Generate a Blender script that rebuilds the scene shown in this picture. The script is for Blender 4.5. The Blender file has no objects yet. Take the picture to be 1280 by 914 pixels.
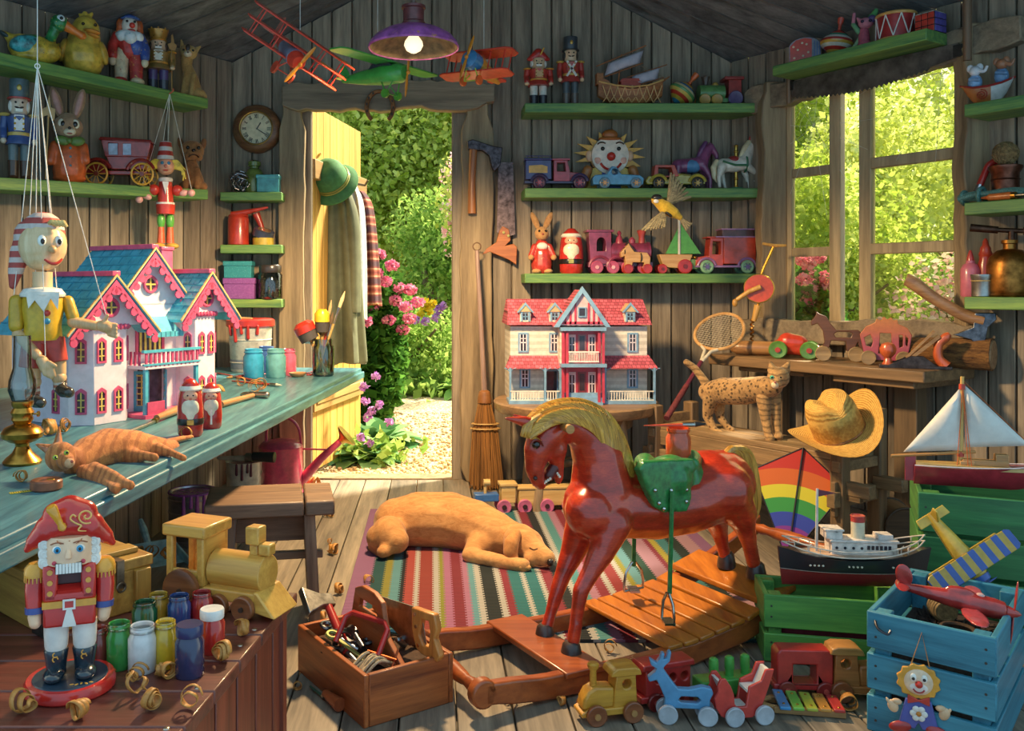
import bpy, bmesh, math, random
import numpy as np
from mathutils import Vector, Matrix, Euler
C = bpy.context.scene.collection
random.seed(4)
# ---------------------------------------------------------------- camera, world, sun, exposure
F, PX, PY, CAMH = 1100.0, 540.0, 360.0, 1.043
cd = bpy.data.cameras.new('camera'); cam = bpy.data.objects.new('camera', cd); C.objects.link(cam)
cd.sensor_width = 36; cd.lens = 36*F/1280; cd.shift_x = (640-PX)/1280; cd.shift_y = -(457-PY)/1280
cd.clip_start = 0.05; cd.clip_end = 200
cam.location = (0, 0, CAMH); cam.rotation_euler = (math.pi/2, 0, 0)
bpy.context.scene.camera = cam
vs = bpy.context.scene.view_settings
vs.view_transform = 'Standard'; vs.look = 'None'; vs.gamma = 1; vs.use_curve_mapping = False
vs.exposure = 0.22
bpy.context.scene.cycles.use_denoising = True
bpy.context.scene.cycles.max_bounces = 8
bpy.context.scene.cycles.transparent_max_bounces = 16
bpy.context.scene.cycles.sample_clamp_indirect = 6
W = bpy.data.worlds.new('sky'); bpy.context.scene.world = W; W.use_nodes = True
wn = W.node_tree.nodes; wl = W.node_tree.links; wn.clear()
tc = wn.new('ShaderNodeTexCoord'); sp = wn.new('ShaderNodeSeparateXYZ'); wl.new(tc.outputs['Generated'], sp.inputs[0])
mr = wn.new('ShaderNodeMapRange'); mr.inputs[1].default_value = -0.35; mr.inputs[2].default_value = 0.45
wl.new(sp.outputs['Y'], mr.inputs[0])
mx = wn.new('ShaderNodeMix'); mx.data_type = 'RGBA'
mx.inputs[6].default_value = (0.32, 0.54, 0.69, 1)      # cool ambient fill added for the room, entering by its unbuilt front
mx.inputs[7].default_value = (1.9, 1.85, 1.30, 1)       # the sunny hazy side
wl.new(mr.outputs[0], mx.inputs[0])
bg = wn.new('ShaderNodeBackground'); bg.inputs[1].default_value = 1.3
wl.new(mx.outputs[2], bg.inputs[0])
wo = wn.new('ShaderNodeOutputWorld'); wl.new(bg.outputs[0], wo.inputs[0])
sl = bpy.data.lights.new('sun', 'SUN'); sl.energy = 14; sl.angle = math.radians(9); sl.color = (1, 0.88, 0.62)
so = bpy.data.objects.new('sun', sl); C.objects.link(so)
so.rotation_euler = Vector((-0.80, -0.52, -1.0)).to_track_quat('-Z', 'Y').to_euler()

# ---------------------------------------------------------------- helpers
def lin(h):
    h = h.lstrip('#'); v = [int(h[i:i+2], 16)/255 for i in (0, 2, 4)]
    return tuple(c/12.92 if c <= 0.04045 else ((c+0.055)/1.055)**2.4 for c in v)
def at(px, py, Y): return Vector(((px-PX)/F*Y, Y, CAMH-(py-PY)/F*Y))
def flo(px, py, z=0.0):
    Y = (CAMH-z)*F/(py-PY); return Vector(((px-PX)/F*Y, Y, z))
def on(px, z, Y): return Vector(((px-PX)/F*Y, Y, z))

_M = {}
def newmat(key):
    m = bpy.data.materials.new(key); m.use_nodes = True
    return m, m.node_tree.nodes, m.node_tree.links, m.node_tree.nodes['Principled BSDF']
def ramp(n, l, fac, stops):
    r = n.new('ShaderNodeValToRGB'); l.new(fac, r.inputs[0])
    e = r.color_ramp.elements
    while len(e) < len(stops): e.new(0.5)
    for i, (p, c) in enumerate(stops):
        e[i].position = p; e[i].color = (*c, 1)
    return r.outputs[0]
def bumpn(n, l, b, h, s, d=0.004):
    k = n.new('ShaderNodeBump'); k.inputs['Strength'].default_value = s; k.inputs['Distance'].default_value = d
    l.new(h, k.inputs['Height']); l.new(k.outputs[0], b.inputs['Normal'])
def coords(n, l, scale, island=False):
    t = n.new('ShaderNodeTexCoord'); m = n.new('ShaderNodeMapping'); m.inputs['Scale'].default_value = scale
    if island:
        g = n.new('ShaderNodeNewGeometry'); v = n.new('ShaderNodeVectorMath'); v.operation = 'SCALE'
        v.inputs[0].default_value = (7, 11, 13); l.new(g.outputs['Random Per Island'], v.inputs['Scale'])
        a = n.new('ShaderNodeVectorMath'); l.new(t.outputs['Object'], a.inputs[0]); l.new(v.outputs[0], a.inputs[1])
        l.new(a.outputs[0], m.inputs[0]); return m.outputs[0], g.outputs['Random Per Island']
    l.new(t.outputs['Object'], m.inputs[0]); return m.outputs[0], None
def noise(n, l, vec, sc, det=4, rough=0.6, dist=0):
    k = n.new('ShaderNodeTexNoise'); k.inputs['Scale'].default_value = sc; k.inputs['Detail'].default_value = det
    k.inputs['Roughness'].default_value = rough; k.inputs['Distortion'].default_value = dist
    l.new(vec, k.inputs['Vector']); return k.outputs['Fac']
def math_(n, l, op, a, b):
    k = n.new('ShaderNodeMath'); k.operation = op
    for i, x in enumerate((a, b)):
        if isinstance(x, (int, float)): k.inputs[i].default_value = x
        else: l.new(x, k.inputs[i])
    return k.outputs[0]
def mixc(n, l, f, a, b, mode='MIX'):
    k = n.new('ShaderNodeMix'); k.data_type = 'RGBA'; k.blend_type = mode
    if isinstance(f, (int, float)): k.inputs[0].default_value = f
    else: l.new(f, k.inputs[0])
    for i, x in ((6, a), (7, b)):
        if isinstance(x, tuple): k.inputs[i].default_value = (*x[:3], 1)
        else: l.new(x, k.inputs[i])
    return k.outputs[2]
def wood(dark, light, axis='z', sc=1.0, rough=0.62, bump=0.35, var=0.45, coat=0.0, island=True):
    key = f'wood_{dark}_{light}_{axis}_{sc}_{rough}_{var}'
    if key in _M: return _M[key]
    m, n, l, b = newmat('wood_grain')
    s = [16*sc, 16*sc, 16*sc]; s['xyz'.index(axis)] = 1.1*sc
    v, isl = coords(n, l, s, island)
    a = noise(n, l, v, 1.0, 5, 0.62, 0.6); f = noise(n, l, v, 5.0, 3, 0.7)
    g = math_(n, l, 'ADD', math_(n, l, 'MULTIPLY', a, 0.72), math_(n, l, 'MULTIPLY', f, 0.28))
    d, li = lin(dark), lin(light)
    mid = tuple((x+y)/2 for x, y in zip(d, li))
    col = ramp(n, l, g, [(0.30, d), (0.5, mid), (0.68, li)])
    if isl and var:
        h = n.new('ShaderNodeHueSaturation'); l.new(col, h.inputs['Color'])
        l.new(math_(n, l, 'ADD', math_(n, l, 'MULTIPLY', isl, var), 1-var/2), h.inputs['Value']); col = h.outputs[0]
    l.new(col, b.inputs['Base Color']); b.inputs['Roughness'].default_value = rough
    b.inputs['Coat Weight'].default_value = coat; b.inputs['Coat Roughness'].default_value = 0.15
    bumpn(n, l, b, g, bump); _M[key] = m; return m
def paint(col, rough=0.38, var=0.14, coat=0.25, metal=0.0, sc=30, wear=None, bump=0.06):
    key = f'paint_{col}_{rough}_{var}_{metal}_{sc}_{wear}_{coat}_{bump}'
    if key in _M: return _M[key]
    m, n, l, b = newmat('painted_surface')
    v, _ = coords(n, l, (1, 1, 1)); f = noise(n, l, v, sc, 4)
    c = lin(col); lo = tuple(x*(1-var*1.6) for x in c); hi = tuple(min(1, x*(1+var)) for x in c)
    o = ramp(n, l, f, [(0.32, lo), (0.66, hi)])
    if wear:
        w = noise(n, l, v, sc*1.7, 6, 0.7)
        o = mixc(n, l, ramp(n, l, w, [(0.60, (0, 0, 0)), (0.66, (1, 1, 1))]), o, lin(wear))
    l.new(o, b.inputs['Base Color']); b.inputs['Roughness'].default_value = rough; b.inputs['Metallic'].default_value = metal
    b.inputs['Coat Weight'].default_value = coat; b.inputs['Coat Roughness'].default_value = 0.12
    bumpn(n, l, b, f, bump, 0.002); _M[key] = m; return m
def matte(col, **k): return paint(col, rough=0.8, coat=0, **k)
def metal(col, rough=0.3, var=0.15, sc=40): return paint(col, rough, var, 0, 1.0, sc)
def fur(dark, light, sc=60, rough=0.85, stripe=None, spot=None, stretch=(1, 1, 1)):
    key = f'fur_{dark}_{light}_{sc}_{stripe}_{spot}_{stretch}'
    if key in _M: return _M[key]
    m, n, l, b = newmat('fur')
    v, _ = coords(n, l, stretch); f = noise(n, l, v, sc, 6, 0.75, 0.8); g = noise(n, l, v, sc*0.12, 2)
    o = ramp(n, l, math_(n, l, 'ADD', math_(n, l, 'MULTIPLY', f, 0.6), math_(n, l, 'MULTIPLY', g, 0.4)), [(0.34, lin(dark)), (0.64, lin(light))])
    if stripe:                                          # tabby bars
        w = n.new('ShaderNodeTexWave'); w.inputs['Scale'].default_value = stripe[1]; w.inputs['Distortion'].default_value = 5
        w.inputs['Detail'].default_value = 2; w.inputs['Detail Scale'].default_value = 1.2; l.new(v, w.inputs['Vector'])
        if len(stripe) > 2: w.bands_direction = stripe[2]
        o = mixc(n, l, ramp(n, l, w.outputs['Fac'], [(0.60, (0, 0, 0)), (0.85, (0.5, 0.5, 0.5))]), o, lin(stripe[0]))
    if spot:
        w = n.new('ShaderNodeTexVoronoi'); w.inputs['Scale'].default_value = spot[1]; l.new(v, w.inputs['Vector'])
        o = mixc(n, l, ramp(n, l, w.outputs['Distance'], [(0.26, (0.85, 0.85, 0.85)), (0.42, (0, 0, 0))]), o, lin(spot[0]))
    l.new(o, b.inputs['Base Color']); b.inputs['Roughness'].default_value = rough
    b.inputs['Sheen Weight'].default_value = 0.15
    bumpn(n, l, b, f, 0.5, 0.004); _M[key] = m; return m
def glassy(col='ffffff', rough=0.03, alpha=0.8):
    """thin clear pane or jar wall: mostly lets light through, with a sharp gloss"""
    key = f'glass_{col}_{rough}_{alpha}'
    if key in _M: return _M[key]
    m, n, l, b = newmat('clear_glass'); n.remove(b)
    t = n.new('ShaderNodeBsdfTransparent'); t.inputs[0].default_value = (*lin(col), 1)
    g = n.new('ShaderNodeBsdfGlossy'); g.inputs['Roughness'].default_value = rough
    fr = n.new('ShaderNodeFresnel'); fr.inputs[0].default_value = 1.45
    x = n.new('ShaderNodeMixShader'); l.new(math_(n, l, 'ADD', fr.outputs[0], 1-alpha-0.1), x.inputs[0])
    l.new(t.outputs[0], x.inputs[1]); l.new(g.outputs[0], x.inputs[2]); l.new(x.outputs[0], n['Material Output'].inputs[0])
    _M[key] = m; return m
def leafmat(c1, c2, trans=0.55):
    key = f'leaf_{c1}_{c2}'
    if key in _M: return _M[key]
    m, n, l, b = newmat('leaf'); n.remove(b)
    g = n.new('ShaderNodeNewGeometry')
    o = ramp(n, l, g.outputs['Random Per Island'], [(0.0, lin(c1)), (1.0, lin(c2))])
    d = n.new('ShaderNodeBsdfDiffuse'); t = n.new('ShaderNodeBsdfTranslucent'); x = n.new('ShaderNodeMixShader')
    x.inputs[0].default_value = trans; l.new(o, d.inputs[0]); l.new(o, t.inputs[0])
    l.new(d.outputs[0], x.inputs[1]); l.new(t.outputs[0], x.inputs[2]); l.new(x.outputs[0], n['Material Output'].inputs[0])
    _M[key] = m; return m
def bands(stops, axis='Z', s=1.0, rough=0.4, coat=0.2, off=0.0, weave=0, saw=0.0, const=True):
    """painted bands along one local axis; stops = [(position in metres, hex)]"""
    m, n, l, b = newmat('banded_paint')
    t = n.new('ShaderNodeTexCoord'); sx = n.new('ShaderNodeSeparateXYZ'); l.new(t.outputs['Object'], sx.inputs[0])
    lo, hi = stops[0][0], stops[-1][0]+1e-4
    p = sx.outputs[axis]
    if saw:
        y = sx.outputs['Y' if axis != 'Y' else 'X']
        tri = math_(n, l, 'PINGPONG', y, saw); tri = math_(n, l, 'SUBTRACT', math_(n, l, 'GREATER_THAN', tri, saw/2), 0.5)
        p = math_(n, l, 'ADD', p, math_(n, l, 'MULTIPLY', tri, saw*0.55))
    r = n.new('ShaderNodeMapRange'); r.inputs[1].default_value = lo; r.inputs[2].default_value = hi; l.new(p, r.inputs[0])
    cols = [((q-lo)/(hi-lo), c) for q, c in stops]
    out = None                                          # a colour ramp holds 32 stops: chain several
    for i in range(0, len(cols), 30):
        ch = cols[i:i+30]
        rr = n.new('ShaderNodeValToRGB'); rr.color_ramp.interpolation = 'CONSTANT' if const else 'LINEAR'; e = rr.color_ramp.elements
        while len(e) < len(ch): e.new(0.5)
        while len(e) > len(ch): e.remove(e[-1])
        for j, (q, c) in enumerate(ch): e[j].position = q; e[j].color = (*lin(c), 1)
        l.new(r.outputs[0], rr.inputs[0])
        out = rr.outputs[0] if out is None else mixc(n, l, math_(n, l, 'GREATER_THAN', r.outputs[0], ch[0][0]), out, rr.outputs[0])
    v, _ = coords(n, l, (1, 1, 1)); f = noise(n, l, v, 60, 4)
    out = mixc(n, l, math_(n, l, 'MULTIPLY', f, 0.5), out, (0.02, 0.02, 0.02), 'MIX') if not weave else out
    if weave:
        w = n.new('ShaderNodeTexWave'); w.bands_direction = 'Y'; w.inputs['Scale'].default_value = weave; l.new(v, w.inputs['Vector'])
        out = mixc(n, l, math_(n, l, 'MULTIPLY', math_(n, l, 'SUBTRACT', 1.0, w.outputs['Fac']), 0.45), out, (0.01, 0.01, 0.012))
        bumpn(n, l, b, w.outputs['Fac'], 0.5, 0.003)
    l.new(out, b.inputs['Base Color']); b.inputs['Roughness'].default_value = rough; b.inputs['Coat Weight'].default_value = coat
    return m

# ---- mesh primitives, all into one bmesh
def cr(pts, k=6):
    """smooth curve through points (Catmull-Rom), points may carry any number of values"""
    p = [pts[0]]+list(pts)+[pts[-1]]; out = []
    for i in range(1, len(p)-2):
        for j in range(k):
            t = j/k; a, b_, c, d = p[i-1], p[i], p[i+1], p[i+2]
            out.append(tuple(0.5*(2*b_[q]+(c[q]-a[q])*t+(2*a[q]-5*b_[q]+4*c[q]-d[q])*t*t+(3*b_[q]-a[q]-3*c[q]+d[q])*t**3) for q in range(len(b_))))
    out.append(tuple(pts[-1])); return out
def _ring(bm, c, u, v, r, seg): return [bm.verts.new(c+(u*math.cos(2*math.pi*i/seg)+v*math.sin(2*math.pi*i/seg))*r) for i in range(seg)]
def _skin(bm, rings, cap0=True, cap1=True):
    for a, b in zip(rings, rings[1:]):
        k = len(a)
        for i in range(k): bm.faces.new((a[i], a[(i+1) % k], b[(i+1) % k], b[i]))
    if cap0: bm.faces.new(rings[0][::-1])
    if cap1: bm.faces.new(rings[-1])
def _frame(d):
    d = d.normalized(); a = Vector((0, 0, 1)) if abs(d.z) < 0.9 else Vector((1, 0, 0))
    u = a.cross(d).normalized(); return u, d.cross(u)
def g_cyl(bm, p0, p1, r0, r1=None, seg=14):
    p0, p1 = Vector(p0), Vector(p1); r1 = r0 if r1 is None else r1
    u, v = _frame(p1-p0); _skin(bm, [_ring(bm, p0, u, v, max(r0, 1e-4), seg), _ring(bm, p1, u, v, max(r1, 1e-4), seg)])
def g_sph(bm, c, r, rot=None, seg=16, rings=10):
    if not hasattr(r, '__len__'): r = (r, r, r)
    R = Euler([math.radians(a) for a in rot]).to_matrix() if rot else Matrix.Identity(3)
    c = Vector(c); f = lambda th, ph: bm.verts.new(c+R @ Vector((r[0]*math.sin(th)*math.cos(ph), r[1]*math.sin(th)*math.sin(ph), r[2]*math.cos(th))))
    top = f(0, 0); bot = f(math.pi, 0)
    rg = [[f(math.pi*i/rings, 2*math.pi*j/seg) for j in range(seg)] for i in range(1, rings)]
    for a, b in zip(rg, rg[1:]):
        for j in range(seg): bm.faces.new((a[j], b[j], b[(j+1) % seg], a[(j+1) % seg]))
    for j in range(seg):
        bm.faces.new((top, rg[0][j], rg[0][(j+1) % seg])); bm.faces.new((rg[-1][j], bot, rg[-1][(j+1) % seg]))
def g_box(bm, c, s, rot=None):
    R = Euler([math.radians(a) for a in rot]).to_matrix() if rot else Matrix.Identity(3)
    c = Vector(c); v = [bm.verts.new(c+R @ Vector((x*s[0]/2, y*s[1]/2, z*s[2]/2))) for x in (-1, 1) for y in (-1, 1) for z in (-1, 1)]
    for f in ((0, 1, 3, 2), (4, 6, 7, 5), (0, 4, 5, 1), (2, 3, 7, 6), (0, 2, 6, 4), (1, 5, 7, 3)): bm.faces.new([v[i] for i in f])
def g_hex(bm, v8):
    """box from 8 corners: 4 below (counter-clockwise), 4 above"""
    v = [bm.verts.new(Vector(p)) for p in v8]
    for f in ((3, 2, 1, 0), (4, 5, 6, 7), (0, 1, 5, 4), (1, 2, 6, 5), (2, 3, 7, 6), (3, 0, 4, 7)): bm.faces.new([v[i] for i in f])
def g_lathe(bm, c, prof, seg=20, rot=None):
    R = Euler([math.radians(a) for a in rot]).to_matrix() if rot else Matrix.Identity(3)
    c = Vector(c); rg = []
    for r, z in prof:
        rg.append([bm.verts.new(c+R @ Vector((max(r, 1e-3)*math.cos(2*math.pi*j/seg), max(r, 1e-3)*math.sin(2*math.pi*j/seg), z))) for j in range(seg)])
    closed = tuple(prof[0]) == tuple(prof[-1]); _skin(bm, rg, not closed, not closed)
def g_tube(bm, pts, r, seg=8):
    pts = [Vector(p) for p in pts]; k = len(pts)
    rs = r if hasattr(r, '__len__') else [r]*k
    if len(rs) != k: rs = [rs[0]+(rs[-1]-rs[0])*i/(k-1) for i in range(k)] if len(rs) == 2 else [np.interp(i/(k-1), np.linspace(0, 1, len(rs)), rs) for i in range(k)]
    d = (pts[1]-pts[0]).normalized(); u, v = _frame(d); rg = []
    for i, p in enumerate(pts):
        d2 = (pts[min(i+1, k-1)]-pts[max(i-1, 0)]).normalized()
        q = d.rotation_difference(d2); u = q @ u; v = q @ v; d = d2
        rg.append(_ring(bm, p, u, v, max(rs[i], 1e-4), seg))
    _skin(bm, rg)
def g_prism(bm, pts, a0, a1, ax='y', holes=()):
    """outline extruded along an axis; outline coordinates are the two other axes in order; holes are outlines too"""
    def mk(p, a):
        if ax == 'y': return Vector((p[0], a, p[1]))
        if ax == 'x': return Vector((a, p[0], p[1]))
        return Vector((p[0], p[1], a))
    loops = [pts]+list(holes); E = []; rims = []
    for lp in loops:
        f = [bm.verts.new(mk(p, a0)) for p in lp]; b = [bm.verts.new(mk(p, a1)) for p in lp]; rims.append((f, b))
        for i in range(len(lp)):
            j = (i+1) % len(lp); bm.faces.new((f[i], f[j], b[j], b[i]))
    if not holes:
        bm.faces.new(rims[0][0]); bm.faces.new(rims[0][1][::-1])
    else:
        for side in (0, 1):
            es = []
            for rm in rims:
                q = rm[side]
                for i in range(len(q)): es.append(bm.edges.get((q[i], q[(i+1) % len(q)])))
            bmesh.ops.triangle_fill(bm, use_beauty=True, use_dissolve=False, edges=es)
def g_torus(bm, c, R_, r, ax='z', seg=24, s2=8, a0=0, a1=360, sy=1.0):
    pts = []; full = a1-a0 >= 360
    for i in range(seg+(0 if full else 1)):
        t = math.radians(a0+(a1-a0)*i/seg); x, y = R_*math.cos(t), R_*math.sin(t)*sy
        pts.append(Vector(c)+Vector({'z': (x, y, 0), 'y': (x, 0, y), 'x': (0, x, y)}[ax]))
    if not full: return g_tube(bm, pts, r, s2)
    rg = []; nn = Vector({'z': (0, 0, 1), 'y': (0, 1, 0), 'x': (1, 0, 0)}[ax])
    for i, p in enumerate(pts):
        u = (pts[(i+1) % seg]-pts[i-1]).normalized().cross(nn); rg.append(_ring(bm, p, u, nn, r, s2))
    rg.append(rg[0])
    _skin(bm, rg, False, False)
def circ(cx, cy, r, k=16, ry=None, a0=0, a1=360):
    full = a1-a0 >= 360; ry = r if ry is None else ry
    return [(cx+r*math.cos(math.radians(a0+(a1-a0)*i/(k if full else k-1))), cy+ry*math.sin(math.radians(a0+(a1-a0)*i/(k if full else k-1)))) for i in range(k)]
def addp(bm, p):
    k, a = p[0], p[1:]
    if k == 'b': g_box(bm, *a)
    elif k == 's': g_sph(bm, *a)
    elif k == 'c': g_cyl(bm, *a)
    elif k == 'k':
        p0, p1, r0 = a[0], a[1], a[2]; r1 = a[3] if len(a) > 3 else r0
        g_cyl(bm, p0, p1, r0, r1, 12); g_sph(bm, p0, r0, None, 12, 8); g_sph(bm, p1, r1, None, 12, 8)
    elif k == 'K':                                       # chain of balls: (x,y,z,r)
        for u in a[0]: g_sph(bm, u[:3], u[3], None, 12, 8)
        for u, w in zip(a[0], a[0][1:]): g_cyl(bm, u[:3], w[:3], u[3], w[3], 12)
    elif k == 'l': g_lathe(bm, *a)
    elif k == 't': g_tube(bm, *a)
    elif k == 'T': g_tube(bm, cr(a[0]), *a[1:])
    elif k == 'p': g_prism(bm, *a)
    elif k == 'o': g_torus(bm, *a)
    elif k == 'h': g_hex(bm, *a)
    elif k == 'm':                                       # sub-group under a matrix
        n0 = len(bm.verts)
        for q in a[1]: addp(bm, q)
        bm.verts.ensure_lookup_table(); bmesh.ops.transform(bm, matrix=a[0], verts=bm.verts[n0:])
    elif k == 'raw': a[0](bm)
def MX(loc=(0, 0, 0), rot=(0, 0, 0), sc=1):
    S = Matrix.Diagonal((sc, sc, sc, 1)) if not hasattr(sc, '__len__') else Matrix.Diagonal((*sc, 1))
    return Matrix.Translation(loc) @ Euler([math.radians(a) for a in rot]).to_matrix().to_4x4() @ S
class T:
    def __init__(s, o, sc): s.o = o; s.sc = sc
def props(o, label=None, cat=None, group=None, kind=None):
    for k, v in (('label', label), ('category', cat), ('group', group), ('kind', kind)):
        if v: o[k] = v
def thing(name, label, cat, loc, sc=1.0, rot=(0, 0, 0), group=None):
    o = bpy.data.objects.new(name, None); C.objects.link(o); o.location = loc
    o.empty_display_size = 0.05
    o.rotation_euler = [math.radians(a) for a in rot]; props(o, label, cat, group); return T(o, sc)
def finish(bm, name, mat, sc=1.0, smooth=True, bev=0, rm=0, sm=6, ang=38, sub=0):
    if sc != 1.0: bmesh.ops.scale(bm, vec=(sc, sc, sc), verts=bm.verts)
    bmesh.ops.recalc_face_normals(bm, faces=bm.faces)
    me = bpy.data.meshes.new(name); bm.to_mesh(me); bm.free()
    o = bpy.data.objects.new(name, me); C.objects.link(o)
    if rm or sub:
        if rm:
            r = o.modifiers.new('r', 'REMESH'); r.mode = 'VOXEL'; r.voxel_size = rm
            s = o.modifiers.new('s', 'SMOOTH'); s.factor = 0.5; s.iterations = sm
        if sub: q = o.modifiers.new('u', 'SUBSURF'); q.levels = sub; q.render_levels = sub
        dg = bpy.context.evaluated_depsgraph_get(); dg.update()
        me2 = bpy.data.meshes.new_from_object(o.evaluated_get(dg)); o.modifiers.clear(); o.data = me2; me = me2; me.name = name
    if mat: me.materials.clear(); me.materials.append(mat)
    if smooth:
        me.shade_smooth()
        if not rm and not sub: me.set_sharp_from_angle(angle=math.radians(ang))
    if bev:
        b = o.modifiers.new('b', 'BEVEL'); b.width = bev; b.segments = 2; b.limit_method = 'ANGLE'; b.angle_limit = math.radians(40)
    return o
EACH = set('arm axle axle_block balcony batten binding bracket button cheek corner_iron davit dot ear eyebrow fender handle hoop lamp lid_batten nail nail_head nail_hole porthole rivet screw strut stud tenon stern rim tooth bridle jaw eye_white hair drip antler'.split())
def P(t, name, mat, *prims, label=None, kind=None, loc=None, rot=None, **k):
    """one part (one mesh) under thing or part t; prims are in the thing's own units"""
    if name in EACH and len(prims) > 1 and not k.get('rm'):
        for p in prims: r = P(t, name, mat, p, label=label, **k)
        return r
    bm = bmesh.new()
    for p in prims: addp(bm, p)
    o = finish(bm, name, mat, t.sc, **k); o.parent = t.o; props(o, label, kind=kind)
    if loc: o.location = Vector(loc)*t.sc
    if rot: o.rotation_euler = [math.radians(a) for a in rot]
    return T(o, t.sc)
def ONE(name, label, cat, loc, mat, *prims, sc=1.0, rot=(0, 0, 0), group=None, kind=None, **k):
    """a thing that is a single mesh"""
    bm = bmesh.new()
    for p in prims: addp(bm, p)
    o = finish(bm, name, mat, sc, **k); o.location = loc; o.rotation_euler = [math.radians(a) for a in rot]
    props(o, label, cat, group, kind); return T(o, sc)
def dup(t, loc, rot=None, label=None, scale=None):
    """copy of a thing with copies of its parts and sub-parts"""
    def cp(o, par):
        c = o.copy(); C.objects.link(c)
        if par: c.parent = par
        for ch in o.children: cp(ch, c)
        return c
    r = cp(t.o, None); r.location = loc
    if rot: r.rotation_euler = [math.radians(a) for a in rot]
    if scale: r.scale = (scale,)*3 if not hasattr(scale, '__len__') else scale
    if label: r['label'] = label
    return T(r, t.sc)
def leaves_mesh(name, mat, pts, size, seed=0, flat=0.0, long=1.6, parent=None):
    """many small folded leaves at pts (numpy n x 3)"""
    rng = np.random.default_rng(seed); n = len(pts)
    sz = size*(0.6+0.8*rng.random((n, 1)))
    d = rng.normal(size=(n, 3)); d /= np.linalg.norm(d, axis=1)[:, None]
    e = rng.normal(size=(n, 3)); e[:, 2] *= 0.5; e = e-d*(e*d).sum(1)[:, None]; e /= np.linalg.norm(e, axis=1)[:, None]
    nn = np.cross(d, e)
    a = pts-d*sz*long/2; b = pts+d*sz*long/2; c = pts+e*sz/2+nn*sz*0.12; f = pts-e*sz/2+nn*sz*0.12
    V = np.stack([a, c, b, f], 1).reshape(-1, 3).astype(np.float32)
    me = bpy.data.meshes.new(name); me.vertices.add(4*n); me.vertices.foreach_set('co', V.ravel())
    me.loops.add(4*n); me.loops.foreach_set('vertex_index', np.arange(4*n, dtype=np.int32))
    me.polygons.add(n); me.polygons.foreach_set('loop_start', np.arange(0, 4*n, 4, dtype=np.int32))
    me.update(calc_edges=True); me.materials.append(mat)
    o = bpy.data.objects.new(name, me); C.objects.link(o)
    if parent: o.parent = parent
    return o
def cloud(rng, n, c, r, shell=0.45, lump=7):
    """points in a lumpy ellipsoid, more of them near its skin"""
    cs = rng.normal(size=(lump, 3)); cs /= np.linalg.norm(cs, axis=1)[:, None]; cs *= 0.55
    k = rng.integers(0, lump, n); d = rng.normal(size=(n, 3)); d /= np.linalg.norm(d, axis=1)[:, None]
    rad = (shell+(1-shell)*rng.random((n, 1))**0.5)*0.62
    return (cs[k]+d*rad)*np.array(r)+np.array(c)

# ---------------------------------------------------------------- the shed
W_WALL = wood('463c33', 'ab9a84', 'z', 1.0, 0.75, 0.45, 0.35)
W_ROOF = wood('3b3a3a', '7c7a78', 'x', 1.0, 0.8, 0.45, 0.35)
W_FLOOR = wood('4a443e', 'a0917e', 'y', 1.0, 0.6, 0.45, 0.4)
W_BEAM = wood('5a4a38', 'b39b78', 'z', 0.8, 0.75, 0.6, 0.2)
W_BEAMX = wood('55493c', 'a8957a', 'x', 0.8, 0.75, 0.6, 0.2)
BKY = 4.78; BL, BR = -1.086, 1.625; EAVE = 2.27; RX, RZ = 0.27, 2.96
LD = Vector((-0.709, -1, 0)).normalized(); LN = Vector((LD.y*-1, LD.x, 0)) ; LN = Vector((0.816, -0.578, 0))
RD = Vector((0.531, -0.847, 0)); RN = Vector((-0.847, -0.531, 0))
def LP(u, n, z): return Vector((BL, BKY, z))+LD*u+LN*n
def RP(u, n, z): return Vector((BR, BKY, z))+RD*u+RN*n
def structure(name, mat, *prims, label=None, **k):
    bm = bmesh.new()
    for p in prims: addp(bm, p)
    o = finish(bm, name, mat, 1.0, **k); o['kind'] = 'structure'
    if label: o['label'] = label
    return o
def board(P0, P1, z0, z1, z0b=None, z1b=None, th=0.02, gap=0.004, nrm=Vector((0, -1, 0))):
    """vertical board from P0 to P1 along the wall foot, its face on the line, with a backing strip that closes the joint"""
    z0b = z0 if z0b is None else z0b; z1b = z1 if z1b is None else z1b
    d = (P1-P0).normalized(); a = P0+d*gap; b = P1-d*gap; o = -nrm*th; q = -nrm*(th+0.012)
    v = lambda p, z: Vector((p.x, p.y, z))
    yield ('h', (v(a, z0), v(b, z0b), v(b+o, z0b), v(a+o, z0), v(a, z1), v(b, z1b), v(b+o, z1b), v(a+o, z1)))
    yield ('h', (v(P0+o, z0), v(P1+o, z0b), v(P1+q, z0b), v(P0+q, z0), v(P0+o, z1), v(P1+o, z1b), v(P1+q, z1b), v(P0+q, z1)))
def roofz(x): return EAVE+(RZ-EAVE)*((x-BL)/(RX-BL) if x < RX else (BR-x)/(BR-RX))
DL, DR, DT = -0.70, 0.155, 2.01            # door opening
bs = []; x = BL
wd = 0.1085
xs = [BL+i*wd for i in range(int((BR-BL)/wd)+1)]
if BR-xs[-1] > 0.02: xs.append(BR)
for a, b in zip(xs, xs[1:]):
    m = (a+b)/2; za, zb = roofz(a), roofz(b)
    if DL < m < DR: bs += list(board(Vector((a, BKY, 0)), Vector((b, BKY, 0)), DT+0.02, za, None, zb))
    else: bs += list(board(Vector((a, BKY, 0)), Vector((b, BKY, 0)), 0, za, None, zb))
structure('wall_back', W_WALL, *bs, bev=0.003)
bs = []
for i in range(34):
    bs += list(board(LP(i*0.108, 0, 0), LP((i+1)*0.108, 0, 0), 0, EAVE, nrm=LN))
structure('wall_left', W_WALL, *bs, bev=0.003)
WU0, WU1, WZ0, WZ1 = 0.33, 1.20, 0.87, 2.02  # window opening on the slanting wall
bs = []
us = [0, .11, .22, .33]+[.33+.87*i/8 for i in range(1, 9)]+[1.2+.108*i for i in range(1, 20)]
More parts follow.
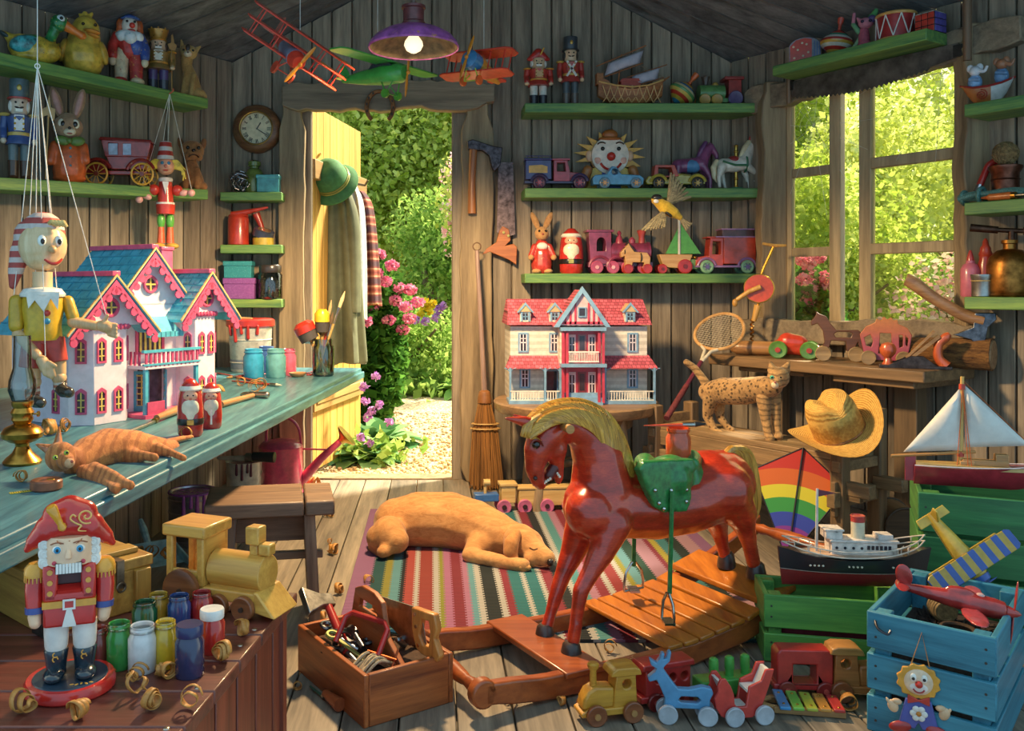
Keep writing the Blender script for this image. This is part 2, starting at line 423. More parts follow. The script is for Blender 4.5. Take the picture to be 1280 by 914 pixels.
for a, b in zip(us, us[1:]):
    if WU0-.01 < (a+b)/2 < WU1:
        bs += list(board(RP(a, 0, 0), RP(b, 0, 0), 0, WZ0, nrm=RN)); bs += list(board(RP(a, 0, 0), RP(b, 0, 0), WZ1, EAVE, nrm=RN))
    else: bs += list(board(RP(a, 0, 0), RP(b, 0, 0), 0, EAVE, nrm=RN))
structure('wall_right', W_WALL, *bs, bev=0.003)
# floor boards run towards the door; the ceiling boards run from the eaves up to the ridge
bs = []; x = -2.6
while x < 2.9:
    y1 = 4.84
    bs.append(('b', (x+0.07, (0.7+y1)/2, -0.015), (0.136, y1-0.7, 0.03)))
    x += 0.14
bs.append(('b', (0.15, 2.77, -0.036), (5.6, 4.16, 0.01)))
structure('floor', W_FLOOR, *bs, bev=0.003)
bs = []; y = 4.82
while y > 1.7:
    y0 = y-0.118
    for side in (0, 1):
        e = lambda yy: (BL-0.709*(BKY-yy)-0.02) if side == 0 else (BR+0.627*(BKY-yy)+0.02)
        for th, g in ((0.0, 0.003), (0.018, -0.001)):
            A, B = y-g, y0+g
            pa = [Vector((e(A), A, EAVE+th)), Vector((RX, A, RZ+th)), Vector((RX, B, RZ+th)), Vector((e(B), B, EAVE+th))]
            bs.append(('h', tuple(pa)+tuple(p+Vector((0, 0, 0.017)) for p in pa)))
    y = y0
structure('ceiling', W_ROOF, *bs)
structure('trim_9', W_WALL, ('b', (BL-.03, BKY+.045, 1.13), (.1, .05, 2.3)), ('b', (BR+.03, BKY+.045, 1.13), (.1, .05, 2.3)), label='corner posts outside the board walls')
# ---- door frame: jambs and the rough lintel
def rough_beam(bm, p0, p1, w, h, seed, seg=26, wob=0.012):
    """a hewn board: a long box of irregular section from p0 to p1; w across, h up"""
    r = random.Random(seed); p0, p1 = Vector(p0), Vector(p1); d = (p1-p0).normalized()
    up = Vector((0, 0, 1)) if abs(d.z) < 0.5 else Vector((1, 0, 0)); s = d.cross(up).normalized(); up = s.cross(d)
    rg = []; a = b = 0
    for i in range(seg+1):
        t = i/seg; a = a*0.6+r.uniform(-wob, wob); b = b*0.6+r.uniform(-wob, wob)
        end = min(t, 1-t)*seg; k = 0.72 if end < 1 else 1.0
        c = p0+(p1-p0)*t
        rg.append([bm.verts.new(c+s*sx*w/2+up*(sz*h/2*k+(a if sz > 0 else b))) for sx, sz in ((-1, -1), (1, -1), (1, 1), (-1, 1))])
    _skin(bm, rg)
beam = lambda *a, **k: ('raw', lambda bm: rough_beam(bm, *a, **k))
structure('trim_1', W_BEAM, beam((DL-0.055, BKY-0.02, 0), (DL-0.055, BKY-0.02, 2.05), 0.07, 0.135, 1, wob=0.004), label='left door post', bev=0.006)
structure('trim_2', W_BEAM, beam((DR+0.085, BKY-0.02, 0), (DR+0.085, BKY-0.02, 2.05), 0.07, 0.17, 2, wob=0.006), label='right door post of weathered timber', bev=0.006)
structure('trim_3', W_BEAMX, beam((-0.80, BKY-0.06, 2.07), (0.335, BKY-0.06, 2.07), 0.07, 0.15, 3), label='rough lintel board over the doorway', bev=0.006)
structure('trim_4', W_BEAM, ('b', ((DL+DR)/2, BKY+0.06, -0.015), (DR-DL+0.1, 0.12, 0.05)), label='door threshold', bev=0.006)
# ---- window in the slanting wall
bm_l = lambda u0, u1, z0, z1, n0, n1: ('h', tuple(RP(u, n, z) for z in (z0, z1) for u, n in ((u0, n0), (u1, n0), (u1, n1), (u0, n1))))
structure('trim_5', W_BEAM, beam(RP(0.27, 0.01, 0.75), RP(0.27, 0.01, 2.1), 0.09, 0.14, 5, wob=0.006), label='left window post', bev=0.006)
structure('trim_6', W_BEAM, beam(RP(1.255, 0.01, 0.75), RP(1.255, 0.01, 2.15), 0.09, 0.12, 6, wob=0.01), label='right window post', bev=0.006)
structure('trim_7', W_BEAMX, beam(RP(0.13, 0.03, 2.03), RP(1.46, 0.03, 2.08), 0.06, 0.13, 7, wob=0.014), label='rough lintel over the window', bev=0.006)
structure('trim_8', W_BEAMX, beam(RP(0.06, 0.04, 0.82), RP(1.3, 0.04, 0.84), 0.08, 0.13, 8, wob=0.008), label='grey timber window sill', bev=0.006)
wf = structure('window_1', wood('7a6648', 'c8b088', 'z', 1, 0.7, 0.4, 0.2),
    bm_l(.345, .375, .86, 2.0, -.03, .0), bm_l(.585, .645, .86, 2.0, -.035, .005), bm_l(.375, .6, 1.20, 1.245, -.03, .0), bm_l(.375, .6, 1.60, 1.645, -.03, .0),
    bm_l(.735, .795, .86, 2.02, -.04, .0), bm_l(1.17, 1.21, .86, 2.03, -.04, .0), bm_l(.79, 1.18, 1.20, 1.25, -.035, .0), bm_l(.79, 1.18, 1.60, 1.65, -.035, .0), bev=0.004)
P(T(wf, 1), 'pane', glassy('eef2dd', 0.08, 0.84), bm_l(.37, .60, .86, 2.0, -.018, -.016), bm_l(.79, 1.18, .86, 2.02, -.022, -.020), label='dusty cobwebbed glass')
# cobwebs in the upper corners of the panes
rw = random.Random(8); web = []
for (cu, cz, ends) in ((.50, 1.85, 14), (1.12, 1.98, 12)):
    hub = RP(cu, 0.004, cz)
    for i in range(ends):
        a = 2*math.pi*i/ends+rw.uniform(-.1, .1); L_ = rw.uniform(.12, .42)
        q = RP(max(.37, min(1.19, cu+math.cos(a)*L_)), 0.004, min(2.0, cz+math.sin(a)*L_*1.1)); web.append(('t', [hub, hub+(q-hub)*.5+Vector((0, 0, -.006)), q], 0.0008, 4))
    for rr in (.04, .075, .11):
        web.append(('t', [RP(cu+math.cos(2*math.pi*i/ends)*rr, 0.004, cz+math.sin(2*math.pi*i/ends)*rr) for i in range(ends+1)], 0.0007, 4))
wb = structure('web', matte('d8d4c4'), *web); wb.parent = wf; wb.name = 'cobweb'; del wb['kind']
# ---- the plank door, swung outwards
HX, HY = DL+0.01, BKY+0.06; FX, FY = -0.478, 5.75
dd = Vector((FX-HX, FY-HY, 0)); DWd = dd.length; dang = math.degrees(math.atan2(dd.y, dd.x))
door = bpy.data.objects.new('door_1', None); C.objects.link(door); door.location = (HX, HY, 0); door.rotation_euler = (0, 0, math.radians(dang)); door['kind'] = 'structure'
door['label'] = 'sunlit plank door swung open to the garden'
DT_ = T(door, 1.0); W_DOOR = wood('a5742f', 'e0b25e', 'z', 1.0, 0.6, 0.35, 0.25)
pl = []
n_ = 8
for i in range(n_):
    x0, x1 = DWd*i/n_, DWd*(i+1)/n_
    pl.append(('b', ((x0+x1)/2, 0, 1.04), (x1-x0-0.006, 0.025, 2.04)))
    pl.append(('b', ((x0+x1)/2, 0.012, 1.04), (x1-x0, 0.004, 2.03)))
P(DT_, 'plank_panel', W_DOOR, *pl, bev=0.003)
for z in (0.42,): P(DT_, 'rail', wood('8d6a3a', 'c9a063', 'x', 1, .6, .4), ('b', (DWd/2, -0.025, z), (DWd-0.04, 0.028, 0.13)), ('b', (DWd/2, -0.042, z-0.0), (DWd-0.1, 0.01, 0.05)), bev=0.004)
P(DT_, 'coat_rail', wood('7a5a34', 'b08a56', 'x', 1, .6, .4), ('b', (DWd*0.52, -0.03, 1.70), (DWd*1.02, 0.035, 0.11)), bev=0.005)
for xx in (0.2, 0.5, 0.75): P(DT_, 'peg', metal('6a6258', .4), ('t', [(xx, -.045, 1.70), (xx, -.10, 1.69), (xx, -.12, 1.72)], .008))

# ---------------------------------------------------------------- the garden outside
def groundmat(c1,c2,sc,bump):
    m,n,l,b = newmat('ground'); v,_ = coords(n,l,(1,1,1)); w = n.new('ShaderNodeTexVoronoi'); w.inputs['Scale'].default_value = sc; l.new(v,w.inputs['Vector'])
    f = noise(n,l,v,sc*0.4,5)
    o = mixc(n,l,f,w.outputs['Color'],(0.5,0.5,0.5)); h = n.new('ShaderNodeRGBToBW'); l.new(o,h.inputs[0])
    l.new(ramp(n,l,h.outputs[0],[(0.25,lin(c1)),(0.75,lin(c2))]),b.inputs['Base Color']); b.inputs['Roughness'].default_value = 0.9
    bumpn(n,l,b,w.outputs['Distance'],bump,0.02); return m
structure('ground',groundmat('4c5a22','93a648',18,.4),('b',(3,19,-0.30),(60,28.2,0.5)),label='grassy garden ground')
pw = [(-0.42,4.9,.44),(-0.30,5.6,.42),(-0.16,6.6,.42),(0.10,8.2,.46),(.45,10.5,.55),(1.0,14,.8),(2.2,19,1.2)]
pc = cr(pw,8); bmv = bmesh.new(); prev = None
for i,(x,y,w) in enumerate(pc):
    a = bmv.verts.new((x-w,y,-0.03)); b = bmv.verts.new((x+w+.12,y,-0.03)); m_ = bmv.verts.new(((2*x+.12)/2,y,-0.02))
    if prev: bmv.faces.new((prev[0],prev[2],m_,a)); bmv.faces.new((prev[2],prev[1],b,m_))
    prev = (a,b,m_)
pth = finish(bmv,'path',groundmat('8a6c4c','f0d8b0',45,1.0)); pth['kind'] = 'structure'; pth['label'] = 'gravel garden path'
rng = np.random.default_rng(3)
# loose pebbles near the door
bmv = bmesh.new(); rr = random.Random(5)
for i in range(1500):
    y = 4.92+2.6*rr.random()**1.5; x,w = np.interp(y,[q[1] for q in pw],[q[0] for q in pw]),.44
    x += rr.uniform(-w,w+.12); s = rr.uniform(.008,.018)
    g_sph(bmv,(x,y,-.018),(s,s*rr.uniform(.6,1),s*.7),(0,0,rr.uniform(0,180)),6,4)
pb = finish(bmv,'pebbles',paint('d0b48c',.8,.3,0,0,60)); props(pb,'loose pale pebbles strewn over the gravel path','gravel',kind='stuff')
LEAFY = leafmat('a2b850','e4e890'); LEAFG = leafmat('6c9440','b4cc70'); LEAFD = leafmat('274d22','5f8f3c'); LEAFL = leafmat('c8d070','f4f4b8')  # LEAFY, LEAFG and LEAFL are lightened to stand in for garden haze
PINK = leafmat('dc5c92','f8b4cc',.25); BLOS = leafmat('eea6bd','fbe0e6',.3); YEL = leafmat('e8c81e','f8e860',.2); LILA = leafmat('b070c8','dcb4e4',.2)
BARK = wood('4a3c2c','8d7a60','z',1.0,.9,.8)
def tree(name,label,c,r,n,size,mat,trunk_h=None,lean=0,seed=0,extra=None,lump=9,cat='tree'):
    g = thing(name,label,cat,(c[0],c[1],-0.05)); rg = np.random.default_rng(seed); z = c[2]+.05
    leaves_mesh('foliage',mat,cloud(rg,int(n*1.5),(0,0,z),r,.3,lump),size*.6,seed,parent=g.o)
    if extra: leaves_mesh('blossom',extra[0],cloud(rg,extra[1],(0,0,z),[q*1.03 for q in r],.6,lump),extra[2],seed+1,long=1.1,parent=g.o)
    rq = random.Random(seed); pr = []
    h = trunk_h or z
    pr.append(('T',[(0,0,0),(lean*.4,0,h*.4),(lean,0,h)],[.13*r[0]/1.5,.05*r[0]/1.5],8))
    for i in range(5):
        a = rq.uniform(0,6.28); q = h*rq.uniform(.35,.8); L_ = r[0]*rq.uniform(.4,.75)
        pr.append(('T',[(lean*q/h,0,q),(lean*q/h+math.cos(a)*L_*.5,math.sin(a)*L_*.5,q+L_*.35),(lean*q/h+math.cos(a)*L_,math.sin(a)*L_,q+L_*.75)],[.05*r[0]/1.5,.012],6))
    P(g,'trunk',BARK,*pr); return g
TG = 'trees and tall shrubs of the garden'
tree('garden_tree','tall yellow-green tree filling the upper doorway beyond the path',(-.1,13.5,3.6),(2.4,1.6,2.6),30000,.11,LEAFY,3.0,.2,11)
tree('garden_tree','darker green tree behind the open door top',(-2.6,15,3.0),(2.2,1.6,3.2),16000,.12,LEAFG,3,0,12)
tree('garden_tree','round green tree with bare branches low over the path bend',(.25,10.8,1.45),(1.15,.9,.9),9000,.075,LEAFG,1.3,-.35,13)
tree('blossom_tree','pink blossom tree beside the right door post',(.50,8.6,1.75),(.45,.45,.75),1500,.06,LEAFY,1.6,.05,14,(BLOS,2600,.045))
for i,(x,y,z,rx,rz,m,lb) in enumerate((
    (-3.0,20,2.2,3.5,4.5,LEAFG,'far dark hedge tree at the back left of the garden'),(2.0,21,2.6,3.5,4.6,LEAFY,'far pale tree at the back of the garden behind the blossom'),
    (7.2,17,3.2,3.6,4.8,LEAFY,'broad sunlit tree seen through the left window sash'),(11.5,15.5,3.2,3.8,4.6,LEAFL,'pale tree with haze put into its leaf colour seen through the right window sash'),
    (15.5,15,3,3.6,4.6,LEAFY,'yellow-green tree at the right edge of the window view'))):
    tree('garden_tree',lb,(x,y,z),(rx,1.8,rz),17000,.17,m,3,0,20+i)
tree('garden_shrub','bright lime shrub seen between the two window sashes',(4.9,9.6,1.5),(.9,.7,1.7),9000,.085,LEAFL,1.2,0,31,cat='shrub')
tree('garden_shrub','leafy green shrub behind the left window panes',(3.6,8.2,1.3),(.9,.6,1.1),8000,.07,LEAFY,1.2,0,32,cat='shrub')
tree('garden_shrub','large olive shrub filling the right window panes',(6.4,9.8,1.5),(1.6,.8,1.6),12000,.075,LEAFL,1.2,0,33,cat='shrub')
tree('blossom_shrub','low shrub thick with small pale pink flowers under the right window panes',(5.0,7.7,.72),(1.0,.5,.72),3600,.055,LEAFG,.7,0,34,(BLOS,2400,.05),cat='shrub')
tree('garden_shrub','low dark shrub along the path beyond the hydrangea',(-.35,9.2,.45),(.8,.6,.55),5000,.06,LEAFG,.5,0,35,cat='shrub')
tree('garden_shrub','small green shrub at the right side of the path',(.85,9.3,.3),(.5,.4,.4),3000,.06,LEAFG,.4,0,36,cat='shrub')
tree('garden_hedge','long low hedge closing the back of the path',(0.6,16.5,.9),(4.5,.8,1.3),15000,.12,LEAFG,.6,0,37,cat='hedge')
def flowerbush(name,label,base,r,nleaf,heads,hr,lsz,seed,mat=PINK):
    g = thing(name,label,'flowering bush',(base[0],base[1],-.05)); rg = np.random.default_rng(seed)
    leaves_mesh('foliage',LEAFD,cloud(rg,nleaf,(0,0,base[2]),r,.45,8),lsz,seed,long=1.5,parent=g.o)
    P(g,'stem',BARK,*[('t',[(0,0,0),(math.cos(a)*r[0]*.5,math.sin(a)*r[1]*.4,base[2]+r[2]*.3)],[.02,.008],5) for a in (0,1.2,2.5,3.9,5.2)])
    for (hx,hy,hz) in heads:
        q = rg.normal(size=(120,3)); q /= np.linalg.norm(q,axis=1)[:,None]; q = q*hr*np.array((1,1,.75))*(0.85+.2*rg.random((120,1)))+np.array((hx,hy,hz))
        leaves_mesh('flower_head',mat,q,hr*.55,seed+int(hx*997) % 99,long=1.0,parent=g.o)
    return g
# hydrangea to the left of the path: heads placed on the near side of its crown
base = (-.55,6.6,.72); hd = []
for px,py in ((474,318),(490,332),(470,342),(482,352),(500,360),(478,368),(513,362),(494,376),(466,383),(507,384),(522,378),(457,402),(486,400),(503,412),(455,418),(512,398)):
    p = at(px,py,6.25+rr.uniform(-.1,.2)); hd.append((p.x-base[0],p.y-base[1],p.z+.05))
flowerbush('hydrangea_bush','pink hydrangea bush beside the open door',base,(.34,.38,.75),6500,hd,.046,.055,41)
base = (2.55,6.3,.8); hd = []
for px,py in ((1003,325),(1010,330),(1018,345),(1030,347),(1005,350),(1022,322),(1033,358),(1012,362),(1036,375),(1026,385),(1042,385),(1008,378),(1000,396),(1040,397)):
    p = at(px,py,6.0+rr.uniform(-.1,.2)); hd.append((p.x-base[0],p.y-base[1],p.z+.05))
flowerbush('hydrangea_bush','pink hydrangea bush outside the left window sash',base,(.36,.36,.5),5000,hd,.05,.05,42)
def hosta(label,loc,R_,n,seed,mat):
    g = thing('hosta_plant',label,'plant',loc); rq = random.Random(seed); bm = bmesh.new()
    for i in range(n):
        a = 2.4*i; k = (i/n)**.6; L_ = R_*(.55+.6*k); el = 1.25-1.0*k+rq.uniform(-.1,.1); w = L_*.24; rg_ = []
        for j in range(7):
            t = j/6; x = L_*t; z = math.sin(el)*L_*t-L_*.55*t*t*k; x *= math.cos(el*.9) if 1 else 1
            ww = w*math.sin(math.pi*min(1,t*.95+.05))**.8
            u = Vector((math.cos(a),math.sin(a),0)); s = Vector((-math.sin(a),math.cos(a),0)); c = u*x+Vector((0,0,z+.03))
            rg_.append([bm.verts.new(c-s*ww+Vector((0,0,ww*.35))),bm.verts.new(c),bm.verts.new(c+s*ww+Vector((0,0,ww*.35)))])
        for p,q in zip(rg_,rg_[1:]):
            for k2 in (0,1): bm.faces.new((p[k2],p[k2+1],q[k2+1],q[k2]))
    o = finish(bm,'foliage',mat); o.parent = g.o; return g
HOS = leafmat('3d7448','9cc48a',.3)
hosta('large variegated hosta at the near left edge of the gravel path',(-.36,5.9,-.04),.36,30,1,HOS)
hosta('hosta clump close to the foot of the open door',(-.40,5.35,-.04),.27,26,2,HOS)
hosta('light green hosta beyond the path bend by the right door post',(.38,8.6,-.04),.42,26,3,leafmat('5d9440','b4d478',.3))
hosta('small dark hosta under the hydrangea bush',(-.55,6.35,-.04),.26,20,4,HOS)
fb = [('purple daisies growing low beside the open door foot',LILA,[(458,500),(466,512),(460,520),(475,505),(452,545),(463,552),(470,470),(456,482),(487,526)],5.3),
      ('yellow flower clump beyond the path bend',YEL,[(530,383),(537,388),(526,392),(541,380),(533,378)],8.8),
      ('lilac flower clump beside the yellow flowers',LILA,[(548,388),(520,400),(532,402),(545,397),(554,383)],8.7)]
for lb,mt,pxs,Y in fb:
    p0 = at(sum(p[0] for p in pxs)/len(pxs),0,Y); g = thing('flower_clump',lb,'flowers',(p0.x,Y,-.04)); rg = np.random.default_rng(len(lb))
    leaves_mesh('foliage',LEAFG,rg.normal(size=(260,3))*np.array((.14,.1,.05))*(Y/6)+np.array((0,.05,.1)),.05*Y/6,2,parent=g.o)
    for px,py in pxs:
        q = at(px,py,Y); c = np.array((q.x-p0.x,-.05,max(q.z+.04,.06)))
        d = rg.normal(size=(26,3)); d /= np.linalg.norm(d,axis=1)[:,None]
        leaves_mesh('flower_head',mt,c+d*.022*Y/6,.03*Y/6,3,long=1.2,parent=g.o)
# grass blades on both sides of the path and under the window
bl = []
gx = rng.uniform(-2.5,3.5,9000); gy = rng.uniform(5.2,16,9000)
keep = np.abs(gx-np.interp(gy,[q[1] for q in pw],[q[0] for q in pw])) > np.interp(gy,[q[1] for q in pw],[q[2]+.1 for q in pw])
gx2 = rng.uniform(2.5,9,6000); gy2 = rng.uniform(5.2,12,6000)
gp = np.concatenate([np.stack([gx[keep],gy[keep],np.full(keep.sum(),.02)],1),np.stack([gx2,gy2,np.full(6000,.02)],1)])
gr = leaves_mesh('grass_blades',LEAFY,gp,.06,7,long=3.0); props(gr,'sunlit grass beside the garden path','grass',kind='stuff')

# ---------------------------------------------------------------- hanging things
LY = 3.2
lp = thing('pendant_lamp','purple enamel pendant lamp hanging from the roof in front of the door lintel','lamp',at(517,60,LY),LY/F)
P(lp,'lamp_shade',paint('a3569f',.3,.3,.3,0,25,'c88a4a'),('l',(0,0,0),[(56,-1),(57,1),(55,6),(48,14),(36,21),(22,26),(15,28),(12,30),(11,29),(20,24),(34,19),(46,12),(53,5),(55,0),(56,-1)],40))
P(lp,'reflector',paint('6e5c44',.5,.4),('l',(0,0,0),[(54.5,0),(51,5),(44,11),(33,17.5),(18,22),(3,23),(3,24),(18,23),(34,18.5),(45,12),(52,5.5),(54.5,0)],40)); P(lp,'collar',paint('6d3535',.4,.3),('l',(0,0,0),[(15,27),(15,31),(13,33),(13,48),(15,49),(15,52),(8,54),(4,56)],24))
P(lp,'rod',paint('6b5146',.5),('c',(0,0,50),(0,0,190),3.6))
bu = newmat('warm_bulb'); bu[3].inputs['Emission Color'].default_value = (1,.8,.5,1); bu[3].inputs['Emission Strength'].default_value = 1.1
P(lp,'bulb',bu[0],('l',(0,0,0),[(2,24),(5,22),(6,15),(11,8),(12,3),(9,-3),(4,-6),(1,-7)],20))
ll = bpy.data.lights.new('lamp_light','SPOT'); ll.energy = 250; ll.spot_size = math.radians(168); ll.spot_blend = .4; ll.color = (1,.70,.36); ll.shadow_soft_size = .09
lo_ = bpy.data.objects.new('lamp_light',ll); C.objects.link(lo_); lo_.location = at(517,60,LY)+Vector((0,0,-.03)); 

# ---------------------------------------------------------------- left wall shelves and their figures
def face(px,extra=0): return (0,0,-math.degrees(math.atan((px-PX)/F))+extra)
W_SHELF = wood('1a6044','86a850','x',2.6,0.5,0.15,0.15)
SH = []
def Lpx(px,n,z=0):
    k = (px-PX)/F; u = (k*(BKY+LN.y*n)-BL-LN.x*n)/(LD.x-k*LD.y); return LP(u,n,z)
def plank(name,label,a,b,z,depth,th,rz,zt=None,group=None,mat=None):
    """shelf board: front edge from a to b (seen left to right), top at z (and zt at its left end)"""
    zt = z if zt is None else zt
    L_ = (Vector((b.x,b.y,0))-Vector((a.x,a.y,0))).length
    o = ONE(name,label,'shelf',(a.x,a.y,0),mat or W_SHELF,('h',((0,0,zt-th),(L_,0,z-th),(L_,depth,z-th),(0,depth,zt-th),(0,0,zt),(L_,0,z),(L_,depth,z),(0,depth,zt))),rot=(0,0,rz),group=group,bev=.004)
    return o
LRZ = math.degrees(math.atan2(.816,.578))
S1Z,S2A,S2B = 1.991,1.490,1.535
pA,pB = Lpx(-70,.19),Lpx(260.5,.19)
plank('wall_shelf','upper green plank shelf on the left wall, under the duck figures',pA,pB,S1Z,.19,.05,LRZ,group='green plank shelves')
plank('wall_shelf','lower green plank shelf on the left wall, under the red toy coach car',pA,pB,S2B,.19,.05,LRZ,zt=S2A-.012,group='green plank shelves')
def s2z(px): return S2A+(S2B-S2A)*(px-0)/260
def Lfig(name,label,cat,px,shelf,n=.095,turn=0,group=None):
    z = S1Z if shelf == 1 else s2z(px); p = Lpx(px,n,z); return thing(name,label,cat,p,p.y/F,face(px,turn),group)
def fig_eyes(head,xs,y,z,r,col='1a1410'):
    for x in xs: P(head,'eye',paint(col,.15),('s',(x,y,z),r))
GF = 'toy figures on the shelves'
# -- mallard decoy
g = Lfig('duck_decoy','mallard decoy with green head and orange bill at the left of the top shelf','toy',40,1)
b = P(g,'body',paint('c9a93c',.35,.35,wear='5e7c3a'),('K',[(-24,0,30,6),(-12,0,22,16),(6,0,19,19),(20,0,19,14)]),('s',(0,0,9),(24,17,9)),('K',[(-22,0,30,7),(-33,0,37,3)]),rm=.0045,sm=5)
P(b,'back',paint('2c7a3c',.3,.5,wear='8fb04a'),('s',(-2,0,28),(22,15,10),(0,-6,0)))
P(b,'wing',paint('4aa4a8',.3,.5,wear='1d3b40'),('s',(-8,-12,23),(18,8,11),(0,-12,0)),label='turquoise wing')
P(b,'tail',paint('3a4a4a',.4),('s',(-30,0,34),(9,6,3),(0,35,0)))
h = P(g,'head',paint('2f7d46',.25,.4,wear='b5b94a'),('K',[(18,0,25,9),(22,0,38,6.5),(27,0,50,7),(31,-1,56,11)]),rm=.003,sm=4,label='green head')
P(h,'bill',paint('d9762c',.35),('l',(36,-1,55),[(7,0),(6,8),(4.5,18),(5.5,26),(2,30)],14,(0,117,0)),label='orange bill')
P(h,'eye',paint('dce8ea',.2),('s',(33,-9,60),(5,3,5))); P(h,'pupil',paint('15181c',.1),('s',(33.5,-11.6,60),2.2))
# -- yellow chick duck
g = Lfig('duck_figure','plump yellow duckling figure with a tuft on its head, on the top shelf','toy',104,1)
P(g,'body',paint('cfae45',.4,.2,wear='a98a2c'),('K',[(0,0,24,26),(0,0,34,22),(3,-2,58,17)]),('s',(0,0,10),(22,20,10)),('K',[(-18,4,30,10),(-28,6,38,3)]),('K',[(3,-2,72,4),(2,-1,79,3)]),('K',[(6,-2,72,3),(10,-1,79,2.5)]),('K',[(0,-2,72,3),(-4,0,77,2)]),rm=.005,sm=5)
for sx in (-1,1): P(g,'wing',paint('c59c3c',.4,.2),('s',(sx*23,-4,30),(6,12,15),(0,-sx*14,0)))
P(g,'bill',paint('cf8a38',.35),('s',(10,-19,52),(10,8,3),(0,8,0)),('s',(11,-18,48),(8,6,2.6),(0,14,0)))
for x in (0,14): P(g,'eye',paint('3c2e16',.15),('s',(x,-17.5,61),2.1))
# -- clown figure
g = Lfig('clown_figure','clown figure in red and blue suit with white ruffle collar, on the top shelf','toy',161,1)
for sx,m_,n in ((-1,'b23a34',1),(1,'b03028',2)):
    l_ = P(g,'leg',paint('d9c7a4' if sx < 0 else 'b23a34',.4,.2,wear='c43a30' if sx < 0 else 'd9b04a'),('K',[(sx*8,0,40,9),(sx*9,-1,22,8.5),(sx*9,-2,9,8)]),rm=.0035)
    P(l_,'shoe',paint('b8392f' if sx < 0 else 'd8c49a',.35),('s',(sx*10,-5,5),(9,11,5)))
P(g,'torso',paint('c23d36',.4,.2),('K',[(-2,0,56,12),(0,0,44,12)]),rm=.004); P(g,'vest',paint('3a55a0',.4,.2,wear='d6c04a'),('s',(8,-3,50),(11,10,15)))
P(g,'ruffle',paint('dfe8e8',.45,.1,wear='6f98b8'),('s',(0,-2,62),(17,14,8)),('s',(-8,-8,60),7),('s',(2,-11,58),8),('s',(11,-7,60),7),rm=.003)
for sx,cl in ((-1,'b8362f'),(1,'38549c')):
    a = P(g,'sleeve',paint(cl,.4,.2,wear='d9c04a'),('K',[(sx*14,0,62,6),(sx*19,-2,48,6.5),(sx*19,-6,36,6)]),rm=.003); P(a,'hand',paint('d6c6a4',.4),('s',(sx*19,-7,29),(4.5,4,6)))
h = P(g,'head',paint('ead9c8',.4),('s',(1,-3,75),(10,10,11))); P(h,'nose',paint('c8382c',.2),('s',(4,-13,73),3.6)); P(h,'mouth',paint('b03a34',.3),('s',(3,-11.5,67),(5,2,2)))
for sx in (-1,1): P(h,'hair',paint('c8602c',.6,.3),('s',(sx*11+1,0,76),(5,6,8)),('s',(sx*12+1,0,69),(4.5,5,6)),rm=.003)
fig_eyes(h,(-2,7),-12,78,1.7); P(h,'hat',paint('3c5c9c',.35,wear='d8dfe4'),('s',(2,-2,84),(9,9,5)),('l',(2,-2,82),[(12,0),(12,1.6),(8,2)],18))
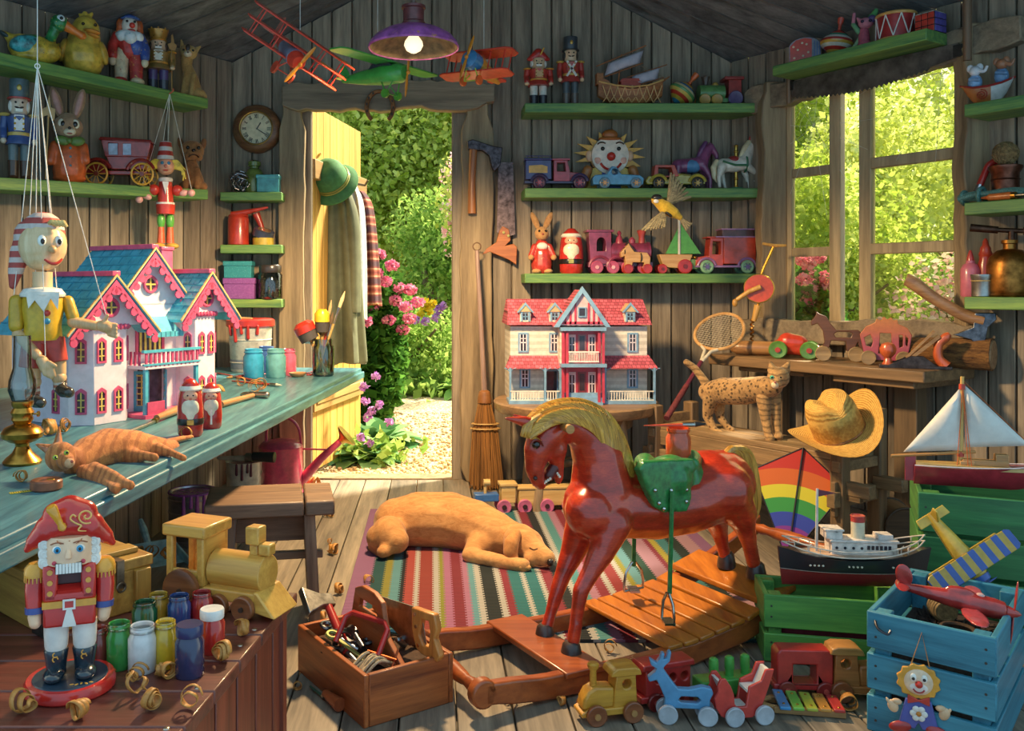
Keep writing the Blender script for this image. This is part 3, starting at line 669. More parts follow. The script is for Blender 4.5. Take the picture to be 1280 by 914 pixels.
# -- generic nutcracker / soldier, h px tall
def soldier(g,h,coat,pants,boots,trim='c9a04a',hair='e6dccb',skin='e2c09a',lapel=None,hat=None,staff=None,wide=.30,mouth=True):
    w = h*wide/2; k = h/100.0
    cb,ct = .34*h,.63*h
    for sx in (-1,1):
        lg = P(g,'leg',paint(pants,.35),('c',(sx*w*.42,0,.18*h),(sx*w*.42,0,.36*h),w*.34,w*.38))
        P(lg,'boot',paint(boots,.25),('c',(sx*w*.42,0,2*k),(sx*w*.42,0,.19*h),w*.36,w*.4),('s',(sx*w*.44,-w*.22,2.4*k),(w*.38,w*.62,2.4*k)))
        ar = P(g,'arm',paint(coat,.35),('K',[(sx*w*1.02,0,ct-3*k,w*.28),(sx*w*1.1,0,ct-.14*h,w*.27),(sx*w*1.08,-w*.35,ct-.22*h,w*.25)]),rm=.0022 if h < 160 else .003)
        P(ar,'epaulette',paint(trim,.35,wear='8a6a2c'),('s',(sx*w*1.0,0,ct-.5*k),(w*.42,w*.42,2.2*k)))
        P(ar,'hand',paint(skin,.4),('s',(sx*w*1.08,-w*.42,ct-.26*h),(w*.22,w*.22,3*k)))
    t_ = P(g,'coat',paint(coat,.35,wear=None),('l',(0,0,0),[(w*.98,cb),(w*.96,cb+4*k),(w*.74,cb+.10*h),(w*.80,cb+.16*h),(w*.92,ct-3*k),(w*.6,ct),(w*.3,ct+1*k)],20))
    P(t_,'belt',paint(trim,.3),('l',(0,0,0),[(w*.80,cb+.08*h),(w*.84,cb+.085*h),(w*.84,cb+.11*h),(w*.80,cb+.115*h)],20))
    if lapel: P(t_,'lapel',paint(lapel,.4),('b',(0,-w*.72,cb+.2*h),(w*.7,w*.3,.15*h)))
    for i in range(3): P(t_,'button',paint('e0b850',.2,metal=1),('s',(-w*.3,-w*.92,cb+.14*h+i*.05*h),1.1*k),('s',(w*.3,-w*.92,cb+.14*h+i*.05*h),1.1*k))
    hd = P(g,'head',paint(skin,.35),('l',(0,0,ct),[(w*.5,0),(w*.6,2*k),(w*.62,14*k),(w*.5,17*k)],20))
    fig_eyes(hd,(-w*.24,w*.24),-w*.58,ct+11*k,1.1*k)
    P(hd,'nose',paint(skin,.35),('s',(0,-w*.66,ct+8.5*k),(1*k,1.6*k,1.8*k)))
    P(hd,'moustache',paint('2a1c14',.6),('s',(-w*.16,-w*.62,ct+6*k),(2.2*k,1*k,.9*k),(0,14,0)),('s',(w*.16,-w*.62,ct+6*k),(2.2*k,1*k,.9*k),(0,-14,0)))
    if mouth: P(hd,'jaw',paint('f0e8da',.4),('b',(0,-w*.56,ct+3.4*k),(w*.5,w*.2,3*k)))
    P(hd,'hair',paint(hair,.7),('s',(-w*.58,w*.05,ct+8*k),(w*.2,w*.4,6*k)),('s',(w*.58,w*.05,ct+8*k),(w*.2,w*.4,6*k)),('s',(0,w*.3,ct+9*k),(w*.55,w*.4,7*k)))
    z = ct+15*k; top = h-z
    if hat == 'shako':
        q = P(hd,'hat',paint(coat if hat_col is None else hat_col,.4),('l',(0,0,z),[(w*.66,0),(w*.7,1*k),(w*.72,top*.8),(w*.7,top*.85),(w*.3,top*.88)],20)); P(q,'brim',paint(hat_brim,.3),('l',(0,-w*.1,z-.5*k),[(w*.85,0),(w*.85,1.2*k),(w*.5,2*k)],20)); P(q,'badge',paint(trim,.3,metal=.6),('s',(0,-w*.7,z+top*.45),(2.2*k,1*k,3*k)))
    elif hat == 'crown':
        q = P(hd,'crown',paint(trim,.3,wear='7a4a22',metal=.4),('l',(0,0,z),[(w*.62,0),(w*.66,1.5*k),(w*.62,4*k),(w*.8,top*.75),(w*.7,top*.78),(w*.3,top*.6)],16),*[('s',(math.cos(a)*w*.74,math.sin(a)*w*.74,z+top*.82),1.4*k) for a in np.linspace(0,6.28,9)[:-1]],('s',(0,0,z+top*.85),2.2*k))
    elif hat == 'bicorne':
        q = P(hd,'hat',paint(hat_col,.35),('K',[(-w*.9,0,z+1*k,w*.16),(-w*.5,0,z+3*k,w*.38),(0,0,z+top*.45,w*.5),(w*.5,0,z+3*k,w*.38),(w*.9,0,z+1*k,w*.16)]),rm=.0025); P(q,'tassel',paint('dca63c',.3),('k',(w*.15,-w*.5,z+top*.3),(w*.42,-w*.55,z+top*.75),1.3*k))
    return t_
hat_col,hat_brim = None,'8c2f2a'
g = Lfig('nutcracker','nutcracker king in gold and white coat holding a halberd, on the top shelf','nutcracker',198,1)
soldier(g,82,'8a6c3a','5a4878','40404a','c08a3c','4a3a30','d8b490','dcd4c4','crown',wide=.38)
P(g,'halberd',paint('a87838',.4),('c',(16,-6,0),(16,-6,72),.9),('p',[(11,60),(13,54),(20,52),(22,59),(19,62),(17,74),(15,62)],-7,-5))
# -- sitting cat figure
g = Lfig('cat_figure','slim seated tan cat figurine at the right end of the top shelf','toy',238,1)
P(g,'body',fur('8a6430','c69c5c',40),('K',[(2,0,10,13),(0,0,26,10),(-5,-1,42,7),(-4,-2,54,8)]),('K',[(-4,-5,34,4),(-8,-10,14,3.4),(-9,-12,3,3.2)]),('K',[(4,-8,28,4),(2,-13,12,3.4),(1,-14,3,3.2)]),('s',(8,-4,7),(11,10,7)),('K',[(10,6,6,4),(17,0,5,3.4),(17,-8,4,3)]),rm=.004,sm=4)
h = P(g,'head',fur('9c7840','d0aa6c',40),('s',(-2,-4,58),(11,10,9)),('K',[(-9,-3,62,4),(-11,-2,73,1.2)]),('K',[(6,-3,61,4),(12,-2,67,1.2)]),rm=.003,sm=3,label='tilted head')
P(h,'muzzle',fur('c8b090','eadcc0',40),('s',(-3,-12,54),(5,4,4))); P(h,'mask',paint('3c2c22',.5),('s',(-3,-12.5,61),(3,2,5))); fig_eyes(h,(-8,3),-12.2,58.5,1.6)
P(h,'nose',paint('7a4438',.3),('s',(-3,-16,55),1.2))
# -- lower shelf: blue nutcracker
hat_col,hat_brim = '4c5f66','b23630'
g = Lfig('nutcracker','tall blue-coated nutcracker with grey top hat and axe staff on the lower left shelf','nutcracker',24,2)
soldier(g,130,'3c5288','5c6c70','4a3426','cfae5a','e8e4dc','e0c8b0','e6e2e0','shako',wide=.25)
P(g,'staff',paint('b08a50',.4),('c',(30,-14,2),(34,-14,104),1),('p',[(24,88),(24,78),(32,82),(40,76),(41,90),(36,92),(34,108),(31,92)],-15.5,-12.5),label='yellow axe staff')
# -- rabbit figure
g = Lfig('rabbit_figure','standing rabbit figure in orange coat with green bow tie, on the lower left shelf','toy',87,2)
c = P(g,'coat',paint('d0602e',.4,.2),('K',[(0,0,16,20),(0,0,34,18),(-2,0,52,11)]),('s',(0,0,6),(20,16,6)),('K',[(-17,-4,46,6),(-22,-8,26,6)]),('K',[(16,-4,46,6),(19,-10,28,5)]),rm=.0042)
for i in range(3): P(c,'button',paint('5c7c88',.2),('s',(1,-18.5+i*1.2,20+i*11),1.7))
h = P(g,'head',fur('8a684c','c29a78',30),('s',(-2,-3,70),(18,15,15)),('s',(-2,-8,64),(14,10,9)),('s',(-2,0,78),(12,12,10)),rm=.0035)
for sx,ang in ((-1,-16),(1,14)):
    e = P(h,'ear',fur('8a684c','b89070',30),('s',(sx*13-2,0,100),(6.5,3.5,20),(0,ang,0))); P(e,'inner_ear',paint('c08c80',.6),('s',(sx*13-2,-2.6,100),(4,2,16),(0,ang,0)))
P(h,'muzzle',paint('e6cfae',.5),('s',(0,-15,62),(7.5,5,5))); P(h,'nose',paint('2c1c18',.2),('s',(0,-20,66),1.9)); P(h,'mouth',paint('b05848',.3),('s',(0,-19.2,59.5),(3.4,1.4,1)))
for sx in (-1,1): P(h,'eye',paint('efe2cc',.3),('s',(sx*7.5-1,-13.5,72),(5,3,6))); P(h,'pupil',paint('201612',.1),('s',(sx*7-.5,-16,71.5),(2.8,1.6,3.6)))
P(g,'bow_tie',paint('5f7a34',.5,.2),('s',(-8,-14,51),(9,4,6),(0,10,0)),('s',(9,-14,51),(9,4,6),(0,-10,0)),('s',(0,-16,51),3.6),label='green bow tie')
# -- red vintage car
def spoked(car,x,y,z,r,rim,spoke,hub,w=3,n=10,tyre=None):
    q = P(car,'wheel',paint(rim,.35),('o',(x,y,z),r-1,1.3,'y',26,8),*[('c',(x,y,z),(x+math.cos(a)*(r-1),y,z+math.sin(a)*(r-1)),.55,.55,6) for a in np.linspace(0,2*math.pi,n+1)[:-1]])
    P(q,'hub',paint(hub,.3),('c',(x,y-w*.6,z),(x,y+w*.6,z),r*.2)); return q
g = Lfig('toy_car','red vintage toy coach car with yellow spoked wheels, on the lower left shelf','toy car',150,2,turn=-14)
cb = P(g,'body',paint('9c2e28',.22,.2,.6),('h',((-8,-11,20),(32,-11,20),(32,11,20),(-8,11,20),(-14,-11,36),(36,-11,36),(36,11,36),(-14,11,36))),('b',(-26,0,24),(26,17,13)),('b',(-2,0,16),(76,18,5)),bev=.003)
P(g,'cabin',paint('a3322b',.22,.2,.6),('p',[(-15,36),(36,36),(40,52),(38,55),(-18,58),(-20,55)],-11,11,'y',([(-11,38),(0,38),(0,52),(-12,53)],[(6,38),(16,38),(16,52),(6,52)])),bev=.0015,label='red cabin with windows')
P(g,'roof',paint('8d2823',.25,.2,.5),('h',((-23,-13,56),(42,-13,53),(42,13,53),(-23,13,56),(-21,-12,60),(40,-12,57),(40,12,57),(-21,12,60))),bev=.003)
P(g,'window',paint('aab4cc',.12,.2),('b',(-6,0,45),(11,20,14)),('b',(11,0,45),(10,20,14)),label='pale windows')
for x0 in (-24,28):
    P(g,'fender',paint('8a2620',.25,.2,.5),*[('o',(x0,y,15),17,2.2,'y',14,6,20,165) for y in (-13,13)])
P(g,'radiator',paint('7a5a68',.3,.3,metal=.5),('l',(-40,0,24),[(9,0),(9,3),(7,4)],20,(0,-90,0)))
for y in (-14,14):
    for x in (-25,30): spoked(g,x,y,14,14,'d09a34','d09a34','7a2c1c')
# -- bulldog puppy figure
g = Lfig('dog_figure','small sad brown puppy figurine at the right end of the lower left shelf','toy',240,2)
P(g,'body',fur('7c4a28','b87c48',40),('K',[(3,0,12,12),(0,-1,28,9),(-2,-2,38,7)]),('K',[(-7,-8,26,4),(-8,-11,4,4)]),('K',[(6,-8,26,4),(6,-11,4,4)]),('s',(12,-2,6),(7,9,6)),('s',(-10,-2,6),(6,9,6)),rm=.0035)
h = P(g,'head',fur('84502c','c0844e',40),('s',(0,-3,50),(15,13,13)),('s',(2,-11,45),(10,8,8)),('s',(-5,-12,41),5),('s',(8,-12,41),5),rm=.003,sm=4)
for sx in (-1,1): P(h,'ear',fur('6c3e22','9c6438',40),('s',(sx*13,-1,58),(4,3.5,9),(0,sx*18,0)))
fig_eyes(h,(-5,8),-15,52,2.3); P(h,'nose',paint('20140f',.2),('s',(2,-19,48),(2.6,2,2))); P(h,'mouth',paint('4a2418',.5),('o',(2,-18.6,36),7,.8,'y',10,5,30,150))

# ---------------------------------------------------------------- the blue workbench along the left wall
def WK(o,pts): return ('K',[(*(at(a,b,Y)-o),r*Y/F) for a,b,Y,r in pts])
def WT(o,pts,rs,seg=8): return ('T',[tuple(at(a,b,Y)-o) for a,b,Y in pts],rs,seg)
BZ = .62
def bfx(Y): return -.3754+.112*(Y-4.64)
def ben(px,py): Y = (CAMH-BZ)*F/(py-PY); return Vector(((px-PX)/F*Y,Y,BZ))
W_BENCH = wood('1c4c60','5c98a4','y',1.9,0.42,0.15,0.1,.2)
g = thing('workbench','long blue-green painted workbench running along the left wall','workbench',(-1.2,3.0,0))
o_ = Vector((-1.2,3.0,0)); pol = [(bfx(4.66),4.66),(-1.13,4.70),(-2.10,3.32),(-2.10,1.35),(bfx(1.35),1.35)]
P(g,'worktop',W_BENCH,('p',[(x-o_.x,y-o_.y) for x,y in pol],BZ-.024,BZ,'z'),bev=.006)
P(g,'edge_board',W_BENCH,('h',tuple(Vector((x,y,z))-o_ for z in (BZ-.055,BZ-.02) for x,y in ((bfx(1.35)+.012,1.35),(bfx(4.67)+.012,4.67),(bfx(4.67)-.02,4.67),(bfx(1.35)-.02,1.35)))),
  ('h',tuple(Vector((x,y,z))-o_ for z in (BZ-.055,BZ-.02) for x,y in ((bfx(4.67)+.012,4.655),(bfx(4.67)+.012,4.68),(-1.1,4.715),(-1.1,4.69)))),bev=.005)
bs = []
for i in range(28):
    a = Vector((-1.10-.068*i*.115,4.70-i*.115,0)); b = Vector((-1.10-.068*(i+1)*.115,4.70-(i+1)*.115,0))
    bs += [('m',MX(-o_),list(board(a,b,0.0,BZ-.03,nrm=Vector((1,0,0)))))]
P(g,'back_panel',W_WALL,*bs,label='grey boards closing the space under the worktop')
# ---- pink and blue doll's house
DH = thing('dolls_house','white doll\'s house with pink trim and turquoise roofs, on the blue workbench','doll\'s house',(-1.075,2.80,BZ),1.0,(0,0,58))
WHT = paint('ece0ea',.45,.06); PNK = paint('d4567e',.4,.12); BLU = paint('55b4cc',.45,.15); TAN = paint('e2b878',.5); YEL_ = paint('e8cf6c',.5); DK = paint('584a5c',.15,.3)
WL = [(-.115,.26),(-.115,-.03),(-.065,-.085),(.055,-.085),(.105,-.03),(.105,.26)]
WRt = [(.335,.26),(.335,-.02),(.37,-.06),(.46,-.06),(.50,-.02),(.50,.26)]
P(DH,'wall',WHT,('p',WL,0,.31,'z'),bev=.002); P(DH,'wall',WHT,('p',WRt,0,.34,'z'),bev=.002)
P(DH,'wall',WHT,('b',(.22,.13,.186),(.25,.26,.372)),bev=.002)
TRI = paint('dfa35e',.5)
def gable(cx,hw,zb,zt,y0,y1,name='roof'):
    fr = y0-.03
    r = P(DH,'roof',BLU,*[('h',((cx,fr,zt),(cx,y1,zt),(cx+s*(hw+.035),y1,zb-.03),(cx+s*(hw+.035),fr,zb-.03),(cx,fr,zt+.010),(cx,y1,zt+.010),(cx+s*(hw+.035),y1,zb-.020),(cx+s*(hw+.035),fr,zb-.020))) for s in (-1,1)])
    sl = [];                                            # shingle courses
    for s in (-1,1):
        for j in range(1,7):
            t = j/7; x = cx+s*(hw+.035)*t; z = zt+.011-(zt-zb+.03)*t
            sl += [('b',(x,(fr+y1)/2,z),(.004,y1-fr,.004),(0,s*45,0))]
            sl += [('b',(x-s*.016,fr+.03+((j % 2)*.025)+.05*k,z+.018),(.032,.0025,.003),(0,s*math.degrees(math.atan2(zt-zb+.03,hw+.035)),0)) for k in range(int((y1-fr)/.05)-1)]
    P(r,'shingle',paint('3f9ab8',.5),*sl)
    P(r,'ridge_cap',PNK,('b',(cx,(fr+y1)/2-.0,zt+.013),(.03,y1-fr,.016)),bev=.002)
    w = P(DH,'gable',WHT,('p',[(cx-hw,zb),(cx+hw,zb),(cx,zt)],y0,y0+.012)); 
    pr = []
    for s in (-1,1):
        n = 8; ex,ez = cx+s*(hw+.03),zb-.028
        pr.append(('h',tuple(Vector((x,y,z)) for z_,(y) in ((0,0),) for x,y,z in ((cx,fr,zt-.006),(cx,fr+.006,zt-.006),(ex,fr+.006,ez-.006),(ex,fr,ez-.006),(cx,fr,zt-.026),(cx,fr+.006,zt-.026),(ex-s*.01,fr+.006,ez-.012),(ex-s*.01,fr,ez-.012)))))
        for i in range(n):
            t = (i+.5)/n; pr.append(('c',(cx+(ex-cx)*t-s*.004,fr,zt-.030+(ez-zt)*t),(cx+(ex-cx)*t-s*.004,fr+.006,zt-.030+(ez-zt)*t),.013,.013,10))
    P(w,'bargeboard',PNK,*pr,label='scalloped pink bargeboard')
    P(w,'edge',TAN,*[('h',((cx,fr-.003,zt+.012),(cx,fr+.004,zt+.012),(cx+s*(hw+.037),fr+.004,zb-.019),(cx+s*(hw+.037),fr-.003,zb-.019),(cx,fr-.003,zt+.004),(cx,fr+.004,zt+.004),(cx+s*(hw+.037),fr+.004,zb-.027),(cx+s*(hw+.037),fr-.003,zb-.027))) for s in (-1,1)])
    cz = zb+(zt-zb)*.38; rw_ = .026
    q = P(w,'round_window',PNK,('o',(cx,y0-.004,cz),rw_,.006,'y',20,6)); P(q,'pane',DK,('c',(cx,y0-.003,cz),(cx,y0+.004,cz),rw_-.003,None,20)); P(q,'muntin',YEL_,('b',(cx,y0-.005,cz),(.005,.003,.046)),('b',(cx,y0-.005,cz),(.046,.003,.005)))
    return r
gable(-.005,.135,.305,.455,-.085,.26); gable(.22,.155,.365,.55,.0,.30); gable(.42,.105,.335,.47,-.06,.26)
P(DH,'chimney',PNK,('b',(.345,.08,.50),(.05,.05,.13)),('b',(.345,.08,.563),(.058,.058,.012)),bev=.002)
# lace strip below the eaves
for pl_,z in ((WL,.305),(WRt,.335)):
    pr = []
    for (a,b) in zip(pl_[1:-1],pl_[2:-1]):
        A,B = Vector((*a,0)),Vector((*b,0)); k = max(2,int((B-A).length/.014)); nv = Vector((B.y-A.y,A.x-B.x,0)).normalized()*.004
        for i in range(k): c = A+(B-A)*((i+.5)/k)+nv; pr.append(('s',(c.x,c.y,z-.004),(.0075,.0075,.010),None,8,5))
    P(DH,'frieze',PNK,*pr)
def dwin(m,w=.036,h=.075):
    ol = [(-w/2,0),(w/2,0),(w/2,h*.86),(w*.28,h*.93),(0,h),(-w*.28,h*.93),(-w/2,h*.86)]; ih = [(x*.66,z*.78+h*.08) for x,z in ol]
    q = P(DH,'window',PNK,('m',m,[('p',ol,-.005,.001,'y',(ih,))])); P(q,'pane',DK,('m',m,[('p',ih,-.001,.002)]))
    P(q,'muntin',YEL_,('m',m,[('b',(0,-.0025,h*.47),(w*.12,.003,h*.74)),('b',(0,-.0025,h*.55),(w*.62,.003,h*.05)),('b',(0,-.0025,h*.28),(w*.62,.003,h*.04))]))
for z in (.035,.19):
    for (a,b,t) in (((-.115,-.03),(-.065,-.085),.5),((-.065,-.085),(.055,-.085),.22),((-.065,-.085),(.055,-.085),.74),((.055,-.085),(.105,-.03),.5),((-.115,.1),(-.115,-.03),.55),
                      ((.335,-.02),(.37,-.06),.5),((.37,-.06),(.46,-.06),.3),((.37,-.06),(.46,-.06),.78),((.46,-.06),(.50,-.02),.5)):
        A,B = Vector((*a,0)),Vector((*b,0)); c = A+(B-A)*t; ang = math.degrees(math.atan2(b[1]-a[1],b[0]-a[0]))
        dwin(MX((c.x,c.y,z),(0,0,ang)),w=.034 if a[0] < .3 else .027,h=.08)
# balcony with pink railing, awning, porch posts and open double door
bal = P(DH,'balcony',WHT,('b',(.22,-.055,.165),(.235,.12,.012)),bev=.001)
P(bal,'railing',PNK,*[('b',(.112+.018*i,-.112,.19),(.007,.006,.05)) for i in range(13)],*[('b',(x,-.085+.02*i,.19),(.006,.007,.05)) for x in (.106,.334) for i in range(3)]); P(bal,'handrail',BLU,('b',(.22,-.112,.217),(.245,.012,.009)),('b',(.22,-.112,.174),(.24,.010,.006)))
for x in (.115,.33): P(DH,'porch_post',BLU,('b',(x,-.105,.08),(.012,.012,.16)))
P(DH,'porch_floor',PNK,('b',(.22,-.06,.006),(.235,.12,.012))); P(DH,'porch_rail',PNK,('b',(.15,-.112,.03),(.07,.008,.045)))
for sx in (-1,1):
    m = MX((.22+sx*.05,-.02,.01),(0,0,sx*55)); q = P(DH,'door',BLU,('m',m,[('p',[(-.025,0),(.025,0),(.025,.135),(-.025,.135)],-.003,.003,'y',([(-.017,.02),(.017,.02),(.017,.125),(-.017,.125)],))]))
    P(q,'muntin',YEL_,('m',m,[('b',(0,0,.02+.02*i),(.034,.003,.004)) for i in range(6)]+[('b',(0,0,.072),(.004,.003,.105))]))
P(DH,'doorway',DK,('b',(.22,-.001,.08),(.10,.004,.14)))
P(DH,'awning',BLU,('h',((.15,-.005,.31),(.29,-.005,.31),(.29,-.005,.318),(.15,-.005,.318),(.145,-.075,.275),(.295,-.075,.275),(.29,-.005,.326),(.15,-.005,.326))),*[('b',(.152+.02*i,-.076,.268),(.016,.004,.018)) for i in range(8)])
m = MX((.22,0,.20),(0,0,0)); q = P(DH,'window',PNK,('m',m,[('p',[(-.06,0),(.06,0),(.06,.09),(-.06,.09)],-.005,.001,'y',([(-.05,.008),(.05,.008),(.05,.082),(-.05,.082)],))]))
P(q,'muntin',YEL_,('m',m,[('b',(-.04+.02*i,-.003,.045),(.008,.003,.076)) for i in range(5)])); P(q,'pane',DK,('m',m,[('b',(0,0,.045),(.1,.003,.076))]))
# ---- wooden string puppet hanging before the shelves
Y = 2.55; o = at(50,505,Y); g = thing('marionette','wooden string puppet in yellow tunic and red shorts hanging over the workbench','puppet',o,Y/F,face(50))
SK = wood('b98a5a','e6bf8e','z',2.5,.4,.15,0,.3,False); SKL = wood('d2a878','f0d4a8','z',2.5,.35,.1,0,.3,False)
h = P(g,'head',SKL,('s',(3,0,199),(29,28,33)),('s',(3,-3,184),(23,22,18)),rm=.004,label='round wooden head')
P(h,'nose',SK,('s',(14,-29,192),(5,6,5))); P(h,'mouth',paint('b8322c',.3),('T',[(5,-24,180),(13,-26,175),(20,-24,176),(25,-20,181)],[1.2,2.2,1.2],6))
for x,y in ((2,-26.6),(21,-21)): P(h,'eye',paint('f4f0e8',.25),('s',(x,y,203),(5,3,7))); P(h,'pupil',paint('2a1a12',.1),('s',(x+1,y-2.6,202),(2.5,1.4,3.5)))
P(h,'cap',bands([(-.2,'c9574f')]+[(.36+.016*i,('c9574f','ecd8d0')[i % 2]) for i in range(14)],'Z',rough=.7,coat=0),('K',[(3,4,214,27),(-8,8,210,23),(-22,10,190,13),(-28,10,165,9),(-31,9,148,5)]),rm=.004,label='red and white striped cap')
P(h,'hair',paint('e0c078',.6,.3),*[('T',[(10+4*i,-16,224),(14+4*i,-22,227),(19+4*i,-21,221)],[3.5,1.5],6) for i in range(4)])
t_ = P(g,'tunic',paint('d3a82c',.35,.15),('l',(3,0,0),[(8,143),(18,141),(24,132),(25,120),(22,98),(23,84),(21,80),(4,80)],24),label='yellow tunic')
P(t_,'neck',SKL,('c',(3,0,138),(3,0,165),12,12)); P(t_,'collar',paint('ece6dc',.6),('l',(3,0,0),[(12,146),(22,144),(27,137),(26,134),(12,140)],24),('p',[(-16,140),(22,140),(20,118),(12,132),(4,116),(-6,130),(-13,120)],-26,-23))
for z,c_ in ((114,'c0352c'),(104,'3a8fae')): P(t_,'button',paint(c_,.25),('s',(8,-24,z),4))
P(g,'shorts',paint('b23a30',.5,.15),('c',(-6,0,82),(-9,0,46),15,16),('c',(14,0,82),(18,-2,52),15,15),('b',(4,0,80),(40,26,10)),bev=.003,label='red shorts')
for sx,kx,fx,zt in ((-1,-8,-8,46),(1,21,24,50)):
    l = P(g,'leg',SK,('k',(kx,-1,zt+4),(kx+1,-1,zt-12),9.5,8.5),('s',(kx+1,-2,zt-18),9)); P(l,'sock',bands([(z_,c_) for z_,c_ in zip(np.arange(-.01,.12,.008),('ead9c8','c87a5c')*9)],'Z',rough=.7,coat=0),('c',(kx+1,-1,zt-20),(fx,-2,8 if sx < 0 else 18),7.5,8.5))
    z0 = 0 if sx < 0 else 11; P(l,'shoe',paint('3b342c',.25,.2,.5),('K',[(fx-1,0,z0+8,8),(fx+3,-10,z0+5,8.5),(fx+9,-22,z0+4,7)]),('c',(fx-1,0,z0+6),(fx-1,0,z0+20),8,9),rm=.0035)
for pts,m_ in (([(-27,0,128,9),(-27,-2,98,9)],0),([(32,0,128,8),(38,-4,108,8)],1)):
    a = P(g,'sleeve',paint('caa02c',.35),('K',pts),rm=.004)
    if m_ == 0: P(a,'forearm',SK,('K',[(-25,-3,88,7.5),(-3,-22,62,6.5)]),rm=.004); P(a,'hand',SK,('K',[(2,-26,56,7),(7,-30,48,8)]),*[('K',[(6+3.5*i,-33,48,3),(9+3.5*i,-36,36+abs(i-1)*2,2.6)]) for i in range(-1,3)],('K',[(10,-34,54,3),(17,-37,50,2.4)]),rm=.0026,sm=3)
    else: P(a,'forearm',SK,('K',[(38,-6,102,7.5),(64,-14,97,6.5)]),rm=.004); P(a,'hand',SK,('K',[(70,-16,97,7),(78,-18,95,8)]),*[('K',[(80,-20,99-4.2*i,3),(88,-21,98-5*i,2.6)]) for i in range(4)],('K',[(74,-18,102,3),(78,-20,110,2.4)]),rm=.0026,sm=3)
top = (-3,0,422)
P(g,'string',paint('efeae0',.6),*[('t',[top,e],.55,5) for e in ((-30,2,130),(-12,4,228),(14,4,230),(6,-30,62),(78,-18,104),(26,0,60),(-6,0,52))],('t',[top,(-3,0,700)],.6,5),('o',top,3,.7,'y',12,5))
# ---- small clown marionette hung from the upper shelf edge
p = Lpx(207,.215,0); o = at(207,312,p.y); g = thing('marionette','little clown puppet with yellow hair and striped hat hanging from the upper shelf edge','puppet',o,p.y/F,face(207))
RD_ = paint('c8392c',.35,.1); WH_ = paint('ece4dc',.4)
h = P(g,'head',paint('e8a888',.35),('s',(0,0,104),11)); P(h,'nose',paint('d87860',.3),('s',(0,-11,103),2.2)); fig_eyes(h,(-4,4),-9.6,107,2.2,'3a86a8'); P(h,'mouth',RD_,('s',(0,-10,98),(3.5,1.5,1)))
P(h,'hair',paint('e2c243',.7,.3),*[('T',[(sx*7,-2,110-k),(sx*(14+k*.8),-4,111-k*1.6),(sx*(20+(k*7) % 5),-4,104-k*2.2)],[1.6,.8],5) for sx in (-1,1) for k in range(9)])
P(h,'hat',bands([(z_,c_) for z_,c_ in zip(np.arange(.40,.60,.021),('c8392c','ece4dc')*6)],'Z'),('l',(0,0,0),[(11,112),(10,116),(7,134),(5,135)],18))
P(g,'body',RD_,('c',(0,0,58),(0,0,84),10,8),('c',(0,0,44),(0,0,56),11,12)); P(g,'ruff',WH_,('o',(0,0,87),6,3,'z',16,8)); P(g,'waist_trim',WH_,('c',(0,0,55),(0,0,58.5),11.4)); P(g,'shirt_front',WH_,('p',[(-4,84),(4,84),(0,68)],-10.5,-8))
for sx in (-1,1):
    P(g,'arm',RD_,('s',(sx*14,-2,74),(7,6,7))); P(g,'hand',paint('e6a8a0',.35),('s',(sx*22,-5,68+sx*3),(6,4,4),(0,-sx*20,0)),('s',(sx*31,-8,66+sx*5),4.6))
    l = P(g,'leg',paint('5fae4a',.35),('s',(sx*5.5,0,36),(5,5,10))); P(l,'shin',paint('d2603a',.4),('c',(sx*5.5,0,28),(sx*5.5,0,8),3.6,5)); P(l,'shoe',paint('d0a04a',.4),('s',(sx*8,-6,4),(8,10,4)))
tp = (5,3,196); P(g,'string',paint('d8d2c6',.6),*[('t',[tp,e],.4,4) for e in ((-31,-8,66),(31,-8,76),(-3,0,134),(3,0,134))]); P(g,'hook',paint('b5552c',.4),('T',[(5,6,196),(5,3,196),(9,0,199),(9,0,202)],1,6))
# ---- oil lamp
p = Vector(((28-PX)/F*2.12,2.12,BZ)); g = thing('oil_lamp','brass oil lamp with tall glass chimney at the left end of the workbench','lamp',p,2.12/F)
BR_ = metal('b8863c',.28,.2)
P(g,'base',BR_,('l',(0,0,0),[(22,0),(23,3),(20,7),(12,14),(8,22),(9,26)],28)); P(g,'reservoir',BR_,('l',(0,0,0),[(8,25),(16,28),(24,33),(25,39),(21,45),(11,50)],28))
q = P(g,'burner',BR_,('l',(0,0,0),[(10,50),(13,55),(12,60),(14,64),(11,70),(13,74),(13,78)],24)); P(q,'wick_knob',BR_,('c',(12,0,62),(19,0,62),1,1),('c',(19,0,62),(21,0,62),3.5))
P(g,'chimney',glassy('dfe4de',.06,.8),('l',(0,0,0),[(12,78),(17,92),(16,104),(11,120),(10,160)],24))
# ---- tape measure
p = ben(58,612); g = thing('tape_measure','round brown leather tape measure with yellow tape pulled out, near the ginger cat','tape measure',p,p.y/F)
P(g,'case',paint('8c4f34',.5,.25),('l',(0,0,0),[(17,0),(19,2),(19,11),(17,13),(2,13)],28)); P(g,'clasp',BR_,('s',(6,-2,13),(5,3,1.5))); q = P(g,'tape',paint('dcc23c',.5),('b',(-24,-16,.8),(26,8,.6),(0,0,38)))
P(q,'mark',paint('1c1c1c',.5),*[('b',(-16-2.1*i,-9.8-1.65*i,1.25),(.8,4+2*(i % 2),.2),(0,0,38)) for i in range(9)])
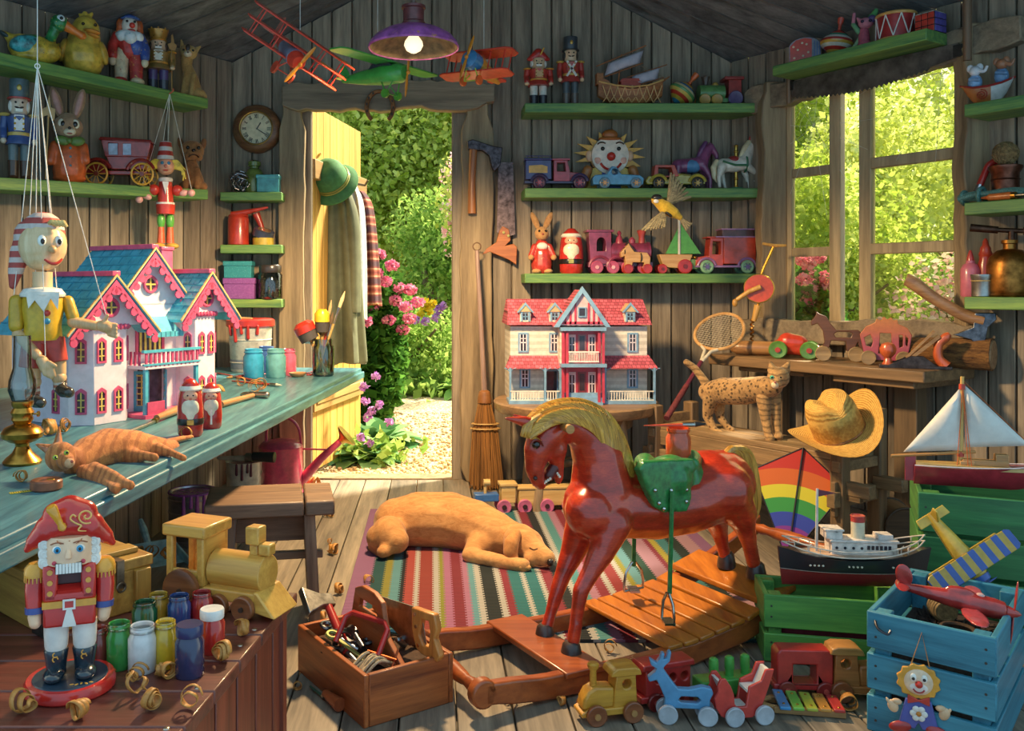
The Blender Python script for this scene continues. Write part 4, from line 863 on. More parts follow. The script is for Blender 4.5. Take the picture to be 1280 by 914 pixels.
# ---- wood shavings
SHV = wood('9c6428','d89f55','x',3,.5,.1,0,0,False)
def shaving_mesh(bm,seed,R_=1.0):
    r = random.Random(seed); r0 = r.random(); n = 46; turns = r.uniform(1.6,2.8); w = r.uniform(.35,.9); drift = r.uniform(.3,2.2); prev = None
    for i in range(n):
        t = i/(n-1); a = t*turns*2*math.pi; q = R_*(1-(.2+.4*r0)*t); x = t*drift+.12*math.sin(5*a/turns+seed); ww = w*(.6+.4*math.sin(math.pi*t))
        v = [bm.verts.new((x+s*ww*.5,q*math.cos(a)*1.0,q*math.sin(a)+R_)) for s in (-1,0,1)]
        if prev:
            for k in (0,1): bm.faces.new((prev[k],prev[k+1],v[k+1],v[k]))
        prev = v
def shaving(p,size,seed,label,group):
    bm = bmesh.new(); shaving_mesh(bm,seed); bmesh.ops.scale(bm,vec=(size,)*3,verts=bm.verts)
    o = finish(bm,'wood_shaving',SHV); s = o.modifiers.new('t','SOLIDIFY'); s.thickness = .0012
    o.location = p; o.rotation_euler = (0,0,random.Random(seed).uniform(0,6.28)); props(o,label,'wood shaving',group)
for i,(a,b,s) in enumerate(((58,545,11),(80,542,10),(24,604,8),(232,549,8),(274,498,9),(318,492,9),(326,488,8),(300,483,6))):
    p = ben(a,b); shaving(p,s*p.y/F,i+1,'curled wood shaving on the blue workbench','shavings on the workbench')
# ---- ginger cat stretched out on the bench
o = ben(135,582); g = thing('cat','ginger tabby cat lying stretched along the blue workbench','cat',o)
GIN = fur('a85a28','dd8f4c',55,stripe=('84401a',11,'X'),stretch=(1.6,1,1))
P(g,'body',GIN,WK(o,[(215,560,2.35,10),(196,562,2.28,16),(168,562,2.22,24),(135,560,2.15,25),(110,568,2.08,22),(92,578,2.02,17)]),
  WK(o,[(105,590,1.98,10),(125,600,1.93,7),(139,608,1.88,5.5),(145,612,1.86,6.5)]),WK(o,[(118,586,1.98,9),(140,594,1.92,7),(156,603,1.88,5.5),(163,607,1.86,6.5)]),
  WK(o,[(165,572,2.15,12),(182,570,2.13,6),(193,572,2.12,6)]),WK(o,[(198,562,2.22,9),(214,566,2.2,5),(230,573,2.18,4.5)]),WK(o,[(200,555,2.32,5),(225,549,2.4,4),(240,546,2.45,3)]),
  WK(o,[(92,574,2.02,15),(82,570,1.98,14)]),rm=.0045,sm=5)
h = P(g,'head',GIN,WK(o,[(76,571,1.95,19)]),WK(o,[(82,576,1.92,11),(88,578,1.90,6)]),WK(o,[(62,562,1.97,7),(46,556,1.98,2)]),WK(o,[(72,560,1.97,7),(74,534,1.98,1.5)]),rm=.003,sm=3)
P(h,'muzzle',fur('c88a5c','e8bd92',50),WK(o,[(87,579,1.885,6)])); P(h,'nose',paint('c06048',.3),WK(o,[(90,577,1.868,2)]))
for a,b in ((69,572),(83,566)): P(h,'eye',paint('a8b844',.1),WK(o,[(a,b,1.885 if a < 80 else 1.89,3.3)])); P(h,'pupil',paint('101408',.1),WK(o,[(a+.8,b,1.874 if a < 80 else 1.879,1.6)]))
P(h,'inner_ear',paint('b87858',.7),WK(o,[(73,557,1.955,4),(74,542,1.967,1)]),WK(o,[(60,563,1.945,4),(50,558,1.96,1)]))
# ---- nesting figures
def nestman(name,label,px,py,w,hh,armed,sur=None,Y=None):
    p = sur or ben(px,py); g = thing(name,label,'doll',p,p.y/F,face(px)); k = hh/72
    b = P(g,'body',paint('b8302a',.2,.15,.6),('l',(0,0,0),[(w*.42,0),(w*.48,4*k),(w*.5,20*k),(w*.49,36*k),(w*.44,52*k),(w*.34,64*k),(w*.16,71*k),(1,72*k)],24))
    P(b,'beard',paint('e6dfc4',.45,.15),('s',(0,-w*.33,36*k),(w*.34,w*.2,14*k)),('s',(0,-w*.4,28*k),(w*.2,w*.12,12*k)),rm=.0018 if p.y < 3 else .003)
    f = P(b,'face',paint('e0a888',.35),('s',(0,-w*.32,51*k),(w*.28,w*.17,8*k))); fig_eyes(f,(-w*.1,w*.1),-w*.45,52*k,1.3*k); P(f,'nose',paint('d07860',.3),('s',(0,-w*.46,48*k),1.8*k))
    P(b,'cap_band',paint('eee6d6',.6),('l',(0,0,0),[(w*.40,57*k),(w*.44,59*k),(w*.37,63*k)],24))
    if armed: P(b,'sash',paint('f0e8dc',.5),('c',(0,-w*.5,8*k),(0,-w*.48,32*k),1.6*k))
    else: P(b,'belt',paint('201c1c',.3),('l',(0,0,0),[(w*.5,15*k),(w*.515,16*k),(w*.515,22*k),(w*.5,23*k)],24)); P(b,'buckle',metal('c8b060'),('b',(0,-w*.51,19*k),(8*k,2*k,6*k)))
    return g
nestman('nesting_doll','larger red white-bearded doll with black belt on the workbench before the doll\'s house',238,545,32,72,False)
nestman('nesting_doll','smaller red bearded doll with buttoned coat, behind the larger one on the workbench',264,535,27,57,True)
# ---- hand tools and brushes on the bench
def rodthing(name,label,cat,a,b,segs,z=.006):
    """tool lying from a to b (points); segs = [(part, mat, t0, t1, r0, r1)]"""
    d = b-a; L_ = d.length; g = thing(name,label,cat,a,1.0,(0,0,math.degrees(math.atan2(d.y,d.x))))
    for nm,mt,t0,t1,r0,r1 in segs: P(g,nm,mt,('c',(L_*t0,0,max(r0,r1)),(L_*t1,0,max(r0,r1)),r0,r1,12))
    return g
HND = wood('8c5f38','c39362','x',2,.4,.15,0,.2,False); STL = metal('b8b4ac',.3); RDL = paint('a8302a',.3)
rodthing('chisel','gouge chisel with wooden handle lying beside the bearded dolls','chisel',ben(163,542),ben(224,517),[('blade',STL,0,.45,.006,.006),('ferrule',BR_,.45,.5,.009,.009),('handle',HND,.5,1,.010,.015)])
a,b = ben(276,510),ben(318,498); g = rodthing('hammer','claw hammer with wooden handle on the workbench','hammer',a,b,[('handle',HND,0,.95,.012,.010)])
L_ = (b-a).length; P(g,'head',metal('a89c90',.35),('k',(L_,-.05,.014),(L_,.02,.014),.013,.011),('T',[(L_,.02,.016),(L_+.01,.05,.014),(L_+.03,.07,.008)],[.010,.004],8))
for lb,a,b in (('thin red paintbrush lying farthest back on the workbench',(272,468),(330,480)),('red-handled paintbrush whose bristles point at the paint jars',(345,468),(283,474)),('flat paintbrush with white bristles next to the hammer',(290,478),(352,484))):
    rodthing('paintbrush',lb,'paintbrush',ben(*a),ben(*b),[('handle',RDL,0,.78,.003,.006),('ferrule',STL,.78,.9,.007,.007),('bristles',paint('d8cdb8' if 'white' in lb else '9c7a4c',.8),.9,1,.007,.002)])
def jar(label,p,w,hh,col,glass=False,lid=None,liquid=None,name='paint_jar',cat='paint jar',group=None):
    g = thing(name,label,cat,p,p.y/F,(0,0,0),group); pr = [(w*.46,0),(w*.5,hh*.04),(w*.5,hh*.72),(w*.42,hh*.82),(w*.42,hh*.98)]
    if lid: P(g,'pot',paint(col,.2,.12,.6),('l',(0,0,0),pr+[(w*.36,hh*.98)],24)); P(g,'lid',paint(lid,.3),('l',(0,0,0),[(w*.46,hh*.84),(w*.47,hh*.86),(w*.47,hh*1.04),(w*.44,hh*1.07),(1,hh*1.07)],24))
    else:
        P(g,'pot',paint(col,.15,.12,.7),('l',(0,0,0),pr+[(w*.40,hh*1.0),(w*.37,hh*.98),(w*.37,hh*.86),(1,hh*.86)],24))
        P(g,'rim',glassy('f0f4f4',.05,.75) if glass else paint(col,.2),('o',(0,0,hh*.98),w*.41,w*.025,'z',24,6),('l',(0,0,0),[(w*.44,hh*.86),(w*.46,hh*.87),(w*.46,hh*.9),(w*.44,hh*.91)],24))
    return g
jar('sky blue paint jar, leftmost of those before the bucket on the workbench',ben(317,472),26,36,'3a9cc4'); jar('dark blue paint jar half hidden behind the sky blue and teal ones',ben(333,467),22,34,'3a5a96')
jar('dull teal paint jar between the sky blue jar and the pink jar',ben(345,472),25,36,'6aa6a8'); jar('pink paint jar at the right of the workbench jars',ben(361,469),19,33,'d8607a')
p = ben(372,471); ONE('dish','small round wooden dish of shavings beside the paint jars','dish',p,HND,('l',(0,0,0),[(.025,0),(.04,.012),(.042,.02),(.036,.014),(.001,.008)],24))
ONE('pigment_flakes','scattered red pigment flakes on the workbench before the brush jar','pigment',ben(390,468),paint('c22a22',.6),*[('s',(random.uniform(-.07,.07),random.uniform(-.1,.1),.003),(random.uniform(.004,.011),random.uniform(.004,.011),.003),None,7,5) for i in range(22)],kind='stuff')
p = ben(313,464); g = thing('paint_bucket','white paint bucket with dripping red lid at the back of the workbench','bucket',p,p.y/F)
P(g,'pail',paint('c9c4b8',.35,.15,wear='8c8478'),('l',(0,0,0),[(23,0),(24,2),(27,58),(28,60)],30),*[('o',(0,0,z),r,.8,'z',30,6) for z,r in ((12,24.6),(40,26.2))]); P(g,'label',paint('7c8490',.5),('l',(0,0,0),[(24.2,4),(25.3,28)],30))
P(g,'lid',paint('b8322c',.3,.15,.4),('l',(0,0,0),[(28,55),(30,57),(30,64),(27,66),(24,64),(1,64)],30),*[('k',(30*math.sin(a),-30*math.cos(a),57),(27.5*math.sin(a),-27.5*math.cos(a),57-l),1.6,2.2) for a,l in ((-.8,10),(-.5,18),(-.2,8),(.1,14),(.5,9))])
rodthing('palette_knife','palette knife with wooden handle resting on the red bucket lid','tool',p+Vector((-.06,-.02,.253)),p+Vector((.11,-.05,.253)),[('handle',HND,0,.45,.012,.008),('ferrule',BR_,.45,.5,.008,.008),('blade',STL,.5,1,.004,.003)])
def brushjar(label,p,brushes):
    g = thing('glass_jar',label,'jar',p,p.y/F); P(g,'glass',glassy('d8e0cc',.04,.78),('l',(0,0,0),[(12,0),(13.5,2),(13.5,36),(11,40),(11,46),(10.2,46),(10.2,40),(12.6,36),(12.6,2.5),(1,2)],24))
    return g
p = ben(404,470); brushjar('clear glass jar holding paintbrushes at the far corner of the workbench',p,0); s_ = p.y/F
for lb,x0,x1,L_,col,br,w in (('wide brush loaded with red paint in the glass jar',4,-26,66,'3a3632','c23628',13),('wide brush tipped with yellow paint in the glass jar',-2,-1,82,'2e2c2c','e0bc2c',9),('thin red-handled brush in the glass jar',-5,10,95,'a83a2c','c0a070',2.2),('long pale wooden brush leaning right in the glass jar',-8,27,106,'c8a464','d8c090',2.6),('short dark brush in the glass jar',-3,12,80,'5a3a28','6a5238',2.4)):
    b0 = Vector((x0,0,4)); b1 = Vector((x1,-3 if w > 5 else 2,L_)); d = b1-b0; g = thing('paintbrush',lb,'paintbrush',p,s_)
    P(g,'handle',paint('b98a4c' if w > 5 else col,.4),('t',[b0,b0+d*.6],[1.4,2.2 if w > 5 else 1.6],8))
    if w > 5: P(g,'ferrule',STL,('t',[b0+d*.6,b0+d*.68],[2.2,w*.9],12)); P(g,'bristles',paint('4a4442',.8),('t',[b0+d*.66,b0+d*.86],[w*.9,w],14)); P(g,'paint_tip',paint(br,.3),('t',[b0+d*.82,b0+d*.95,b0+d*1.02],[w*1.05,w*1.05,w*.6],14),label='paint-loaded tip')
    else: P(g,'ferrule',STL,('t',[b0+d*.6,b0+d*.8],[1.6,w*.8],8)); P(g,'bristles',paint(br,.8),('t',[b0+d*.8,b0+d*.9,b0+d],[w*.8,w,.4],8))

# ---------------------------------------------------------------- door side: clock, small shelves, coats, tools, planes
def wl(px,z,Y=4.72): return on(px,z,Y)
o = at(322,162,BKY); g = thing('wall_clock','round wooden wall clock with cream dial, left of the doorway','clock',o,BKY/F)
P(g,'case',wood('4a2e1c','8d5f3c','x',2,.4,.2,0,.2,False),('l',(0,0,0),[(30,0),(30.5,4),(29,9),(25,12),(22,13),(20,10),(20,4),(1,4)],40,(90,0,0)))
P(g,'bezel',metal('b0884c',.3),('o',(0,-10.5,0),20.5,1.3,'y',40,8)); P(g,'dial',paint('d8c8a0',.5,.12),('c',(0,-4,0),(0,-6,0),20,20,40))
NUM = ['XII','I','II','III','IIII','V','VI','VII','VIII','IX','X','XI']
pr = []
for i,t in enumerate(NUM):
    a = math.radians(90-30*i); m = MX((15.5*math.cos(a),-6.3,15.5*math.sin(a)),(0,-(math.degrees(a)-90),0)); x = -(len(t)-1)*.75
    for c in t:
        if c == 'I': pr.append(('m',m,[('b',(x,0,0),(.6,.3,5))]))
        elif c == 'V': pr.append(('m',m,[('b',(x-.6,0,0),(.6,.3,5),(0,-14,0)),('b',(x+.6,0,0),(.6,.3,5),(0,14,0))]))
        else: pr.append(('m',m,[('b',(x,0,0),(.6,.3,5.2),(0,22,0)),('b',(x,0,0),(.6,.3,5.2),(0,-22,0))]))
        x += 1.5
P(g,'numerals',paint('2a2018',.6),*pr)
P(g,'hand',paint('1c1612',.4),('p',[(-.6,-1),(.8,-.6),(5.5,7),(4.8,8)],-7.4,-7)); P(g,'hand',paint('1c1612',.4),('p',[(-.5,.6),(.3,-.8),(13,-8.8),(13,-7.8)],-8,-7.6))
SA,SB_,SC = 1.547,1.27,.984
for z,lb in ((SA,'top small green shelf left of the doorway, under the clock'),(SB_,'middle small green shelf left of the doorway, with the red oil can'),(SC,'bottom small green shelf left of the doorway, above the paint bucket')):
    a,b = on(275,z,4.62),on(352,z,4.62); plank('wall_shelf',lb,a,b,z,.155,.045,0,group='green plank shelves')
def bk(name,label,cat,px,z,Y=4.69,group=None,rot=None): p = on(px,z,Y); return thing(name,label,cat,p,Y/F,rot or (0,0,0),group)
g = bk('wire_ball','tangled ball of silver wire on the top small shelf','wire',300,SA); rq = random.Random(2); pr = []
for i in range(15):
    u = Vector((rq.gauss(0,1),rq.gauss(0,1),rq.gauss(0,1))).normalized(); f1,f2 = _frame(u); rr_ = rq.uniform(9,14)
    pr.append(('t',[Vector((0,0,15))+(f1*math.cos(t)+f2*math.sin(t))*rr_+u*rq.uniform(-3,3) for t in np.linspace(0,6.28,17)],.55,5))
P(g,'coil',metal('a8a4a8',.3),*pr)
g = bk('bottle','squat green glazed bottle behind the tin on the top small shelf','bottle',318,SA,4.73); P(g,'body',paint('6c7c3a',.2,.3,.6),('l',(0,0,0),[(11,0),(12,3),(12,24),(9,30),(6,32),(6,34),(8,35),(8,40),(5,42)],24))
g = bk('tin_box','turquoise tin box on the top small shelf','box',336,SA,4.68); P(g,'box',paint('3f8f98',.35,.2),('b',(0,0,9.5),(28,16,19)),bev=.006); P(g,'lid',paint('4fa3aa',.35,.2),('b',(0,0,20),(29.5,17.5,5)),bev=.005)
g = bk('oil_can','red paint can with long spout lid on the middle small shelf','can',298,SB_); RC = paint('b83a2a',.3,.15,.4); P(g,'can',RC,('l',(0,0,0),[(12,0),(13,1),(13,33),(12,35),(13,36),(12,38),(1,39)],26)); P(g,'spout',RC,('t',[(-8,-3,38),(10,-4,41),(38,-6,47)],[4,3.5,1.2],10))
g = bk('glue_gun','red handled trigger tool leaning behind the tape rolls','tool',324,SB_,4.72); P(g,'handle',RC,('t',[(-4,0,40),(2,0,26),(7,0,6)],[5,3.5,4],10)); P(g,'trigger',paint('7a2a22',.4),('b',(6,-4,12),(4,5,12),(0,-20,0)))
for lb,x,z,c1,t,Y_ in (('roll of dark blue tape on top of the yellow roll',328,11,'3c4258',20,4.69),('roll of yellow tape under the dark roll on the middle shelf',329,0,'c8a83a',0,4.69)):
    g = bk('tape_roll',lb,'tape',x,SB_,Y_); q = ('m',MX((0,0,z),(14 if z else 0,t,0)),[('l',(0,0,0),[(8,0),(13,0),(13,9),(8,9),(8,0)],26)]); P(g,'tape',paint(c1,.35),q); P(g,'core',paint('8c6a48',.7),('m',MX((0,0,z),(14 if z else 0,t,0)),[('l',(0,0,0),[(7.4,0),(8.2,0),(8.2,9.4),(7.4,9.4),(7.4,0)],26)]))
def dbox(label,px,z0,w,d,h,c1,c2):
    g = bk('patterned_box',label,'box',px,z0,4.69); P(g,'box',paint(c1,.5,.1,0,0,120,c2),('b',(0,0,h*.38),(w,d,h*.76)),bev=.003); P(g,'lid',paint(c1,.5,.1,0,0,120,c2),('b',(0,0,h*.86),(w+2,d+2,h*.28)),bev=.003)
dbox('purple patterned box on the bottom small shelf',301,SC,38,22,26,'8c4f98','b884c0'); dbox('turquoise patterned box stacked on the purple box',299,SC+26*4.69/F,34,20,21,'2f8c94','7cc4c0')
g = bk('glass_jar','glass jar of nails with dark lid on the bottom small shelf','jar',338,SC,4.67); P(g,'glass',glassy('dde4dc',.04,.78),('l',(0,0,0),[(14,0),(15,2),(15,30),(12,34),(12,35)],26)); P(g,'lid',paint('3a3432',.3,.2,.3),('l',(0,0,0),[(13.5,33),(14,34),(14,41),(13,42.5),(1,42.5)],26))
rq = random.Random(6); P(g,'nails',metal('8a8480',.4),*[('c',(rq.uniform(-8,8),rq.uniform(-8,8),rq.uniform(2,26)),(rq.uniform(-11,11),rq.uniform(-11,11),rq.uniform(1,27)),.5,.5,5) for i in range(160)],kind='stuff')
# ---- hat and clothes on the door
def drape(g,name,mat,rows,nf=7,seg=40,seed=1,**k):
    """hanging cloth: closed wavy rings (z, cx, cy, half width, half depth, fold)"""
    bm = bmesh.new(); rg = []; r = random.Random(seed); ph = [r.uniform(0,6.28) for _ in range(3)]
    rows = cr(rows,5)
    for z,cx,cy,wx,wy,fo in rows:
        rg.append([bm.verts.new((cx+wx*math.cos(a)*(1+fo*.3*math.sin(nf*a+ph[0])),cy+wy*math.sin(a)*(1+fo*math.sin(nf*a+ph[0]+z*.004)+.5*fo*math.sin((nf*2-3)*a+ph[1])),z+(fo*4*math.sin(3*a+ph[2]) if z == rows[-1][0] else 0))) for a in [2*math.pi*i/seg for i in range(seg)]])
    _skin(bm,rg); o = finish(bm,name,mat,g.sc,ang=80,**k); o.parent = g.o; return T(o,g.sc)
COAT = matte('636650',var=.12,sc=14); Yc = 5.22
o = at(421,455,Yc); o.x += .03; g = thing('coat','long olive-grey coat hanging on the open door','coat',o,Yc/F,face(421))
c = drape(g,'coat_body',COAT,[(222,-8,0,5,5,.1),(214,-8,-2,15,9,.15),(190,-6,-3,20,12,.25),(130,-4,-3,24,13,.38),(60,-3,-4,27,15,.5),(8,-2,-4,29,16,.6),(2,-2,-4,28,15,.6)],6,48)
drape(g,'sleeve',COAT,[(214,-20,-6,5,5,.1),(180,-26,-9,8,8,.15),(120,-28,-11,8,8,.2),(62,-27,-11,8,8,.25),(58,-27,-11,7,7,.2)],4,24)
drape(g,'sleeve',COAT,[(214,6,-9,5,5,.1),(180,13,-14,8,8,.15),(120,15,-16,8,8,.2),(70,14,-16,9,8,.25),(66,14,-16,8,7,.2)],4,24)
o = at(389,350,5.0); g = thing('scarf','thin bright green scarf hanging at the left of the coat','scarf',o,5.0/F); drape(g,'cloth',matte('4f8a3c'),[(108,6,0,3,3,.2),(80,2,-2,5,4,.3),(30,2,-2,5,3,.4),(2,1,-2,2,2,.3)],4,20)
o = at(447,400,5.5); g = thing('shirt','pale blue-grey shirt hanging between the coat and the plaid shirt','shirt',o,5.5/F,face(447)); drape(g,'cloth',matte('aab0b8'),[(168,-6,4,5,5,.2),(140,0,0,8,10,.3),(70,2,0,9,11,.4),(2,2,0,9,10,.5)],5,32)
pm,n,l,b = newmat('plaid_cloth'); v,_ = coords(n,l,(1,1,1)); sx = n.new('ShaderNodeSeparateXYZ'); l.new(v,sx.inputs[0])
fz = math_(n,l,'PINGPONG',sx.outputs['Z'],.055); fx_ = math_(n,l,'PINGPONG',sx.outputs['X'],.03)
cz = ramp(n,l,math_(n,l,'MULTIPLY',fz,18),[(0,lin('6e2a2a')),(.25,lin('9c4a3a')),(.45,lin('c89a7c')),(.55,lin('7a3434')),(.8,lin('4a3040'))]); l.new(mixc(n,l,math_(n,l,'MULTIPLY',fx_,12),cz,lin('6a3a30')),b.inputs['Base Color']); b.inputs['Roughness'].default_value = .9
o = at(459,384,5.62); g = thing('shirt','red plaid shirt hanging at the free edge of the door','shirt',o,5.62/F,face(459)); drape(g,'cloth',pm,[(145,-10,2,6,5,.2),(125,-2,0,9,9,.3),(70,2,-2,11,11,.4),(3,4,-2,13,11,.5)],5,36)
o = at(416,228,5.06); g = thing('felt_hat','green felt hat with feather and cord hanging over the coat on the door','hat',o,5.06/F,(58,0,-20))
P(g,'crown',matte('3f7444',sc=40),('l',(0,0,0),[(23,-2),(22.5,8),(21,20),(16,28),(8,31),(1,30)],32)); P(g,'brim',matte('3f7444',sc=40),('l',(0,0,0),[(22,0),(28,-3),(32,-6),(32.5,-4),(28,0),(22,3)],36))
P(g,'cord',paint('8c8a3c',.6),('o',(0,0,4),23.4,1.2,'z',36,6),('o',(0,0,7),23,1,'z',36,6)); P(g,'feather',paint('d8c070',.6),('T',[(-16,14,4),(-20,12,16),(-14,14,30),(-4,16,38)],[2,3.5,3,.6],6))
# ---- tools on and by the right door post
RUST = metal('5c5458',.5,.4); ASH = wood('7c4426','b8763e','z',2,.45,.2,0,.2,False)
Y = 4.70; o = at(591,267,Y); g = thing('hatchet','hatchet with brown handle hanging head-up on the right door post','axe',o,Y/F); P(g,'handle',ASH,('T',[(-1,0,0),(-1,0,40),(1,0,84)],[5.5,4.5,5],12)); P(g,'head',RUST,('p',[(-7,90),(-6,80),(12,78),(20,72),(24,56),(27,52),(34,60),(37,82),(28,83),(12,88),(0,92)],-5,5),bev=.004)
Y = 4.74; o = at(632,295,Y); g = thing('hand_saw','old hand saw with carved orange wooden handle hanging on the wall right of the hatchet','saw',o,Y/F); P(g,'blade',metal('6c5c5c',.5,.4),('p',[(-9,92),(9,92),(12,2),(6,0),(-11,4)]+[],-1,.6))
P(g,'handle',wood('8c4a24','c87a3c','x',2,.4,.2,0,.2,False),('p',[(-8,6),(-4,12),(4,8),(6,-6),(0,-12),(10,-10),(14,-14),(13,-36),(4,-30),(-10,-24),(-20,-20),(-30,-24),(-24,-16),(-12,-8)],-4,3),bev=.003)
P(g,'bolt',metal('c8b060'),('c',(-3,-6,4),(-3,-3.5,4),1.6),('c',(3,-6,0),(3,-3.5,0),1.6))
Y = 4.55; o = at(609,609,Y); o.z = 0; g = thing('broom','old twig broom leaning against the right door post','broom',o,Y/F,(-2.5,0,0)); P(g,'handle',wood('6e5a58','b09080','z',2,.5,.2,0,.2,False),('T',[(-3,0,118),(-6,0,180),(-12,3,300)],[4,3.2,2.8],10)); P(g,'loop',paint('6a4a30',.7),('o',(-12,3,305),5,.8,'y',16,6))
P(g,'collar',paint('8c5a30',.5),('l',(-3,0,0),[(4,124),(7,122),(9,112),(9,108)],16)); rq = random.Random(9); pr = []
for i in range(420):
    a = rq.uniform(0,6.28); q = math.sqrt(rq.random()); x,y = math.cos(a)*q,math.sin(a)*q
    pr.append(('t',[(-3+x*7,y*6,112),(-2+x*17,y*9,70),(x*22+rq.uniform(-2,2),y*9,rq.uniform(0,10))],[.7,.7,.5],4))
P(g,'bristles',wood('5a3a20','b88040','z',1,.8,.2,.9),*pr); P(g,'binding',paint('c8a060',.6),*[('o',(-2,0,z),rx,.9,'z',20,6,0,360,.6) for z,rx in ((82,17),(76,18.5))])
Y = 4.67; o = at(475,150,Y); g = thing('horseshoe','rusty horseshoe hung on the lintel above the doorway','horseshoe',o,Y/F); hs = [(14*math.cos(t),16+18*math.sin(t)) for t in np.linspace(math.radians(-52),math.radians(232),24)]; hi_ = [(x*1.38,16+(z-16)*1.22) for x,z in hs]
P(g,'shoe',metal('8c5c3c',.55,.4),('p',hi_+hs[::-1],-2,2),bev=.002); P(g,'nail_hole',paint('2a1a12',.8),*[('b',(x*1.19,-2.2,16+(z-16)*1.1),(2,.6,3)) for x,z in hs[2:10:2]+hs[14:22:2]])
# ---- toy aeroplanes hung from the roof
def aero(name,label,px,py,Y,rot,L,rad,fus,wings,wcol,tail,prop,wheels,string=(0,0,8),stripe=None,nose=None,cab=None):
    o = at(px,py,Y); g = thing(name,label,'toy aeroplane',o,Y/F,rot)
    f = P(g,'fuselage',fus,('l',(0,0,0),[(rad*.7,-L*.42),(rad,-L*.36),(rad*1.05,-L*.1),(rad*.75,L*.22),(rad*.3,L*.56)],18,(90,0,0)) if 0 else ('m',MX(rot=(-90,0,0)),[('l',(0,0,0),[(rad*.7,-L*.42),(rad,-L*.36),(rad*1.05,-L*.1),(rad*.75,L*.22),(rad*.3,L*.56)],18)]))
    if stripe: P(f,'stripe',stripe,('m',MX(rot=(-90,0,0)),[('l',(0,0,0),[(rad*1.04,-L*.30),(rad*1.09,-L*.12),(rad*.96,L*.06)],18)]))
    if nose: P(f,'cowl',nose,('m',MX(rot=(-90,0,0)),[('l',(0,0,0),[(rad*.6,-L*.45),(rad*1.06,-L*.40),(rad*1.1,-L*.2)],18)]))
    zs = [w[0] for w in wings]
    for z,sp,ch in wings:
        P(g,'wing',wcol,('p',[(-sp/2,-L*.28+ch*.15),(-sp/2+ch*.3,-L*.28),(sp/2-ch*.3,-L*.28),(sp/2,-L*.28+ch*.15),(sp/2,-L*.28+ch*.8),(sp/2-ch*.3,-L*.28+ch),(-sp/2+ch*.3,-L*.28+ch),(-sp/2,-L*.28+ch*.8)],z-1,z+1,'z'),bev=.002)
    if len(wings) > 1:
        sp,ch = wings[0][1],wings[0][2]
        P(g,'strut',wcol,*[('c',(sx*sp*k,-L*.28+ch*t,min(zs)),(sx*sp*k,-L*.28+ch*t,max(zs)),.8) for sx in (-1,1) for k in (.2,.4) for t in (.2,.8)])
    P(g,'tailplane',tail,('p',[(-L*.2,L*.5),(-L*.16,L*.42),(L*.16,L*.42),(L*.2,L*.5),(L*.16,L*.57),(-L*.16,L*.57)],-.8,.8,'z'),bev=.0015); P(g,'fin',tail,('p',[(L*.42,0),(L*.58,0),(L*.6,L*.17),(L*.54,L*.2),(L*.47,L*.1)],-.8,.8,'x'),bev=.0015)
    q = P(g,'propeller',prop,('m',MX((0,-L*.46,0),(0,8,0)),[('s',(0,0,rad*1.3),(2.6,1,rad*1.3)),('s',(0,0,-rad*1.3),(2.6,1,rad*1.3)),('s',(0,-1,0),2.6)]))
    for sx in (-1,1):
        P(g,'wheel',wheels[0],('c',(sx*rad*1.1-1.5,-L*.22,-rad*2.1),(sx*rad*1.1+1.5,-L*.22,-rad*2.1),wheels[1],None,18)); P(g,'undercarriage',wheels[2],('c',(sx*rad*.5,-L*.3,-rad*.6),(sx*rad*1.0,-L*.22,-rad*2.1),.9),('c',(sx*rad*.5,-L*.1,-rad*.6),(sx*rad*1.0,-L*.22,-rad*2.1),.9))
    P(g,'axle',wheels[2],('c',(-rad*1.1,-L*.22,-rad*2.1),(rad*1.1,-L*.22,-rad*2.1),.8))
    if cab: P(g,'cabin',cab,('h',((-rad*.7,-L*.3,rad*.6),(rad*.7,-L*.3,rad*.6),(rad*.6,L*.1,rad*.6),(-rad*.6,L*.1,rad*.6),(-rad*.6,-L*.22,max(zs)),(rad*.6,-L*.22,max(zs)),(rad*.55,L*.04,max(zs)),(-rad*.55,L*.04,max(zs)))))
    R = Euler([math.radians(a) for a in rot]).to_matrix(); up = R.transposed() @ Vector((0,0,1)); s0 = Vector(string)
    zr = roofz(o.x) if BL < o.x < BR else EAVE
    P(g,'string',paint('d8d4cc',.6),('t',[s0,s0+up*((zr-o.z)/g.sc-s0.z+14)],.45,5))
    return g
REDP = paint('d23f2c',.3,.12,.4); GRN = paint('4aa84a',.3,.12,.4); ORG = paint('e08c2a',.35); DKG = paint('3c4048',.2)
aero('toy_aeroplane','red triplane with yellow propeller hanging left of the lamp',360,62,3.3,(34,22,40),126,11,REDP,[(29,150,20),(12,146,20),(-6,140,20)],REDP,paint('c07060',.4),ORG,(paint('c8482c',.4),8,REDP),stripe=paint('8088a0',.3),string=(0,0,27))
aero('toy_aeroplane','green high-wing plane hanging in front of the lintel beside the lamp',472,95,3.9,(2,-2,56),100,12,GRN,[(14,200,27)],GRN,GRN,ORG,(paint('5a9a34',.3),5.5,paint('4a9a3a',.3)),cab=DKG,string=(0,0,15))
aero('toy_aeroplane','orange-red biplane with blue nose hanging right of the lamp',602,86,3.95,(-14,4,-38),72,11,paint('d89a3c',.35),[(15,104,24),(-12,104,24)],REDP,REDP,ORG,(paint('d8602c',.4),6,paint('b8c040',.4)),nose=paint('3f7fb0',.3),string=(0,0,15))
